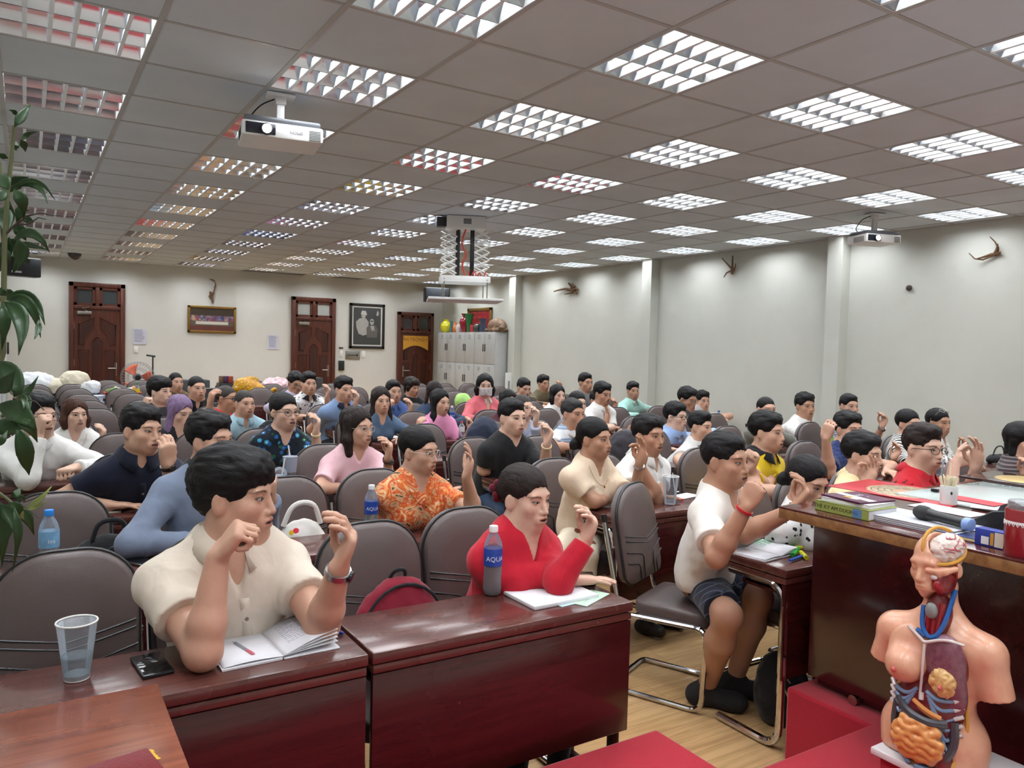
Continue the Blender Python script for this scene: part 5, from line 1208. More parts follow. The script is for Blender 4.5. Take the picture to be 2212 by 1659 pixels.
# drinks behind the cream polo
p = pz(626, 1058, D75); t = ob('tumbler', 'tall grey frosted tumbler with white straw behind the cream polo', 'cup', p)
MB().lathe([(.001, .002), (.030, .002), (.034, .10), (.043, .19), (.043, .195), (.001, .193)], n=28).build('tumbler_body', mat('frosted_grey', (150, 158, 172), .35), t); MB().lathe([(.0305, .003), (.0345, .10), (.0355, .105)], n=28).build('drink', mat('grey_drink', (110, 108, 112), .4), t); MB().tube([(0, 0, .18), (-.012, .0, .26)], .004, 8).build('straw', M_cupw, t)
p = pz(603, 1066, D75); t = ob('dome_cup', 'clear cup with dome lid and slanted straw beside the tall tumbler', 'cup', p); MB().lathe([(.001, .002), (.028, .002), (.040, .105)], n=28).lathe([(.041, .104), (.043, .107), (.040, .125), (.028, .142), (.010, .150)], n=28).build('cup_wall', M_pet, t); MB().lathe([(.001, .003), (.027, .003), (.033, .05), (.001, .05)], n=24).build('drink', mat('milky_drink', (206, 196, 190), .4), t); MB().tube([(0, 0, .03), (.03, 0, .20)], .004, 8).build('straw', M_cupw, t)
for lab, x, y, w, d, rz in (('white sheets on the desk beside the grey tumbler', 650, 1052, .16, .10, .2), ('open notebook the pink tee is writing in', 728, 1062, .22, .15, -.1), ('white notebook in front of the long-haired denim jacket', 838, 946, .20, .15, -.1), ('white papers before the light blue polo', 500, 935, .22, .15, .1), ('notebook on the desk of the floral black collar man', 690, 885, .2, .15, .1), ('papers under the hand of the white top bob woman', 182, 985, .22, .16, .2)):
    slab('notebook', lab, 'notebook', pz(x, y, D75), w, d, .010, M_paper, rz)
phone('phone lying by the fist of the white shirt man', pz(170, 1024, D75), .3, c=(120, 130, 124))
p = pz(533, 940, D75); t = ob('dome_cup', 'clear dome-lidded cup with straw before the light blue polo', 'cup', p); MB().lathe([(.001, .002), (.030, .002), (.044, .10)], n=20).lathe([(.045, .10), (.040, .125), (.022, .145), (.008, .15)], n=20).build('cup_wall', M_pet, t); MB().tube([(0, 0, .02), (-.005, 0, .24)], .0055, 8).build('straw', M_cupw, t)
# --- middle block
cup('empty clear plastic cup with a straw stub before the white polo with red mark', pz(1447, 1090, D75), h=.16, r0=.030, r1=.045)
slab('notebook', 'white sheets on the desk beside the cream blouse', 'notebook', pz(1288, 1094, D75), .16, .07, .004, M_paper, -.3)
slab('notebook', 'white paper next to the empty plastic cup', 'notebook', pz(1480, 1072, D75), .18, .10, .004, M_paper, .2)
pen('red marker on the white paper next to the empty cup', pz(1458, 1076, .758), pz(1475, 1080, .758), (222, 40, 50), r=.006)
p1, p2 = pz(1592, 1212, D75), pz(1700, 1200, D75)
open_notebook('open ringed notebook with coloured writing at the aisle end of the first middle desk', pz(1650, 1196, D75), .12, w=.12, h=.17, lift=.022, lines=False)
g_ = MB(); rr = random.Random(5); t = COL.objects['open_notebook.001'] if 'open_notebook.001' in COL.objects else None
for i in range(14): g_.box((.018+.007*i, .02+.03*(i % 3), .0305), (.024+.007*i, .045+.03*(i % 3), .0312))
g_.build('coloured_notes', mat('note_green', (90, 180, 120), .6, var=.5, scale=60), t, smooth=0)
def marker(label, px, c, rz, l=.13, r=.010, z=D75+.010):
    p = pz(px[0], px[1], z); t = ob('highlighter', label, 'highlighter', p, rz, 'highlighters'); m_ = mat('marker_%d%d%d' % c, c, .4)
    MB().tube([(-l/2, 0, 0), (l*.1, 0, 0), (l*.12, 0, 0)], [r, r, r*.8], 12).build('barrel', m_, t); MB().tube([(l*.12, 0, 0), (l/2, 0, 0)], [r*1.05, r*.95], 12).build('pen_cap', m_, t); return t
marker('green highlighter on the aisle-end notebook', (1718, 1192), (40, 190, 70), .5); marker('yellow highlighter at the teacher desk edge', (1738, 1182), (232, 226, 50), -.3, l=.1); marker('blue pen on the aisle-end desk', (1722, 1205), (40, 90, 200), .2, r=.006); marker('second yellow highlighter beside the green one', (1736, 1199), (232, 226, 50), .9, l=.09)
pen('golden pen lying in the open book behind the white V-neck', pz(1592, 1052, .775), pz(1622, 1046, .775), (200, 150, 70))
slab('open_book', 'open white book on the desk behind the white V-neck', 'book', pz(1625, 1050, D75), .30, .20, .016, M_paper, .2)
soft_bag('shoulder_bag', 'brown leather handbag standing on the floor beside the cream blouse', (2.42, 3.60, .0), [elli((0, 0, .20), (.10, .14, .20), k=.05)], mat('brown_leather', (92, 60, 44), .5, bump=.1), extra=strap([(0, -.09, .36), (0, -.07, .55), (0, .07, .55), (0, .09, .36)], .010, mat('brown_leather', (92, 60, 44), .5)))
soft_bag('backpack', 'black bag slumped on the floor under the aisle-end desk', (2.90, 2.16, .0), [elli((0, 0, .14), (.13, .10, .17), k=.05)], M_bblack, extra=lambda o, P: MB().tube(fillet([P+np.array(q) for q in ((-.06, -.095, .22), (-.10, -.10, .26), (-.12, -.10, .22), (-.09, -.10, .19), (-.04, -.09, .12))], .02, 4), .004, 6).build('white_strap', M_white, o, org=tuple(P)))
soft_bag('backpack', 'navy padded backpack on the desk seat behind the black tee youth', sd(pd(1050, 950, 6.0)), [elli((0, 0, .15), (.15, .10, .16), k=.05)], cloth('navy_quilt', (46, 52, 70)), vox=.012)
soft_bag('backpack', 'dark grey backpack on the chair between cream blouse and banded polo', sd(pd(1362, 990, 5.4)), [elli((0, 0, .14), (.17, .11, .17), k=.05)], cloth('dark_grey_nylon', (56, 54, 60)), vox=.012)
soft_bag('jacket', 'black jacket hung over the chair beside the sky blue polo', sd(pd(712, 905, 6.4)), [elli((0, 0, .09), (.15, .07, .14), k=.05)], M_bblack, vox=.012)
soft_bag('carrier_bag', 'lime green bag behind the dark fringe woman', sd(pd(985, 838, 10.5)), [elli((0, 0, .10), (.12, .09, .12), k=.05)], cloth('lime_bag', (178, 226, 130)), vox=.014)
water_bottle('water bottle with blue label in front of the coral hoodie', sd(pd(1017, 905, 7.9)), h=.225)
cup('clear plastic cup left of the bottle before the coral hoodie', sd(pd(1003, 906, 7.9))+np.array([-.03, 0, 0])); cup('clear plastic cup right of the bottle before the coral hoodie', sd(pd(1033, 906, 7.9))+np.array([.03, 0, 0]))
water_bottle('small bottle with red cap on the desk behind the raised hand of the orange blouse', sd(pz(1024, 956, D75)), h=.17, r=.028, label_c=(214, 216, 220), txt='', cap=(220, 50, 50), fill=.3)
water_bottle('small water bottle with blue cap near the right wall, between two grey tees', sd(pd(1608, 905, 8.6)), h=.2, r=.03, cap=(60, 90, 160), txt='')
water_bottle('green and yellow bottle on the desk before the open white shirt', sd(pz(1776, 972, D75)), h=.17, r=.032, label_c=(150, 200, 70), txt='', fill=.5, liq=mat('green_drink', (150, 190, 70), .4))
soft_bag('handbag', 'black handbag with loop handles on the desk at the right edge', sd(pz(2172, 985, D75)), [elli((0, 0, .03), (.16, .06, .045), k=.03)], M_bblack, extra=strap([(-.1, 0, .05), (-.05, 0, .14), (.07, 0, .14), (.1, 0, .05)], .006, M_bblack), vox=.009)
cup('clear plastic cup before the red polo with round glasses', sd(pz(2040, 1030, D75)), h=.13)
slab('notebook', 'white papers on the desk at the far right edge', 'notebook', sd(pz(2190, 1003, D75))+np.array([.1, 0, 0]), .30, .14, .006, M_paper, .0)
# --- back left: bags, basket, fan, stand
zb = D75
def bag_at(label, px, d, r, m, vox=.016, amp=.014, nm='plastic_bag', extra=None, dz=0):
    P = pd(px[0], px[1], d); P[2] = zb; P = sd(P); P[2] += .012+dz
    return soft_bag(nm, label, P, [elli((0, 0, r[2]*.75), r, k=.05), elli((r[0]*.3, 0, r[2]*1.2), (r[0]*.5, r[1]*.6, r[2]*.4), k=.05)], m, extra, vox, amp)
M_poly = mat('white_polythene', (226, 228, 232), .35, bump=.3, bscale=30); M_canvas = cloth('cream_canvas', (222, 212, 190))
bag_at('big white plastic bag on the rear desk, nearest the left wall', (72, 860), 10.4, (.30, .18, .20), M_poly); bag_at('bundle of cream cloth tied with yellow plastic, next to the big white bag', (118, 862), 10.5, (.20, .16, .15), M_canvas)
bag_at('large cream canvas sack on the rear desk before the left door', (162, 862), 10.7, (.22, .17, .21), M_canvas); bag_at('white cloth heaped on blue-white folders beside the red basket', (208, 864), 10.3, (.12, .10, .10), M_poly, dz=.095)
P = sd(pd(212, 866, 10.1))
for k in range(4): slab('folder', 'pale blue folder, %s from the bottom of the stack by the red basket' % ORD[k], 'folder', P+np.array([.006*k-.06, .0, .024*k-.0]), .22, .2, .023, mat('pale_folder', (206, 214, 232), .6), .1*k-.1, group='stacked folders')
P = sd(pd(265, 862, 10.3)); t = ob('basket', 'red plastic basket full of papers and packs on the rear desk', 'basket', P)
bk = MB(); w0, w1 = .17, .21
for a_, b_ in (((-1, -1), (1, -1)), ((1, -1), (1, 1)), ((1, 1), (-1, 1)), ((-1, 1), (-1, -1))):
    bk.grid([[(a_[0]*w*(1-u)+b_[0]*w*u, (a_[1]*(1-u)+b_[1]*u)*w*.7, zz) for u in np.linspace(0, 1, 10)] for w, zz in ((w0, 0), (w1*.96, .10), (w1, .13), (w1*1.06, .132))])
bk.box((-w0, -w0*.7, 0), (w0, w0*.7, .006)).build('basket_wall', mat('red_plastic', (186, 34, 38), .4), t, solid=.004)
for q, (dx, dy, c, a_) in enumerate(((-.12, 0, (120, 150, 80), .3), (-.04, .02, (214, 220, 180), -.5), (.05, -.02, (226, 226, 220), .2), (.11, .03, (222, 176, 110), .6), (.0, -.05, (236, 238, 236), -.2))):
    Q = P+np.array([dx, dy, .09]); u = np.array([math.cos(a_), 0, math.sin(a_)]); w = np.array([-math.sin(a_), 0, math.cos(a_)])
    tag(MB().obox((0, 0, .06), [u, np.array([0, 1, 0]), w], (.07, .05, .035), .008).build('snack_pack', mat('pack_%d' % q, c, .5), org=None), 'small pack in the red basket, %s from the left' % ORD[[0, 1, 3, 4, 2][q]], 'pack', 'packs in the red basket').location = Q
P = sd(pd(290, 858, 10.2))+np.array([.06, .0, 0]); t = water_bottle('green and yellow bottle standing right of the red basket', P, h=.26, r=.034, label_c=(226, 200, 40), txt='', fill=.7, liq=mat('dark_green_drink', (40, 80, 40), .3), cap=(60, 120, 80))
# fan
Fp = pd(297, 815, 12.2); t = ob('pedestal_fan', 'pedestal fan with orange blades and round wire guard before the left door', 'fan', (Fp[0], Fp[1], 0)); zc = Fp[2]; R_f = .245
fd = nz([CAM[0]-Fp[0]+1.0, CAM[1]-Fp[1], 0]); fu = np.array([0, 0, 1.]); fs = nz(np.cross(fd, fu)); fc = np.array([0, 0, zc])
gd = MB()
for o_, rr in ((.05, R_f), (.10, R_f*.62), (.115, R_f*.25), (-.03, R_f*.9), (-.06, R_f*.5)): gd.tube([fc+fd*o_+rr*(fs*math.cos(a)+fu*math.sin(a)) for a in np.linspace(0, 2*PI, 41)[:-1]], .004, 5, closed=True)
for k in range(32):
    a = 2*PI*k/32; e_ = fs*math.cos(a)+fu*math.sin(a); gd.tube([fc+fd*.118+e_*.04, fc+fd*.10+e_*R_f*.62, fc+fd*.05+e_*R_f, fc-fd*.03+e_*R_f*.9, fc-fd*.06+e_*R_f*.5], .0016, 4)
gd.build('wire_guard', mat('guard_wire', (150, 150, 155), .4), t)
M_or = mat('orange_blade', (232, 92, 44), .35)
for k in range(3):
    a0 = k*2*PI/3+.5; rows = []
    for rr in (.05, .10, .16, .205): rows.append([fc+fd*(.03-.05*v)+rr*(fs*math.cos(a0+v*1.05*(.6+rr*2.2))+fu*math.sin(a0+v*1.05*(.6+rr*2.2))) for v in np.linspace(0, 1, 8)])
    MB().grid(rows).build('fan_blade', M_or, t, solid=.004)
MB().lathe([(.001, .13), (.04, .125), (.045, .10), (.045, -.02), (.05, -.05), (.06, -.10), (.05, -.2), (.001, -.21)], fc, 20, ax=np.array([fs, fu, fd])).build('motor', M_black, t)
MB().tube([(0, 0, 0.02), (0, 0, zc-.05)], .018, 10).build('pole', mat('fan_pole', (210, 210, 206), .4), t); MB().lathe([(.2, 0), (.2, .02), (.05, .05), (.001, .055)], n=28).build('base', M_black, t)
Q = pd(330, 800, 13.1); zt = pd(333, 770, 13.1)[2]; t = ob('boom_stand', 'thin black stand with a short cross arm right of the fan', 'stand', (Q[0], Q[1], 0)); MB().tube([(0, 0, 0), (0, 0, zt*.62)], .018, 8).tube([(0, 0, zt*.6), (0, 0, zt)], .012, 8).build('pole', M_black, t); MB().tube([(.04, 0, zt), (-.10, .0, zt+.02)], .016, 8).build('cross_arm', M_black, t); MB().lathe([(.22, 0), (.22, .015), (.02, .03)], n=20).build('base', M_black, t)
# yellow carp cushion, pink bag, black cases at the back
Q = sd(pd(552, 848, 11.2)); l_ = np.array([.85, -.53, 0]); M_carp = Gr('carp_gold'); co = M_carp.co(); d_ = M_carp.voro(co, 26); M_carp.set(col=M_carp.mix(M_carp.step(d_, .05, .55), lin((236, 196, 40)), lin((190, 132, 18))), rough=.4); M_carp.bump(d_, .6, .01)
o = blob('fish_cushion', [elli(Q+l_*(-.05)+np.array([0, 0, .17]), (.26, .10, .13), np.array([nz([.78, -.48, -.35]), nz([.53, .85, 0]), nz([.3, -.18, .93])]), k=.05), elli(Q-l_*.22+np.array([0, 0, .16]), (.10, .08, .08), k=.04), cone(Q+l_*.16+np.array([0, 0, .08]), Q+l_*.30+np.array([0, 0, .17]), .04, .03, k=.03), cone(Q+l_*.16+np.array([0, 0, .08]), Q+l_*.30+np.array([0, 0, .04]), .04, .03, k=.03), elli(Q+l_*(-.05)+np.array([0, 0, .30]), (.12, .015, .05), np.array([l_, [.53, .85, 0], [0, 0, 1]]), k=.03)], .012, M_carp.mat, None, Q)
tag(o, 'golden yellow carp-shaped cushion lying on the rear desk', 'cushion'); MB().ell(Q-l_*.25+np.array([-.03, -.07, .19]), (.016,)*3, 10).build('eye', M_white, o, org=tuple(Q))
bag_at('pink plastic bag behind the carp cushion', (604, 850), 12.3, (.24, .16, .16), mat('pink_polythene', (226, 190, 196), .35, bump=.3, bscale=30), amp=.02)
def case_at(label, px, d, w, dd, h, m, nm='equipment_case', rz=0, base=0):
    P = pd(px[0], px[1], d); t = ob(nm, label, 'case', (P[0], P[1], base), rz); MB().box((-w/2, -dd/2, 0), (w/2, dd/2, h), .015).build('body', m, t); MB().tube(fillet([(-.08, -dd/2-.0, h*.8), (-.08, -dd/2-.03, h*.8), (.08, -dd/2-.03, h*.8), (.08, -dd/2, h*.8)], .02, 4), .008, 6).build('handle', M_steel, t); return t
case_at('black flight case with metal rim standing before the middle door', (658, 810), 13.2, .52, .4, 1.02, mat('flight_case', (48, 46, 46), .4)); case_at('dark equipment box behind the cropped man in black polo', (410, 835), 12.2, .55, .3, .98, mat('dark_grey_box', (52, 56, 60), .5)); case_at('black office chair back behind the raised hand with a small bag', (455, 848), 10.2, .42, .10, .98, M_black, nm='office_chair'); case_at('dark cabinet with purple and red boxes on the back wall side', (520, 832), 12.6, .7, .3, .93, M_black, nm='low_cabinet')
for k, (x, c) in enumerate((((488), (70, 40, 74)), ((498), (150, 60, 40)), ((478), (120, 90, 70)))):
    P = pd(x, 828, 12.4); P[2] = .932; slab('gift_box', ['plum', 'rust red', 'tan'][k]+' small box on the dark cabinet near the carp cushion', 'box', P, .07, .06, .11, mat('giftbox_%d' % k, c, .5), 0, 'small boxes')
# --- back wall hangings
def framed(label, a, b, Yw, m_f, fw, art, mat2=None, nm='framed_picture'):
    p, q = py_(a[0], a[1], Yw), py_(b[0], b[1], Yw); x0, x1, z1, z0 = p[0], q[0], p[2], q[2]; c = np.array([(x0+x1)/2, Yw, (z0+z1)/2]); w, h = (x1-x0)/2, (z1-z0)/2
    t = ob(nm, label, 'picture', c); f_ = MB()
    for lo, hi in (((-w, -.035, -h), (-w+fw, -.002, h)), ((w-fw, -.035, -h), (w, -.002, h)), ((-w, -.035, -h), (w, -.002, -h+fw)), ((-w, -.035, h-fw), (w, -.002, h))): f_.box(lo, hi, .006)
    f_.build('frame', m_f, t)
    if mat2: MB().box((-w+fw, -.016, -h+fw), (w-fw, -.006, h-fw)).build('mount', mat2, t, smooth=0); fw += fw*.55
    MB().box((-w+fw, -.020, -h+fw), (w-fw, -.004, h-fw)).build('picture_sheet', art, t, smooth=0); return t, w-fw, h-fw
g = Gr('crowd_painting'); co = g.co(); x, y, z = g.xyz(co); n = g.noise(co, 6, 3); d_ = g.voro(g.vec(x*1.3, 0, z), 17, 'Color'); r_, g1, b1 = g.xyz(d_)
base = g.mix(g.step(z+n*.02, .02, .10), lin((92, 84, 70)), lin((62, 52, 42))); fig = g.mix(r_, lin((52, 66, 130)), g.mix(g1, lin((176, 50, 44)), lin((206, 190, 150))))
band = g.step(z, -.04, -.015)*(1-g.step(z, .055, .085)); col = g.mix(band*.85, base, fig); tb = g.step(z, -.10, -.085)*(1-g.step(z, -.045, -.03))*(1-g.step(g.m('ABSOLUTE', x), .28, .30)); col = g.mix(tb, col, lin((206, 202, 190))); col = g.mix(1-g.step(z, -.13, -.105), col, g.mix(n, lin((120, 50, 40)), lin((70, 60, 56)))); g.set(col=col, rough=.4); M_art1 = g.mat
t, w_, h_ = framed('wide gilt-framed painting of people seated along a table, on the back wall', (405, 659), (509, 721), YB, M_gold, .045, M_art1)
M_art2 = mat('charcoal_sheet', (62, 64, 64), .3)
t, w_, h_ = framed('black framed portrait of two people, one wearing a hat, between the doors', (755, 654), (829, 754), YB, mat('black_frame', (38, 34, 32), .3), .055, M_art2, mat2=mat('mount_white', (216, 216, 212), .6))
M_fig = mat('figure_grey', (160, 158, 154), .6, var=.15, scale=18); M_fig2 = mat('figure_dark', (92, 90, 88), .6, var=.4, scale=40); xz = np.array([[1, 0, 0], [0, 0, 1], [0, -1, 0]])
def flat(poly, m, nm, dy): return MB().prism([(a*w_, b*h_) for a, b in poly], 0, .001, ax=xz, c=(0, -.0205-dy, 0)).build(nm, m, t, smooth=0)
circ = lambda cx, cz, rx, rz, n=18: [(cx+rx*math.cos(a), cz+rz*math.sin(a)) for a in np.linspace(0, 2*PI, n+1)[:-1]]
flat([(-.62, -.42), (-.78, -.10), (-.82, .22), (-.55, .42), (-.1, .42), (.10, .22), (.06, -.2), (.0, -.44), (-.3, -.52)], M_fig, 'printed_figure', 0); flat(circ(-.28, .56, .16, .15), M_fig, 'printed_head', .001); flat([(-.50, .64), (-.02, .60), (-.06, .68), (-.12, .82), (-.40, .84), (-.46, .70)], mat('hat_grey', (182, 180, 176), .6), 'printed_hat', .002)
flat([(-.02, -.62), (-.06, -.10), (.10, .06), (.62, .06), (.78, -.2), (.70, -.62)], M_fig2, 'printed_figure', .001); flat(circ(.34, .24, .15, .17), M_fig, 'printed_head', .002); flat(circ(.34, .28, .12, .03), M_black, 'printed_glasses', .003); flat([(.24, .02), (.48, .04), (.56, -.26), (.40, -.18), (.36, -.30), (.28, -.14)], M_fig, 'printed_scarf', .002); flat([(.66, .58), (.80, .60), (.84, .72), (.76, .88), (.68, .76)], M_fig, 'printed_mark', .001)
g = Gr('red_panel'); co = g.co(); x, y, z = g.xyz(co); n = g.noise(co, 30, 2); ln = g.m('LESS_THAN', g.m('ABSOLUTE', g.m('FRACT', z*9)-.5), .16)*g.step(n, .48, .55)*(1-g.step(g.m('ABSOLUTE', y), .26, .28)); g.set(col=g.mix(ln*.5, lin((150, 30, 42)), lin((206, 130, 110))), rough=.4); M_redp = g.mat
p, q = px_(1013, 667, XR), px_(1063, 718, XR); t = ob('framed_picture', 'red panel in a gold frame on the right wall above the lockers', 'picture', ((XR), (p[1]+q[1])/2, (p[2]+q[2])/2)); hw_, hh = abs(p[1]-q[1])/2, (p[2]-q[2])/2
f_ = MB()
for lo, hi in (((-.04, -hw_, -hh), (-.002, -hw_+.07, hh)), ((-.04, hw_-.07, -hh), (-.002, hw_, hh)), ((-.04, -hw_, -hh), (-.002, hw_, -hh+.06)), ((-.04, -hw_, hh-.06), (-.002, hw_, hh))): f_.box(lo, hi, .006)
f_.build('frame', M_gold, t); MB().box((-.02, -hw_+.06, -hh+.05), (-.003, hw_-.06, hh-.05)).build('picture_sheet', M_redp, t, smooth=0)
for lab, a, b in (('white printed notice on the back wall right of the left door', (287, 710), (316, 744)), ('white printed notice on the back wall left of the middle door', (578, 724), (602, 755))):
    p, q = py_(a[0], a[1], YB), py_(b[0], b[1], YB); t = ob('notice', lab, 'notice', ((p[0]+q[0])/2, YB-.006, (p[2]+q[2])/2), 0, 'printed notices'); w, h = (q[0]-p[0])/2, (p[2]-q[2])/2
    MB().box((-w, -.004, -h), (w, .004, h)).build('sheet', mat('notice_paper', (206, 206, 220), .6), t, smooth=0); L_ = MB(); rr = random.Random(len(lab))
    for k in range(12): L_.box((-w*.8, -.0055, h*.85-k*h*.14), (w*(.2+.6*rr.random()), -.0045, h*.85-k*h*.14+h*.05))
    L_.build('text_lines', mat('notice_ink', (128, 128, 160), .7), t, smooth=0)
def plate(nm, lab, cat, a, b, m, extra=None, dep=.012):
    p, q = py_(a[0], a[1], YB), py_(b[0], b[1], YB); t = ob(nm, lab, cat, ((p[0]+q[0])/2, YB, (p[2]+q[2])/2)); w, h = (q[0]-p[0])/2, (p[2]-q[2])/2; MB().box((-w, -dep, -h), (w, -.001, h), .003).build('plate', m, t)
    if extra: extra(t, w, h)
    return t
sw = lambda t, w, h: MB().box((-w*.4, -.017, -h*.5), (w*.4, -.011, h*.5), .002).build('rocker', mat('switch_white2', (232, 232, 228), .4), t)
plate('light_switch', 'light switch plate under the notice beside the left door', 'switch', (289, 748), (298, 762), M_white, sw); plate('light_switch', 'light switch beside the middle door', 'switch', (733, 757), (740, 771), M_white, sw); plate('light_switch', 'light switch right of the silver plate under the portrait', 'switch', (781, 758), (789, 772), M_white, sw)
plate('wall_sign', 'silver metal plate with engraved line under the portrait', 'sign', (746, 757), (777, 777), M_steel, lambda t, w, h: MB().box((-w*.7, -.014, -h*.12), (w*.6, -.011, h*.05)).box((w*.55, -.0145, -h*.3), (w*.68, -.011, h*.3)).build('engraving', M_black, t, smooth=0))
plate('wall_phone', 'black wall unit with dial right of the middle door', 'phone', (731, 779), (742, 800), M_black, lambda t, w, h: MB().lathe([(w*.7, .0), (w*.7, .02), (.001, .02)], (0, -.012, -h*.2), 16, ax=np.array([[1, 0, 0], [0, 0, 1], [0, -1, 0]])).build('dial', mat('dial_grey', (70, 70, 74), .4), t), dep=.05)
plate('wall_hook', 'small black hook rail above the light switch by the middle door', 'hook', (732, 750), (741, 753), M_black)
# speakers, dome camera
for lab, px, dp, rz in (('black loudspeaker high in the left back corner', (42, 577), 14.6, .35), ('black loudspeaker high in the right back corner', (936, 637), 14.9, -.3)):
    P = py_(px[0], px[1], dp); t = ob('wall_speaker', lab, 'speaker', (P[0]+(.08 if dp > 14.7 else 0), dp, P[2]), rz, 'loudspeakers'); MB().box((-.27, -.13, -.15), (.27, .13, .15), .02).build('enclosure', M_black, t); MB().box((-.25, -.138, -.135), (.25, -.128, .135), .01).build('grille', mat('speaker_cloth', (40, 44, 50), .8), t); MB().box((-.16, -.141, -.10), (-.02, -.137, -.07)).build('badge', mat('badge_grey', (190, 190, 188), .4), t)
    MB().tube([(0, .12, 0), (0, YB-dp-.005, .02)], .02, 8).build('bracket', M_black, t)
P = pz(161, 548, CEIL); t = ob('dome_camera', 'dark dome camera on the ceiling near the back wall', 'camera', P); MB().lathe([(.10, 0), (.10, -.02), (.085, -.05), (.05, -.085), (.001, -.10)], n=24).build('dome', mat('dark_dome', (52, 46, 42), .2), t)
# driftwood on the walls
M_drift = mat('driftwood', (104, 78, 56), .8, var=.3, bump=.4, bscale=90)
def drift(lab, anchor, P0, pxs, depth_off=.05):
    """branches as pixel polylines read on the wall plane, standing a little off it"""
    g = MB(); c = np.array(anchor(*P0))
    for pts, r in pxs:
        Q = []
        for k, (x, y) in enumerate(pts):
            q = np.array(anchor(x, y)); off = depth_off*(.4+1.2*k/len(pts)); n_ = np.array([-1, 0, 0]) if anchor is aR else np.array([0, -1, 0]); Q.append(q+n_*off)
        R = np.linspace(r*.75, r*.28, len(Q)); g.tube(Q, list(R), 7)
    o = g.build('driftwood', M_drift, org=tuple(c)); return tag(o, lab, 'driftwood', 'driftwood pieces on the walls')
aR = lambda x, y: px_(x, y, XR); aB = lambda x, y: py_(x, y, YB)
drift('pale driftwood with long curled arm high on the right wall near the camera', aR, (2150, 548), [([(2160, 548), (2145, 550), (2130, 556), (2118, 560)], .022), ([(2160, 548), (2140, 556), (2128, 562), (2112, 560), (2101, 548)], .016), ([(2158, 550), (2160, 535), (2155, 523), (2146, 513)], .016), ([(2160, 548), (2165, 545), (2168, 547)], .02), ([(2150, 552), (2158, 540), (2162, 528)], .026)])
drift('forked driftwood high on the right wall between two pillars', aR, (1585, 578), [([(1583, 592), (1586, 578), (1588, 566), (1590, 553)], .026), ([(1584, 582), (1575, 570), (1566, 558)], .02), ([(1584, 584), (1574, 590), (1570, 600)], .022), ([(1584, 590), (1592, 578), (1596, 570)], .022)])
drift('low tangled driftwood on the right wall before the last pillar', aR, (1238, 625), [([(1240, 628), (1225, 624), (1212, 627), (1203, 630)], .035), ([(1240, 628), (1248, 624), (1256, 626)], .05), ([(1240, 626), (1238, 617), (1234, 612)], .045), ([(1242, 630), (1232, 634), (1225, 636)], .03), ([(1240, 628), (1250, 634), (1254, 632)], .03), ([(1236, 626), (1246, 618), (1242, 612)], .035)])
drift('thin upright driftwood with a nest-like knot above the painting', aB, (459, 632), [([(459, 655), (458, 640), (463, 622), (464, 612), (458, 603)], .022), ([(458, 640), (453, 634), (452, 630)], .035), ([(458, 645), (452, 640), (455, 632), (462, 634)], .04), ([(464, 608), (455, 604), (451, 603)], .016), ([(462, 622), (466, 616)], .016)])
t = tag(MB().lathe([(.03, 0), (.03, .02), (.02, .035), (.001, .04)], n=20, ax=np.array([[0, 1, 0], [0, 0, 1], [-1, 0, 0]])).build('door_stop', mat('dark_bronze', (64, 52, 44), .4), org=None), 'small round dark knob on the right wall', 'knob'); t.location = px_(1965, 622, XR)-np.array([.002, 0, 0])
# --- on top of the lockers
LT = .0+1.905+.001
def on_lock(px): P = px_(px, 717, 7.72); return np.array([7.72, P[1], LT])
def vase(lab, px, prof, c, rough=.15, nm='vase'):
    s = 9.2e-3; P = on_lock(px); o = MB().lathe(prof, n=28).build(nm, mat('glaze_%d%d%d' % c, c, rough, coat=.5), smooth=50); o.location = P; return tag(o, lab, 'vase', 'vases on the lockers')
vase('round bright yellow vase with narrow neck on the lockers', 963, [(.001, 0), (.06, 0), (.10, .04), (.125, .11), (.115, .18), (.07, .23), (.045, .25), (.05, .28), (.06, .285)], (222, 216, 40)); vase('slim blue-green vase on the lockers', 975, [(.001, 0), (.035, 0), (.045, .08), (.03, .2), (.035, .24)], (80, 120, 120)); vase('orange glass bottle on the lockers', 983, [(.001, 0), (.05, 0), (.06, .06), (.05, .13), (.03, .16), (.025, .22)], (214, 110, 40)); vase('white round jar on the lockers', 992, [(.001, 0), (.06, 0), (.085, .07), (.075, .14), (.04, .17)], (214, 206, 200)); vase('tall crimson vase with flared mouth on the lockers', 1004, [(.001, 0), (.06, 0), (.10, .14), (.115, .21), (.10, .27), (.05, .31), (.055, .34), (.085, .385)], (146, 20, 44)); vase('green leaf-shaped vase behind the crimson one', 1013, [(.001, 0), (.05, 0), (.05, .10), (.07, .25), (.10, .38)], (40, 110, 60)); vase('small red and white bowl on the lockers', 1021, [(.001, 0), (.05, 0), (.06, .1), (.05, .15)], (196, 40, 66)); vase('dark green jar on the lockers', 1031, [(.001, 0), (.07, 0), (.09, .07), (.08, .14), (.05, .17)], (50, 62, 56)); vase('dark blue glass pot on the lockers', 1043, [(.001, 0), (.06, 0), (.08, .08), (.05, .15), (.07, .22), (.09, .27)], (56, 62, 84))
P = on_lock(1074); g = Gr('tortoise_shell'); d_ = g.voro(g.co(), 7.5, 'Distance', 'F1'); d2 = g.voro(g.co(), 7.5, 'Distance', 'DISTANCE_TO_EDGE'); g.set(col=g.mix(g.step(d2, .0, .07), lin((70, 54, 40)), g.mix(g.step(d_, .1, .5), lin((176, 144, 112)), lin((132, 102, 78)))), rough=.5); g.bump(d2, .6, .02); M_shell = g.mat
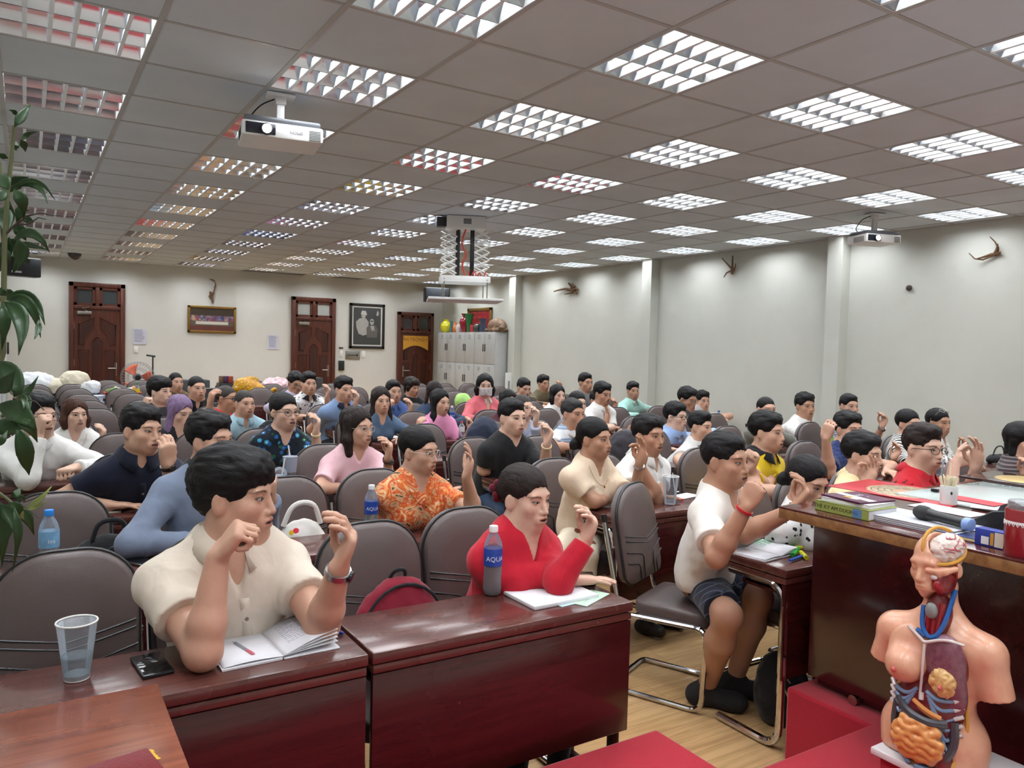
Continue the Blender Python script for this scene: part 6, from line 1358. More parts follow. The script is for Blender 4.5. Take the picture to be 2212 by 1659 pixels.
o = blob('tortoise_ornament', [elli(P+np.array([0, 0, .10]), (.15, .27, .17), k=.03), elli(P+np.array([0, .0, .04]), (.16, .29, .05), k=.03)], .012, M_shell, None, P, clipf=lambda X, Y, Z: LT-Z+0*X+0*Y); tag(o, 'large tortoise ornament with domed shell on the near end of the lockers', 'ornament')
M_tsk = mat('tortoise_skin', (112, 92, 72), .7, var=.3)
MB().ell(P+np.array([-.07, -.27, .08]), (.05, .08, .045), 12).build('head', M_tsk, o, org=tuple(P))
for sx, sy in ((-1, -1), (-1, 1), (1, -1), (1, 1)): MB().ell(P+np.array([sx*.12, sy*.2, .035]), (.04, .05, .035), 10).build('leg', M_tsk, o, org=tuple(P))
t = ob('white_panel', 'narrow white strip panel leaning beside the lockers', 'panel', px_(1093, 830, 7.74)*np.array([1, 1, 0])+np.array([0, -.08, 0])); MB().box((-.06, -.02, 0), (.06, .02, 1.15), .006).build('board', M_white, t); MB().box((-.02, -.024, .85), (.02, -.019, 1.0)).build('slot', mat('slot_grey', (150, 150, 152), .5), t)
# --- projectors
def projector(lab, top, drop, rz, txt, w=.31, d=.25, h=.085, cable=False, glow=3.0):
    P = pz(top[0], top[1], CEIL); t = ob('projector', lab, 'projector', (P[0], P[1], CEIL-drop), rz, 'ceiling projectors')
    MB().box((-w/2, -d/2, 0), (w/2, d/2, h*.72), .012).build('casing', M_white, t); MB().box((-w/2+.012, -d/2+.012, h*.70), (w/2-.012, d/2-.012, h), .012).build('upper_shell', mat('projector_grey', (96, 98, 104), .35), t)
    MB().box((-w/2+.02, -d/2-.004, .012), (-w/2+.02+w*.36, -d/2+.004, h*.62), .004).build('lens_panel', mat('lens_panel_dark', (34, 36, 46), .15), t)
    g = Gr('projector_lens') if 'projector_lens' not in MATS else None
    if g: g.set(col=(.9, .9, .9), em=(1, .98, .92), es=60.0); MATS['projector_lens'] = g.mat
    lx = -w/2+.02+w*.25; MB().lathe([(.030, .0), (.030, .02), (.024, .024), (.022, .016)], (lx, -d/2, h*.34), 20, ax=xz).build('lens_ring', M_black, t); MB().lathe([(.022, .017), (.001, .019)], (lx, -d/2, h*.34), 20, ax=xz).build('lens', MATS['projector_lens'], t)
    vt = MB()
    for k in range(7): vt.box((w/2-.075, -d/2-.0015, .008+k*.0078), (w/2-.015, -d/2+.002, .0118+k*.0078))
    vt.build('vents', mat('vent_dark', (44, 44, 46), .6), t, smooth=0); vt = MB()
    for k in range(5): vt.box((-w/2-.0015, -d/2+.03, .010+k*.010), (-w/2+.002, d/2-.10, .0145+k*.010))
    vt.build('vents', mat('vent_dark', (44, 44, 46), .6), t, smooth=0)
    if txt: text_mesh(txt, .022, 'logo', mat('logo_grey', (96, 96, 104), .5), t, frame_m((-1, 0, 0), (0, 0, -1), (w*.16, -d/2-.0012, h*.34)))
    br = MB(); br.box((-.02, -.02, h+.0), (.02, .02, drop-.03), .004).box((-.075, -.06, drop-.012), (.075, .06, drop-.002), .003).box((-.028, -.028, drop-.055), (.028, .028, drop-.012), .003)
    for a_ in (-.12, .12): br.tube([(0, 0, h+.012), (a_, -.06 if a_ < 0 else .06, h+.004)], .006, 6)
    br.build('mount', M_white, t)
    if cable: MB().tube(fillet([(-.03, .02, drop-.02), (-.10, .05, drop-.05), (-.16, .06, h+.03), (-.13, .05, h)], .04, 5), .004, 6).build('cable', M_black, t)
    return t
projector('white ceiling projector with lit lens near the camera, left of the room', (606, 206), .27, -.16, 'EPSON', w=.42, d=.30, h=.112, cable=True); projector('white ceiling projector with lit lens in front of the right wall pillar', (1890, 462), .285, -.35, '', w=.37, d=.28, h=.11, cable=True)
# --- scissor lift with tray
P = pz(1006, 470, CEIL); t = ob('projector_lift', 'white scissor lift lowered from the ceiling with a hanging tray', 'lift', (P[0], P[1], CEIL), -.42); s_ = .0047
Zb = -(615-470)*s_+.03; MB().box((-.20, -.13, -.13), (.20, .13, -.001), .006).build('motor_housing', M_white, t); MB().box((-.30, -.06, -.11), (-.20, .06, -.01), .01).build('motor', M_black, t); MB().box((-.03, -.135, -.085), (.05, -.128, -.03), .003).build('control_window', mat('grey_window', (120, 122, 124), .3), t)
nx = 6; z0, z1 = -.14, Zb+.06
for sx in (-1, 1):
    for yy in (-.10, .10):
        bars_ = MB()
        for k in range(nx):
            za, zc_ = z0+(z1-z0)*k/nx, z0+(z1-z0)*(k+1)/nx; xa, xb = sx*.05 if sx < 0 else .10, 0
            xa, xb = (sx*.09, sx*.25)
            bars_.tube([(xa, yy, za), (xb, yy, zc_)], .007, 6).tube([(xb, yy, za), (xa, yy, zc_)], .007, 6)
        bars_.build('scissor_arm', M_white, t)
for xx in (-.075, .075): MB().box((xx-.022, -.012, Zb+.02), (xx+.022, .012, -.13), .003).build('drive_belt', M_black, t)
MB().box((-.26, -.15, Zb-.03), (.26, .15, Zb+.035), .008).build('lift_plate', M_white, t)
tz = -(650-470)*s_-.015; MB().box((-.38, -.30, tz-.012), (.38, .30, tz+.012), .004).build('tray', M_white, t)
for xx, yy in ((-.22, -.2), (.22, -.2), (-.22, .2), (.22, .2)): MB().tube([(xx, yy, tz), (xx, yy, Zb)], .006, 6).build('hanger_rod', M_steel, t)
for yy in (-.2, .2): MB().box((-.24, yy-.01, Zb-.03), (.24, yy+.01, Zb-.015)).build('cross_rail', M_white, t)
M_rc = mat('red_cable', (206, 60, 44), .4); MB().tube(fillet([(0, -.05, -.13), (-.05, -.06, -.28), (.02, -.06, -.40), (-.04, -.06, -.48), (.0, -.05, Zb+.05)], .06, 6), .008, 6).build('hanging_cable', M_rc, t)
MB().tube([(.03+.022*k, .05*math.sin(k*1.3)-.06, Zb+.06+.03*math.cos(k*2.2)) for k in np.linspace(0, 10, 60)], .006, 6).build('coiled_cable', M_rc, t)
# --- things on the teacher's desk
TZ = PT+.001
def tp(x, y, z=TZ): return pz(x, y, z)
LEFT, AWAY = np.array([-.845, .534, 0]), np.array([.534, .845, 0])
def book(label, c, w, d, h, cov, rz, spine=None, sp_txt=None, top_parts=None, nm='book'):
    t = ob(nm, label, 'book', c, rz); MB().box((-w/2+.003, -d/2+.004, .002), (w/2-.003, d/2-.003, h-.002)).build('pages', M_paper, t, smooth=0)
    MB().box((-w/2, -d/2, 0), (w/2, d/2, .002)).box((-w/2, -d/2, h-.002), (w/2, d/2, h)).box((-w/2, -d/2, 0), (w/2, -d/2+.003, h)).build('cover', cov, t, smooth=0)
    if sp_txt: text_mesh(sp_txt, h*.55, 'spine_text', mat('spine_ink', (60, 64, 30), .6), t, frame_m((1, 0, 0), (0, 0, 1), (-w*.10, -d/2-.0006, h/2)))
    if top_parts: top_parts(t, w, d, h)
    return t
bz = math.atan2(-.26, 1)
M_olive = mat('olive_cover', (150, 160, 84), .4); M_plum = mat('plum_cover', (92, 36, 70), .3); M_wp = mat('white_card', (232, 230, 232), .45)
bc = (tp(1765, 1098)+tp(1872, 1122))/2+np.array([.06, .10, 0]); bd = tp(1872, 1122)-tp(1765, 1098); rzb = math.atan2(bd[1], bd[0])
nrm = np.array([-bd[1], bd[0], 0])/np.linalg.norm(bd[:2]); b0 = (tp(1760, 1100)+tp(1875, 1126))/2+nrm*.085; wb = np.linalg.norm(tp(1875, 1126)-tp(1760, 1100))
book('thick olive green book with lettered spine on the teacher desk', b0, wb, .17, .036, M_olive, rzb, sp_txt='THE KY AM DUONG', top_parts=lambda t, w, d, h: MB().box((w*.22, -d/2-.001, .003), (w*.38, -d/2+.002, h-.003)).build('spine_label', mat('spine_blue', (90, 130, 180), .4), t, smooth=0))
def plum_top(t, w, d, h):
    MB().prism([(-w*.5, -d*.10), (w*.5, -d*.22), (w*.5, -d*.02), (-w*.5, .06*d)], h, h+.0008).build('cover_band', M_wp, t, smooth=0); MB().box((w*.02, -d*.30, h), (w*.24, -d*.08, h+.0012)).build('cover_patch', mat('patch_cream', (226, 206, 190), .5), t, smooth=0); MB().box((-w*.13, -d*.28, h), (-w*.02, -d*.10, h+.0012)).build('cover_mark', mat('patch_gold', (206, 170, 70), .5), t, smooth=0)
    text_mesh('NG', .026, 'cover_text', M_wp, t, frame_m((0, 1, 0), (-1, 0, 0), (-w*.12, d*.16, h+.001))); text_mesh('VI', .012, 'cover_text', M_wp, t, frame_m((0, 1, 0), (-1, 0, 0), (w*.08, d*.2, h+.001)))
book('white-spined book lying on the olive book', b0+np.array([.012, .0, .0365]), wb*.86, .165, .014, M_wp, rzb+.05); book('plum purple booklet with white band, topmost of the book stack', b0+np.array([.02, .006, .051]), wb*.80, .18, .006, M_plum, rzb-.12, top_parts=plum_top)
pc = tp(1990, 1132); sh = ob('paper_stack', 'loose stack of white papers under the microphone', 'papers', pc, rzb+.02)
for k in range(7): MB().box((-.16+.006*(k % 3), -.10+.004*(k % 2), .003*k), (.16+.006*((k+1) % 3), .10, .003*k+.0022)).build('sheet', M_paper if k % 3 else mat('grey_sheet', (196, 198, 206), .7), sh, smooth=0)
slab('notebook', 'thin dark blue and cream notebook at the end of the paper stack', 'notebook', tp(2080, 1160), .15, .09, .010, mat('cream_block', (214, 200, 160), .6), rzb, parts=(('cover_sheet', (-.075, -.045, .010), (.075, .045, .0115), mat('blue_cover', (44, 54, 100), .4)),))
ma, mb = tp(1976, 1103, TZ+.045), tp(2100, 1135, TZ+.040); ma = ma+AWAY*.0; dm = mb-ma; t = ob('microphone', 'black wireless microphone with pale blue end ring on the papers', 'microphone', ma, 0); Lm = np.linalg.norm(dm); um = dm/Lm; axm = frame_rows(um)
MB().lathe([(.001, .0), (.016, .004), (.024, .018), (.0255, .035), (.024, .05), (.020, .056)], n=20, ax=axm).build('grille', mat('mic_mesh', (30, 30, 32), .6, bump=.6, bscale=500), t); MB().lathe([(.020, .056), (.021, .06), (.017, .09), (.0175, Lm*.90), (.001, Lm*.90)], n=20, ax=axm).build('body', M_black, t); MB().lathe([(.020, Lm*.88), (.021, Lm*.885), (.021, Lm*.99), (.017, Lm), (.001, Lm)], n=20, ax=axm).build('end_ring', mat('pale_blue_ring', (140, 170, 226), .4), t)
q = tp(2150, 1150); t = ob('tape_dispenser', 'black wedge-shaped tape dispenser on the teacher desk', 'dispenser', q, rzb+.1); MB().prism([(-.09, 0), (.10, 0), (.10, .05), (.05, .085), (-.0, .075), (-.075, .025)], -.032, .032, ax=np.array([[1, 0, 0], [0, 0, 1], [0, -1, 0]])).build('body', M_black, t, bevel=.004); MB().lathe([(.012, -.02), (.034, -.02), (.034, .02), (.012, .02)], (.045, 0, .072), 20, ax=np.array([[1, 0, 0], [0, 0, 1], [0, -1, 0]])).build('tape_roll', mat('tape_grey', (70, 70, 74), .2), t)
q = tp(2152, 1182); t = ob('small_box', 'blue printed carton with white label beside the red canister', 'box', q, rzb-.02); MB().box((-.055, -.02, 0), (.055, .02, .052), .001).build('carton', mat('carton_blue', (40, 60, 150), .35), t); MB().box((.005, -.0215, .004), (.05, -.0195, .048)).build('label', mat('label_cream', (226, 216, 200), .5), t, smooth=0); MB().box((-.035, -.0215, .006), (-.012, -.0195, .030)).build('barcode', M_wp, t, smooth=0); MB().box((-.008, -.0215, .006), (.002, -.0195, .044)).build('stripe', M_yel, t, smooth=0)
q = tp(2208, 1200); t = ob('canister', 'dark red canister with white pattern at the right edge', 'canister', q); MB().lathe([(.001, 0), (.047, 0), (.049, .004), (.049, .135), (.047, .139), (.001, .139)], n=32).build('body', mat('canister_red', (138, 24, 34), .2, var=.2, coat=.4), t); MB().lathe([(.0495, .096), (.0495, .101), (.0492, .104)], n=32).build('white_band', M_wp, t)
zz = MB()
for k in range(26): a = 2*PI*k/26; zz.tube([(.0495*math.cos(a), .0495*math.sin(a), .100), (.0495*math.cos(a+.12), .0495*math.sin(a+.12), .090), (.0495*math.cos(a+.24), .0495*math.sin(a+.24), .100)], .0014, 5)
zz.build('zigzag', M_wp, t); MB().lathe([(.043, .139), (.043, .160), (.040, .162), (.001, .162)], n=28).build('lid', clear_mat('clear_lid', (230, 232, 236), .2), t)
# toothpick jars, poster, placemat
q = tp(2048, 1090); t = ob('stick_holder', 'pair of stacked white cups holding pale wooden sticks', 'cup', q); MB().lathe([(.001, 0), (.028, 0), (.031, .004), (.030, .04), (.033, .045), (.031, .075), (.029, .076)], n=28).build('cups', mat('speckled_cup', (226, 226, 224), .3, var=.05), t); st_ = MB(); rr = random.Random(9)
for k in range(46): a, r_ = rr.random()*6.28, .026*math.sqrt(rr.random()); st_.tube([(r_*.6*math.cos(a), r_*.6*math.sin(a), .02), (r_*1.5*math.cos(a), r_*1.5*math.sin(a), .105+.01*rr.random())], .0028, 5)
st_.tube([(0, 0, .05), (.004, 0, .165)], .0028, 5); st_.build('sticks', mat('pale_stick', (232, 222, 190), .6), t); t['label'] = 'stacked white cups full of pale wooden sticks on the teacher desk'
for k, a in enumerate((.3, 2.2, 4.0)): MB().ell((.031*math.cos(a+camang(q)), .031*math.sin(a+camang(q)), .05), (.005, .005, .007), 8).build('bead', M_black, t)
g = Gr('ring_chart'); co = g.co(); x, y, z = g.xyz(co); rr_ = g.m('SQRT', x*x+y*y); n = g.noise(co, 40, 2); ring = g.m('FRACT', rr_*38); c0 = g.mix(g.step(n, .4, .6), lin((206, 190, 150)), lin((160, 140, 110))); col = g.mix(g.m('LESS_THAN', ring, .2), c0, lin((70, 60, 80))); col = g.mix(1-g.step(rr_, .045, .05), col, lin((214, 160, 130))); col = g.mix(g.step(rr_, .152, .155), col, lin((196, 44, 58))); g.set(col=col, rough=.3); M_chart = g.mat
q = tp(1950, 1064); t = ob('chart_mat', 'red desk mat printed with a ringed round chart', 'mat', q+np.array([.02, .0, 0]), rzb+.1); MB().box((-.26, -.18, 0), (.26, .18, .003), .001).build('sheet', M_chart, t)
slab('sheet', 'red printed sheet behind the stick cups', 'paper', tp(2105, 1082, TZ+.008), .20, .10, .002, mat('red_sheet', (200, 60, 70), .5), rzb); slab('sheet', 'white crumpled paper slip near the tape dispenser', 'paper', tp(2130, 1098, TZ+.008), .10, .06, .003, M_paper, rzb+.4); slab('sheet', 'white sheet lying under the microphone end', 'paper', tp(2045, 1102), .24, .12, .003, M_paper, rzb)
q = tp(2215, 1042, TZ+.007); t = ob('placemat', 'dark brown tray with a gilded disc at the right edge of the teacher desk', 'tray', q, rzb+.05); MB().box((-.22, -.17, 0), (.22, .17, .012), .004).build('board', mat('tray_brown', (58, 34, 32), .2, coat=.4), t); MB().lathe([(.001, .014), (.12, .014), (.125, .012)], n=36).build('gilded_disc', mat('disc_gold', (206, 176, 110), .3, metal=.4, var=.25, scale=40), t)
slab('eraser', 'small dark block on the glass beside the stick cups', 'eraser', tp(2020, 1062, TZ+.008), .03, .02, .012, M_bblack, rzb)
# --- reading table: red velvet with fringe, black marker stroke
q = pz(282, 1652, .801); t = ob('velvet_cloth', 'folded red velvet cloth with yellow fringe on the reading table', 'cloth', q, .18); MB().box((-.075, -.10, 0), (.038, .025, .012), .004).build('folded_cloth', carpet('red_velvet', (120, 10, 24)), t); fr = MB(); rr = random.Random(2)
for k in range(22): y_ = -.02+.045*k/22; fr.tube([(.037, y_, .006), (.044+.004*rr.random(), y_+.003*(rr.random()-.5), .003)], .0012, 4)
fr.build('fringe', mat('yellow_thread', (222, 180, 60), .7), t)
# sandal in the aisle
q = pz(1470, 1352, 0); t = ob('sandal', 'black slide sandal on the floor behind the checked shorts', 'sandal', (q[0], q[1], 0), -.5); MB().prism([(-.13, -.04), (.10, -.045), (.14, 0), (.10, .045), (-.13, .04)], 0, .028).build('sole', M_black, t, bevel=.006); MB().tube([(.03, -.045, .03), (.03, -.03, .07), (.03, .03, .07), (.03, .045, .03)], .014, 8).build('strap', M_black, t)
# ------------------------------------------------------------------ anatomical torso model on the stage
MC = np.array([2.385, 1.215, .43]); Zv = np.array([0, 0, 1.])
toC = nz((CAM-MC)*np.array([1, 1, 0])); imL = np.array([-.845, .534, 0])
mf = nz(toC*math.cos(.36)+nz(imL-toC*(imL @ toC))*math.sin(.36)); ml = np.cross(Zv, mf); MA = np.array([ml, -mf, Zv])
W3 = lambda p: MC+np.array(p, float) @ MA
E3 = lambda c, r, k=.02, sub=False, R=None: elli(W3(c), r, MA if R is None else np.array(R) @ MA, k=k, sub=sub)
K3 = lambda a, b, ra, rb=None, k=.02, clip=None, sub=False: cone(W3(a), W3(b), ra, rb, k, clip, sub)
def gloss(name, c, c2=None, rough=.28, sc=20, **k):
    g = Gr(name); n = g.noise(g.co(), sc, 3); a = lin(c); b = lin(c2) if c2 else tuple(q*.86 for q in a)
    g.set(col=g.mix(g.step(n, .35, .7), a, b), rough=rough, spec=.5, coat=.25, coatr=.15); return g.mat
G_skin = gloss('model_skin', (226, 170, 140), (216, 154, 126)); G_mus = gloss('model_muscle', (124, 36, 36), (92, 24, 30)); G_pur = gloss('model_pectoral', (132, 84, 96), (112, 62, 78), sc=60); G_yel = gloss('model_fat', (222, 164, 70)); G_blue = gloss('model_vein', (36, 96, 170)); G_red = gloss('model_artery', (150, 30, 36)); G_gray = gloss('model_colon', (66, 68, 74)); G_gut = gloss('model_gut', (226, 158, 92), (214, 140, 78)); G_bone = gloss('model_bone', (222, 208, 206)); G_rib = gloss('model_cartilage', (122, 152, 186)); G_brain = gloss('model_brain', (226, 210, 200), (214, 190, 182)); G_liver = gloss('model_liver', (60, 34, 30)); G_lar = gloss('model_larynx', (140, 142, 140)); G_gl = gloss('model_gland', (222, 184, 122), (206, 150, 90), sc=90); G_nip = gloss('model_areola', (206, 92, 92))
HHc = np.array([-.012, -.008, .568]); hyaw = math.atan2(mf[0], -mf[1])-.26; HA = head_axes(hyaw, -.10, -.06); HS = .775; HW = W3(HHc)
h3 = lambda p: HW+HS*(np.array(p, float) @ HA)
hp3 = lambda p: to_world(p, HA, HW, HS)
cl = lambda o, d: (W3(o), nz(np.array(d, float) @ MA))
shell = [E3((0, .005, .295), (.122, .078, .115), .05), E3((0, .005, .18), (.104, .074, .10), .05), E3((0, .012, .065), (.136, .094, .105), .05),
         K3((.068, .0, .06), (.078, -.005, -.03), .074, .070, .04), K3((-.068, .0, .06), (-.074, -.002, -.03), .074, .070, .04),
         K3((.125, .01, .338), (-.125, .01, .338), .040, k=.04), K3((.130, .01, .335), (.164, .012, .205), .045, .044, .03, clip=cl((.164, .012, .222), (.25, 0, -1))), K3((-.130, .01, .335), (-.162, .008, .215), .044, .042, .03, clip=cl((-.162, .008, .24), (-.25, 0, -1))),
         K3((0, .022, .37), (-.006, .014, .50), .046, .044, .04), K3((0, .02, .40), (.12, .012, .345), .034, .034, .05), K3((0, .02, .40), (-.12, .012, .345), .034, .034, .05)]
shell += [hp3(p) for p in head_prims(True, .001)]
cutc = [E3((.004, -.095, .155), (.088, .075, .135), .012, True), E3((.045, -.085, .30), (.062, .052, .085), .012, True), E3((.008, -.055, .425), (.034, .045, .075), .010, True),
        hp3(elli((.052, .012, .085), (.062, .082, .072), k=.006, sub=True)), hp3(elli((.064, -.048, -.052), (.034, .048, .052), k=.008, sub=True)), K3((.050, -.095, .04), (.056, -.105, -.03), .034, .036, .01, sub=True)]
base_z = MC[2]
amod = blob('anatomical_model', shell+cutc, .0046, G_skin, None, MC, clipf=lambda X, Y, Z: (base_z+.001)-Z+0*X+0*Y)
tag(amod, 'anatomical female torso model with open organs on a white board, standing on the stage', 'anatomical model')
mk = lambda nm, prims, vox, m, **k: blob(nm, prims, vox, m, amod, MC, **k)
tb = lambda nm, runs, m, n=8: (lambda g: ([g.tube([W3(p) for p in fillet(pts, .03, 5)] if len(pts) > 2 else [W3(p) for p in pts], r, n) for pts, r in runs], g.build(nm, m, amod, org=tuple(MC)))[1])(MB())
# inner lining
mk('cavity_lining', [E3((.004, -.045, .155), (.090, .060, .130), .02), E3((.044, -.050, .29), (.058, .042, .085), .02), E3((.008, -.025, .425), (.036, .040, .078), .02), hp3(elli((.050, -.030, -.045), (.034, .050, .052), k=.02)), K3((.050, -.070, .04), (.056, -.078, -.03), .034, .034, .02)], .005, G_mus, clipf=lambda X, Y, Z: (base_z+.001)-Z+0*X+0*Y)
# chest plates
cp = mk('chest_plate', [E3((-.052, -.060, .315), (.062, .026, .075), .03), E3((-.056, -.085, .275), (.054, .050, .052), .03)], .0045, G_skin)
MB().ell(W3((-.066, -.135, .268)), (.008, .008, .008), 12).build('nipple', G_nip, cp, org=tuple(MC))
mk('pectoral_plate', [E3((.046, -.066, .305), (.056, .026, .085), .03), E3((.055, -.056, .215), (.052, .030, .075), .03)], .0045, G_pur)
gl = mk('mammary_gland', [E3((.052, -.092, .258), (.036, .020, .040), .01)], .0035, G_gl, disp=lambda P: vnoise(P, 130)*.0035+vnoise(P, 60)*.003)
MB().ell(W3((.054, -.114, .250)), (.010, .006, .008), 10).build('gland_core', G_nip, gl, org=tuple(MC))
tb('plate_rim', [([(-.055, -.075, .388), (-.01, -.088, .362), (.0, -.094, .358), (.048, -.088, .382), (.09, -.06, .37)], .0045), ([(0, -.096, .355), (.002, -.105, .29), (-.002, -.102, .215)], .0038)], G_bone)
for s_, x0, n_ in ((-1, -.012, 4), (1, .012, 6)):
    for k in range(n_):
        z0 = .222-.008*k*(1.0 if s_ < 0 else 1.2); ze = .232-.026*k if s_ > 0 else .222-.020*k
        tb('rib', [([(x0+s_*.004*k, -.098+.0*k, z0), (s_*(.040+.006*k), -.098+.002*k, ze-.028-.003*k), (s_*(.078), -.082+.004*k, ze-.022), (s_*(.098), -.060, ze-.012)], .0058)], G_rib)
        tb('rib_end', [([(s_*.080, -.083+.004*k, ze-.0215), (s_*.099, -.060, ze-.0115)], .0062)], G_bone)
tb('sternum_tip', [([(0, -.100, .215), (.002, -.104, .195)], .007)], G_bone)
# belly
mk('liver', [E3((-.005, -.070, .190), (.060, .030, .028), .02)], .005, G_liver)
tb('stomach_strip', [([(-.02, -.100, .186), (.02, -.112, .170), (.058, -.105, .160)], .007), ([(-.02, -.096, .176), (.025, -.108, .158), (.06, -.10, .150)], .005)], G_gut)
tb('transverse_colon', [([(-.066, -.085, .172), (-.03, -.115, .150), (.03, -.120, .140), (.070, -.095, .145)], .0125)], G_gray)
tb('ascending_colon', [([(-.078, -.070, .16), (-.084, -.075, .09), (-.060, -.095, .03)], .010)], G_gray); tb('descending_colon', [([(.078, -.070, .15), (.084, -.072, .08), (.050, -.095, .012)], .014)], G_gray)
rr = random.Random(12); gp = []
def gs(u, v): return np.array([u*.066, -.100-.030*math.sqrt(max(0, 1-u*u*.8-v*v*.8)), .082+v*.060])
rows_ = []
for j in range(6):
    v = .82-j*.33; xm = math.sqrt(max(.12, 1-(v*.92)**2)); us = np.linspace(-xm, xm, 9)
    if j % 2: us = us[::-1]
    for i, u in enumerate(us): rows_.append(gs(u*.95+.06*rr.uniform(-1, 1), v+.10*math.sin(i*1.9+j)+.05*rr.uniform(-1, 1)))
mk('intestines', [K3(a, b, .0118, k=.0035) for a, b in zip(rows_, rows_[1:])]+[E3((0, -.088, .082), (.060, .030, .058), .01)], .0032, G_gut)
tb('cavity_rim', [([(-.085, -.045, .20), (-.098, -.045, .13), (-.090, -.062, .06), (-.050, -.092, .020), (.0, -.108, .0)], .006), ([(.098, -.040, .22), (.104, -.038, .12), (.098, -.06, .05), (.076, -.085, .02), (.088, -.075, -.0)], .006)], G_yel)
mk('pelvis_bone', [K3((-.055, -.098, .030), (-.02, -.115, .008), .008, k=.01), K3((.004, -.118, .004), (.045, -.112, .004), .009, k=.01), K3((.045, -.112, .004), (.055, -.105, -.02), .006, k=.01)], .004, G_rib)
tb('thigh_vessel', [([(.030, -.115, .004), (.040, -.118, -.02), (.044, -.115, -.03)], .005), ([(.052, -.110, .01), (.060, -.112, -.03)], .0045)], G_blue)
tb('thigh_artery', [([(.040, -.113, .006), (.050, -.117, -.03)], .0045), ([(.062, -.100, .012), (.070, -.100, -.03)], .004)], G_red)
# neck and head
tb('neck_vein', [([(-.022, -.058, .455), (-.020, -.072, .40), (-.002, -.078, .372), (.020, -.076, .374), (.036, -.062, .41), (.044, -.038, .47), (.046, -.02, .51)], .0068), ([(-.006, -.078, .372), (-.032, -.070, .384)], .006), ([(.024, -.075, .374), (.050, -.066, .376)], .006)], G_blue)
tb('neck_artery', [([(-.008, -.062, .37), (-.006, -.062, .44)], .007), ([(.018, -.062, .37), (.026, -.052, .47)], .0075), ([(.006, -.060, .37), (.008, -.056, .43)], .009)], G_red)
mk('larynx', [E3((.004, -.070, .448), (.017, .013, .024), .01)], .004, G_lar); mk('jaw_muscle', [hp3(elli((.052, -.042, -.055), (.024, .046, .036), k=.01)), hp3(cone((.056, -.01, -.03), (.052, .0, -.10), .014, .012, k=.02))], .004, G_red)
mk('cheek_bone', [hp3(cone((.030, -.086, .002), (.064, -.050, -.004), .012, .013, k=.02)), hp3(cone((.064, -.050, -.004), (.080, -.005, .000), .013, .012, k=.02)), hp3(cone((.055, -.068, -.006), (.060, -.066, -.034), .009, .004, k=.01))], .0038, G_skin)
mk('eye_socket', [hp3(elli((.044, -.076, -.024), (.014, .012, .010), k=.01))], .0035, G_bone)
br = mk('brain', [hp3(elli((.034, .018, .060), (.052, .082, .064), k=.01))], .0032, G_brain, disp=lambda P: -np.abs(vnoise(P, 75))*.0065+np.abs(vnoise(P, 140))*.002)
g = MB(); rr = random.Random(4)
for k in range(9):
    a, b = rr.uniform(-.6, .9), rr.uniform(-.1, .8); pts = []
    for q in range(6):
        a += rr.uniform(-.05, .28)*(1 if k % 2 else -1); b += rr.uniform(-.02, .14); c_ = math.cos(b)
        pts.append(h3((.034+.0525*c_*math.cos(a*.9), .018+.083*c_*math.sin(a), .060+.065*math.sin(b))))
    g.tube(pts, [.0018, .0017, .0015, .0013, .0010, .0008], 5)
g.build('brain_vessels', gloss('model_vessel_pink', (196, 90, 104)), br, org=tuple(MC))
g = MB(); rim = [(.004, -.066, .045), (.0, -.072, .085), (.0, -.045, .130), (.0, .02, .146), (.004, .085, .115)]
g.tube([h3(p) for p in fillet(rim, .05, 6)], .0052, 8); g.tube([h3(p) for p in fillet([(.012, -.084, .030), (.058, -.060, .022), (.084, .0, .024), (.076, .07, .045), (.03, .110, .085), (.004, .112, .09)], .05, 6)], .0052, 8); g.build('skull_rim', G_yel, amod, org=tuple(MC))
g = MB(); g.tube([h3(p) for p in ((.0815, -.002, .022), (.084, -.004, -.01), (.076, -.002, -.05))], .0030, 6); g.build('ear_seam', G_red, amod, org=tuple(MC))
# board and the low carpeted block beneath it
cb = pz(1880, 1612, base_z); bd_ = thing('display_board', 'white base board under the anatomical torso', 'board', (cb[0]+.15, cb[1]-.17, base_z-.022)); MB().box((-.15, -.17, 0), (.15, .17, .0215), .004).build('board', mat('white_board', (226, 220, 222), .35), bd_)
MB().box((cb[0]+.02, cb[1]-.32, .30), (cb[0]+.28, cb[1]-.02, base_z-.023), .004).build('carpeted_block', M_carpet); tag(COL.objects['carpeted_block'], 'low red carpeted block under the white base board', 'block')
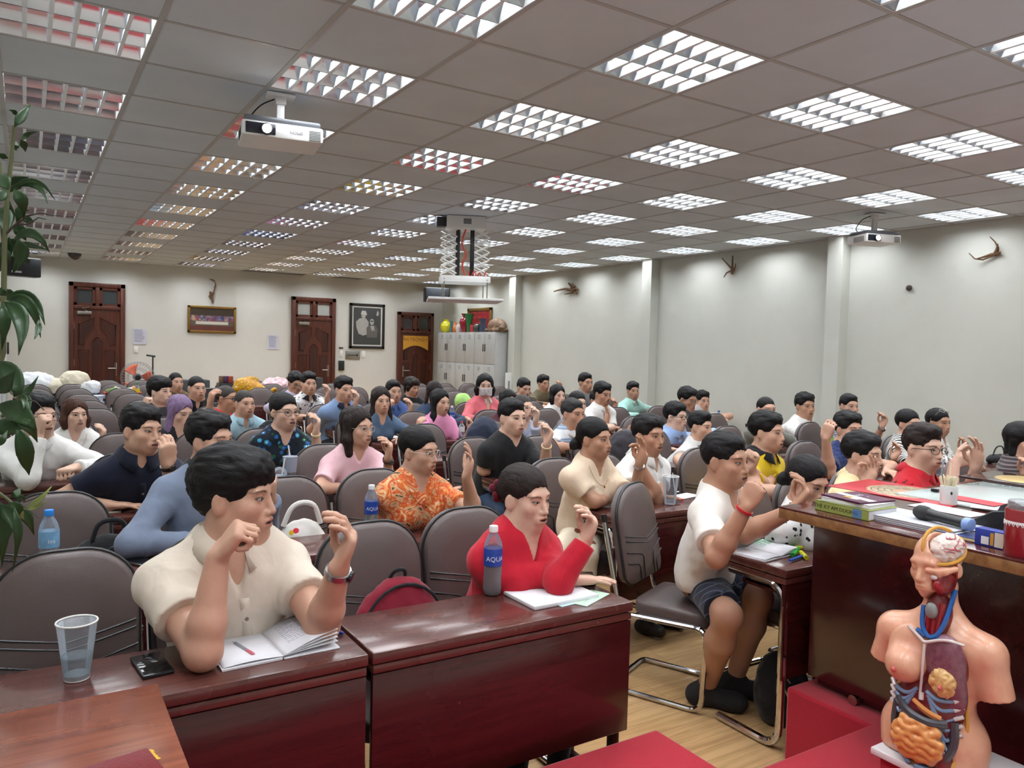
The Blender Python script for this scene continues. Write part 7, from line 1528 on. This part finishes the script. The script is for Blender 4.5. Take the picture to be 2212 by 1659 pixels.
# ------------------------------------------------------------------ plant at the left edge
g = Gr('leaf_green'); co = g.co(); n = g.noise(co, 30, 3); oi = g.noise(co, 9, 2); c = g.mix(oi, lin((26, 50, 25)), lin((52, 80, 40))); g.set(col=g.mix(g.step(n, .3, .7)*.4, c, lin((34, 60, 32))), rough=.42, spec=.3); M_leaf = g.mat
M_leaf2 = mat('young_leaf', (138, 156, 86), .4, var=.2); M_stem = mat('plant_stem', (88, 92, 58), .6); M_twig = mat('dry_twig', (60, 52, 44), .7)
plant = thing('potted_plant', 'tall leafy green plant at the left edge of the picture', 'plant', (-.045, 1.74, .801)); PO = np.array([-.045, 1.74, .801])
MB().lathe([(.001, 0), (.05, 0), (.07, .13), (.075, .14), (.066, .14), (.06, .12), (.001, .12)], n=28).build('pot', mat('pot_glaze', (196, 186, 170), .3), plant)
def leaf(g, pts, w, d=1.47, fold=.25, tw=0):
    """blade along pixel points: base .. tip, width in pixels"""
    N = len(pts); dd = [d+.05*math.sin(k*1.1+pts[0][0])*(k/N) for k in range(N)]
    P = fillet([pd(x, y, q) for (x, y), q in zip(pts, dd)], .03, 5); n = len(P); L_ = []
    wm = w*d/FPX; vd = nz(CAM-P[0])
    for k, p in enumerate(P):
        t = k/(n-1); tg = nz(P[min(k+1, n-1)]-P[max(k-1, 0)]); sd = nz(np.cross(tg, vd)); sd = nz(sd+vd*tw); nn = np.cross(sd, tg)
        hw = wm*.5*(math.sin(PI*min(1, t**.75))**.8)*(1 if t < .98 else .2)+.0004
        L_.append([p-sd*hw+nn*hw*fold, p-sd*hw*.5+nn*hw*fold*.35, p, p+sd*hw*.5+nn*hw*fold*.35, p+sd*hw+nn*hw*fold])
    g.grid(L_)
lf = MB(); ly = MB()
for pts, w in (([(31, 274), (46, 252), (67, 224)], 18), ([(40, 252), (30, 240), (19, 237)], 9), ([(45, 305), (57, 290), (80, 284)], 10), ([(44, 302), (52, 312), (55, 328)], 15), ([(36, 306), (32, 316), (35, 326)], 14), ([(-6, 332), (8, 338), (18, 342)], 12),
               ([(24, 408), (60, 386), (95, 398), (119, 432)], 10), ([(26, 406), (60, 392), (92, 408), (103, 440)], 15), ([(20, 416), (34, 392), (62, 382)], 28), ([(30, 410), (48, 430), (52, 470)], 26), ([(18, 410), (6, 390), (-12, 372)], 30), ([(16, 410), (2, 425), (-10, 436)], 20), ([(-10, 450), (8, 470), (14, 512)], 42), ([(20, 432), (16, 470), (4, 530)], 26),
               ([(36, 480), (46, 450), (62, 456)], 20), ([(48, 470), (60, 474), (74, 480)], 16), ([(30, 486), (46, 500), (56, 520)], 24), ([(28, 520), (58, 498), (90, 515), (107, 546)], 20), ([(40, 524), (70, 530), (104, 540)], 12), ([(38, 516), (50, 546), (27, 592)], 30), ([(-6, 540), (20, 528), (44, 514)], 26), ([(56, 556), (60, 564), (61, 573)], 8), ([(-8, 530), (6, 556), (-4, 590)], 36), ([(20, 512), (12, 545), (-2, 575)], 24),
               ([(6, 648), (50, 632), (84, 660), (97, 702)], 24), ([(10, 650), (50, 640), (78, 680), (88, 730)], 22), ([(8, 652), (38, 668), (50, 710), (40, 768)], 34), ([(4, 655), (12, 690), (4, 756)], 24), ([(84, 690), (84, 712), (74, 733)], 12), ([(0, 640), (20, 630), (36, 648)], 18), ([(-8, 626), (4, 630), (18, 640)], 16),
               ([(-10, 780), (20, 800), (40, 840), (30, 858)], 40), ([(-10, 850), (10, 830), (34, 800)], 34), ([(38, 852), (62, 846), (83, 812)], 13), ([(40, 852), (54, 862), (50, 884)], 15), ([(46, 854), (62, 862), (64, 892)], 14), ([(-10, 876), (30, 884), (60, 905), (80, 930)], 44), ([(30, 905), (66, 920), (81, 956)], 24), ([(36, 920), (52, 960), (58, 1000), (63, 1027)], 34), ([(-8, 910), (20, 925), (40, 930)], 40), ([(-8, 965), (6, 950), (16, 930)], 14), ([(20, 905), (44, 918), (64, 916)], 26),
               ([(36, 1096), (58, 1112), (74, 1156)], 24), ([(-6, 1080), (10, 1130), (4, 1224)], 42), ([(30, 1094), (42, 1150), (27, 1236)], 18), ([(24, 1072), (36, 1068), (44, 1052)], 15), ([(2, 1090), (24, 1110), (30, 1150)], 30), ([(36, 1080), (46, 1074), (54, 1084)], 14), ([(18, 1086), (40, 1096), (46, 1130)], 22)):
    leaf(lf, pts, w, d=1.47+.06*math.sin(pts[0][1]*.7))
for pts, w in (([(54, 1100), (84, 1082), (112, 1050)], 11), ([(58, 1102), (80, 1096), (101, 1083)], 7), ([(50, 1104), (46, 1116), (52, 1122)], 6), ([(52, 868), (54, 885), (58, 894)], 8)): leaf(ly, pts, w, d=1.45)
lf.build('foliage', M_leaf, plant, org=tuple(PO), solid=.0006); ly.build('young_foliage', M_leaf2, plant, org=tuple(PO), solid=.0006)
sp = lambda pts, r, d=1.48: [pd(x, y, d) for x, y in pts]
g = MB(); g.tube([PO+np.array((0, 0, .12))]+[PO+np.array((.01, .0, .35))]+sp([(6, 760), (8, 640), (10, 520), (16, 420), (24, 350), (31, 272)], 0), [.007, .007, .006, .005, .0045, .004, .0035, .003], 8)
g.tube(sp([(8, 640), (-4, 646), (20, 655)], 0), .004, 6); g.tube(sp([(4, 900), (30, 880), (42, 852)], 0), .0035, 6).tube(sp([(-8, 1060), (14, 1076), (40, 1098)], 0), .003, 6).tube(sp([(14, 440), (0, 352), (-8, 340)], 0), .003, 6)
g.build('stem', M_stem, plant, org=tuple(PO))
for pts, r in (([(6, 512), (30, 488), (60, 466), (88, 460), (120, 466)], [.003, .0025, .002, .0015, .001]), ([(34, 486), (60, 484), (84, 470), (100, 474)], [.002, .0018, .0012, .0008]), ([(44, 1098), (66, 1104), (84, 1118)], .0012), ([(50, 860), (78, 868), (95, 886)], .0012), ([(50, 1085), (72, 1078), (92, 1068)], .0012)):
    MB().tube(sp(pts, 0), r, 6).build('twig', M_twig, plant, org=tuple(PO))
chairs_fill()
# ------------------------------------------------------------------ light and view
w = bpy.data.worlds.new('room_air'); SC.world = w; w.use_nodes = True
w.node_tree.nodes['Background'].inputs[0].default_value = (.8, .85, .9, 1); w.node_tree.nodes['Background'].inputs[1].default_value = .02
vs = SC.view_settings; vs.view_transform = 'Standard'; vs.look = 'None'; vs.exposure = EXPO; vs.gamma = 1; vs.use_curve_mapping = False
SC.cycles.max_bounces = 5; SC.cycles.diffuse_bounces = 3; SC.cycles.glossy_bounces = 2; SC.cycles.transmission_bounces = 6; SC.cycles.transparent_max_bounces = 8
SC.cycles.sample_clamp_indirect = 4; SC.cycles.caustics_reflective = False; SC.cycles.caustics_refractive = False; SC.cycles.use_denoising = True
SC.cycles.use_adaptive_sampling = True; SC.cycles.adaptive_threshold = .2
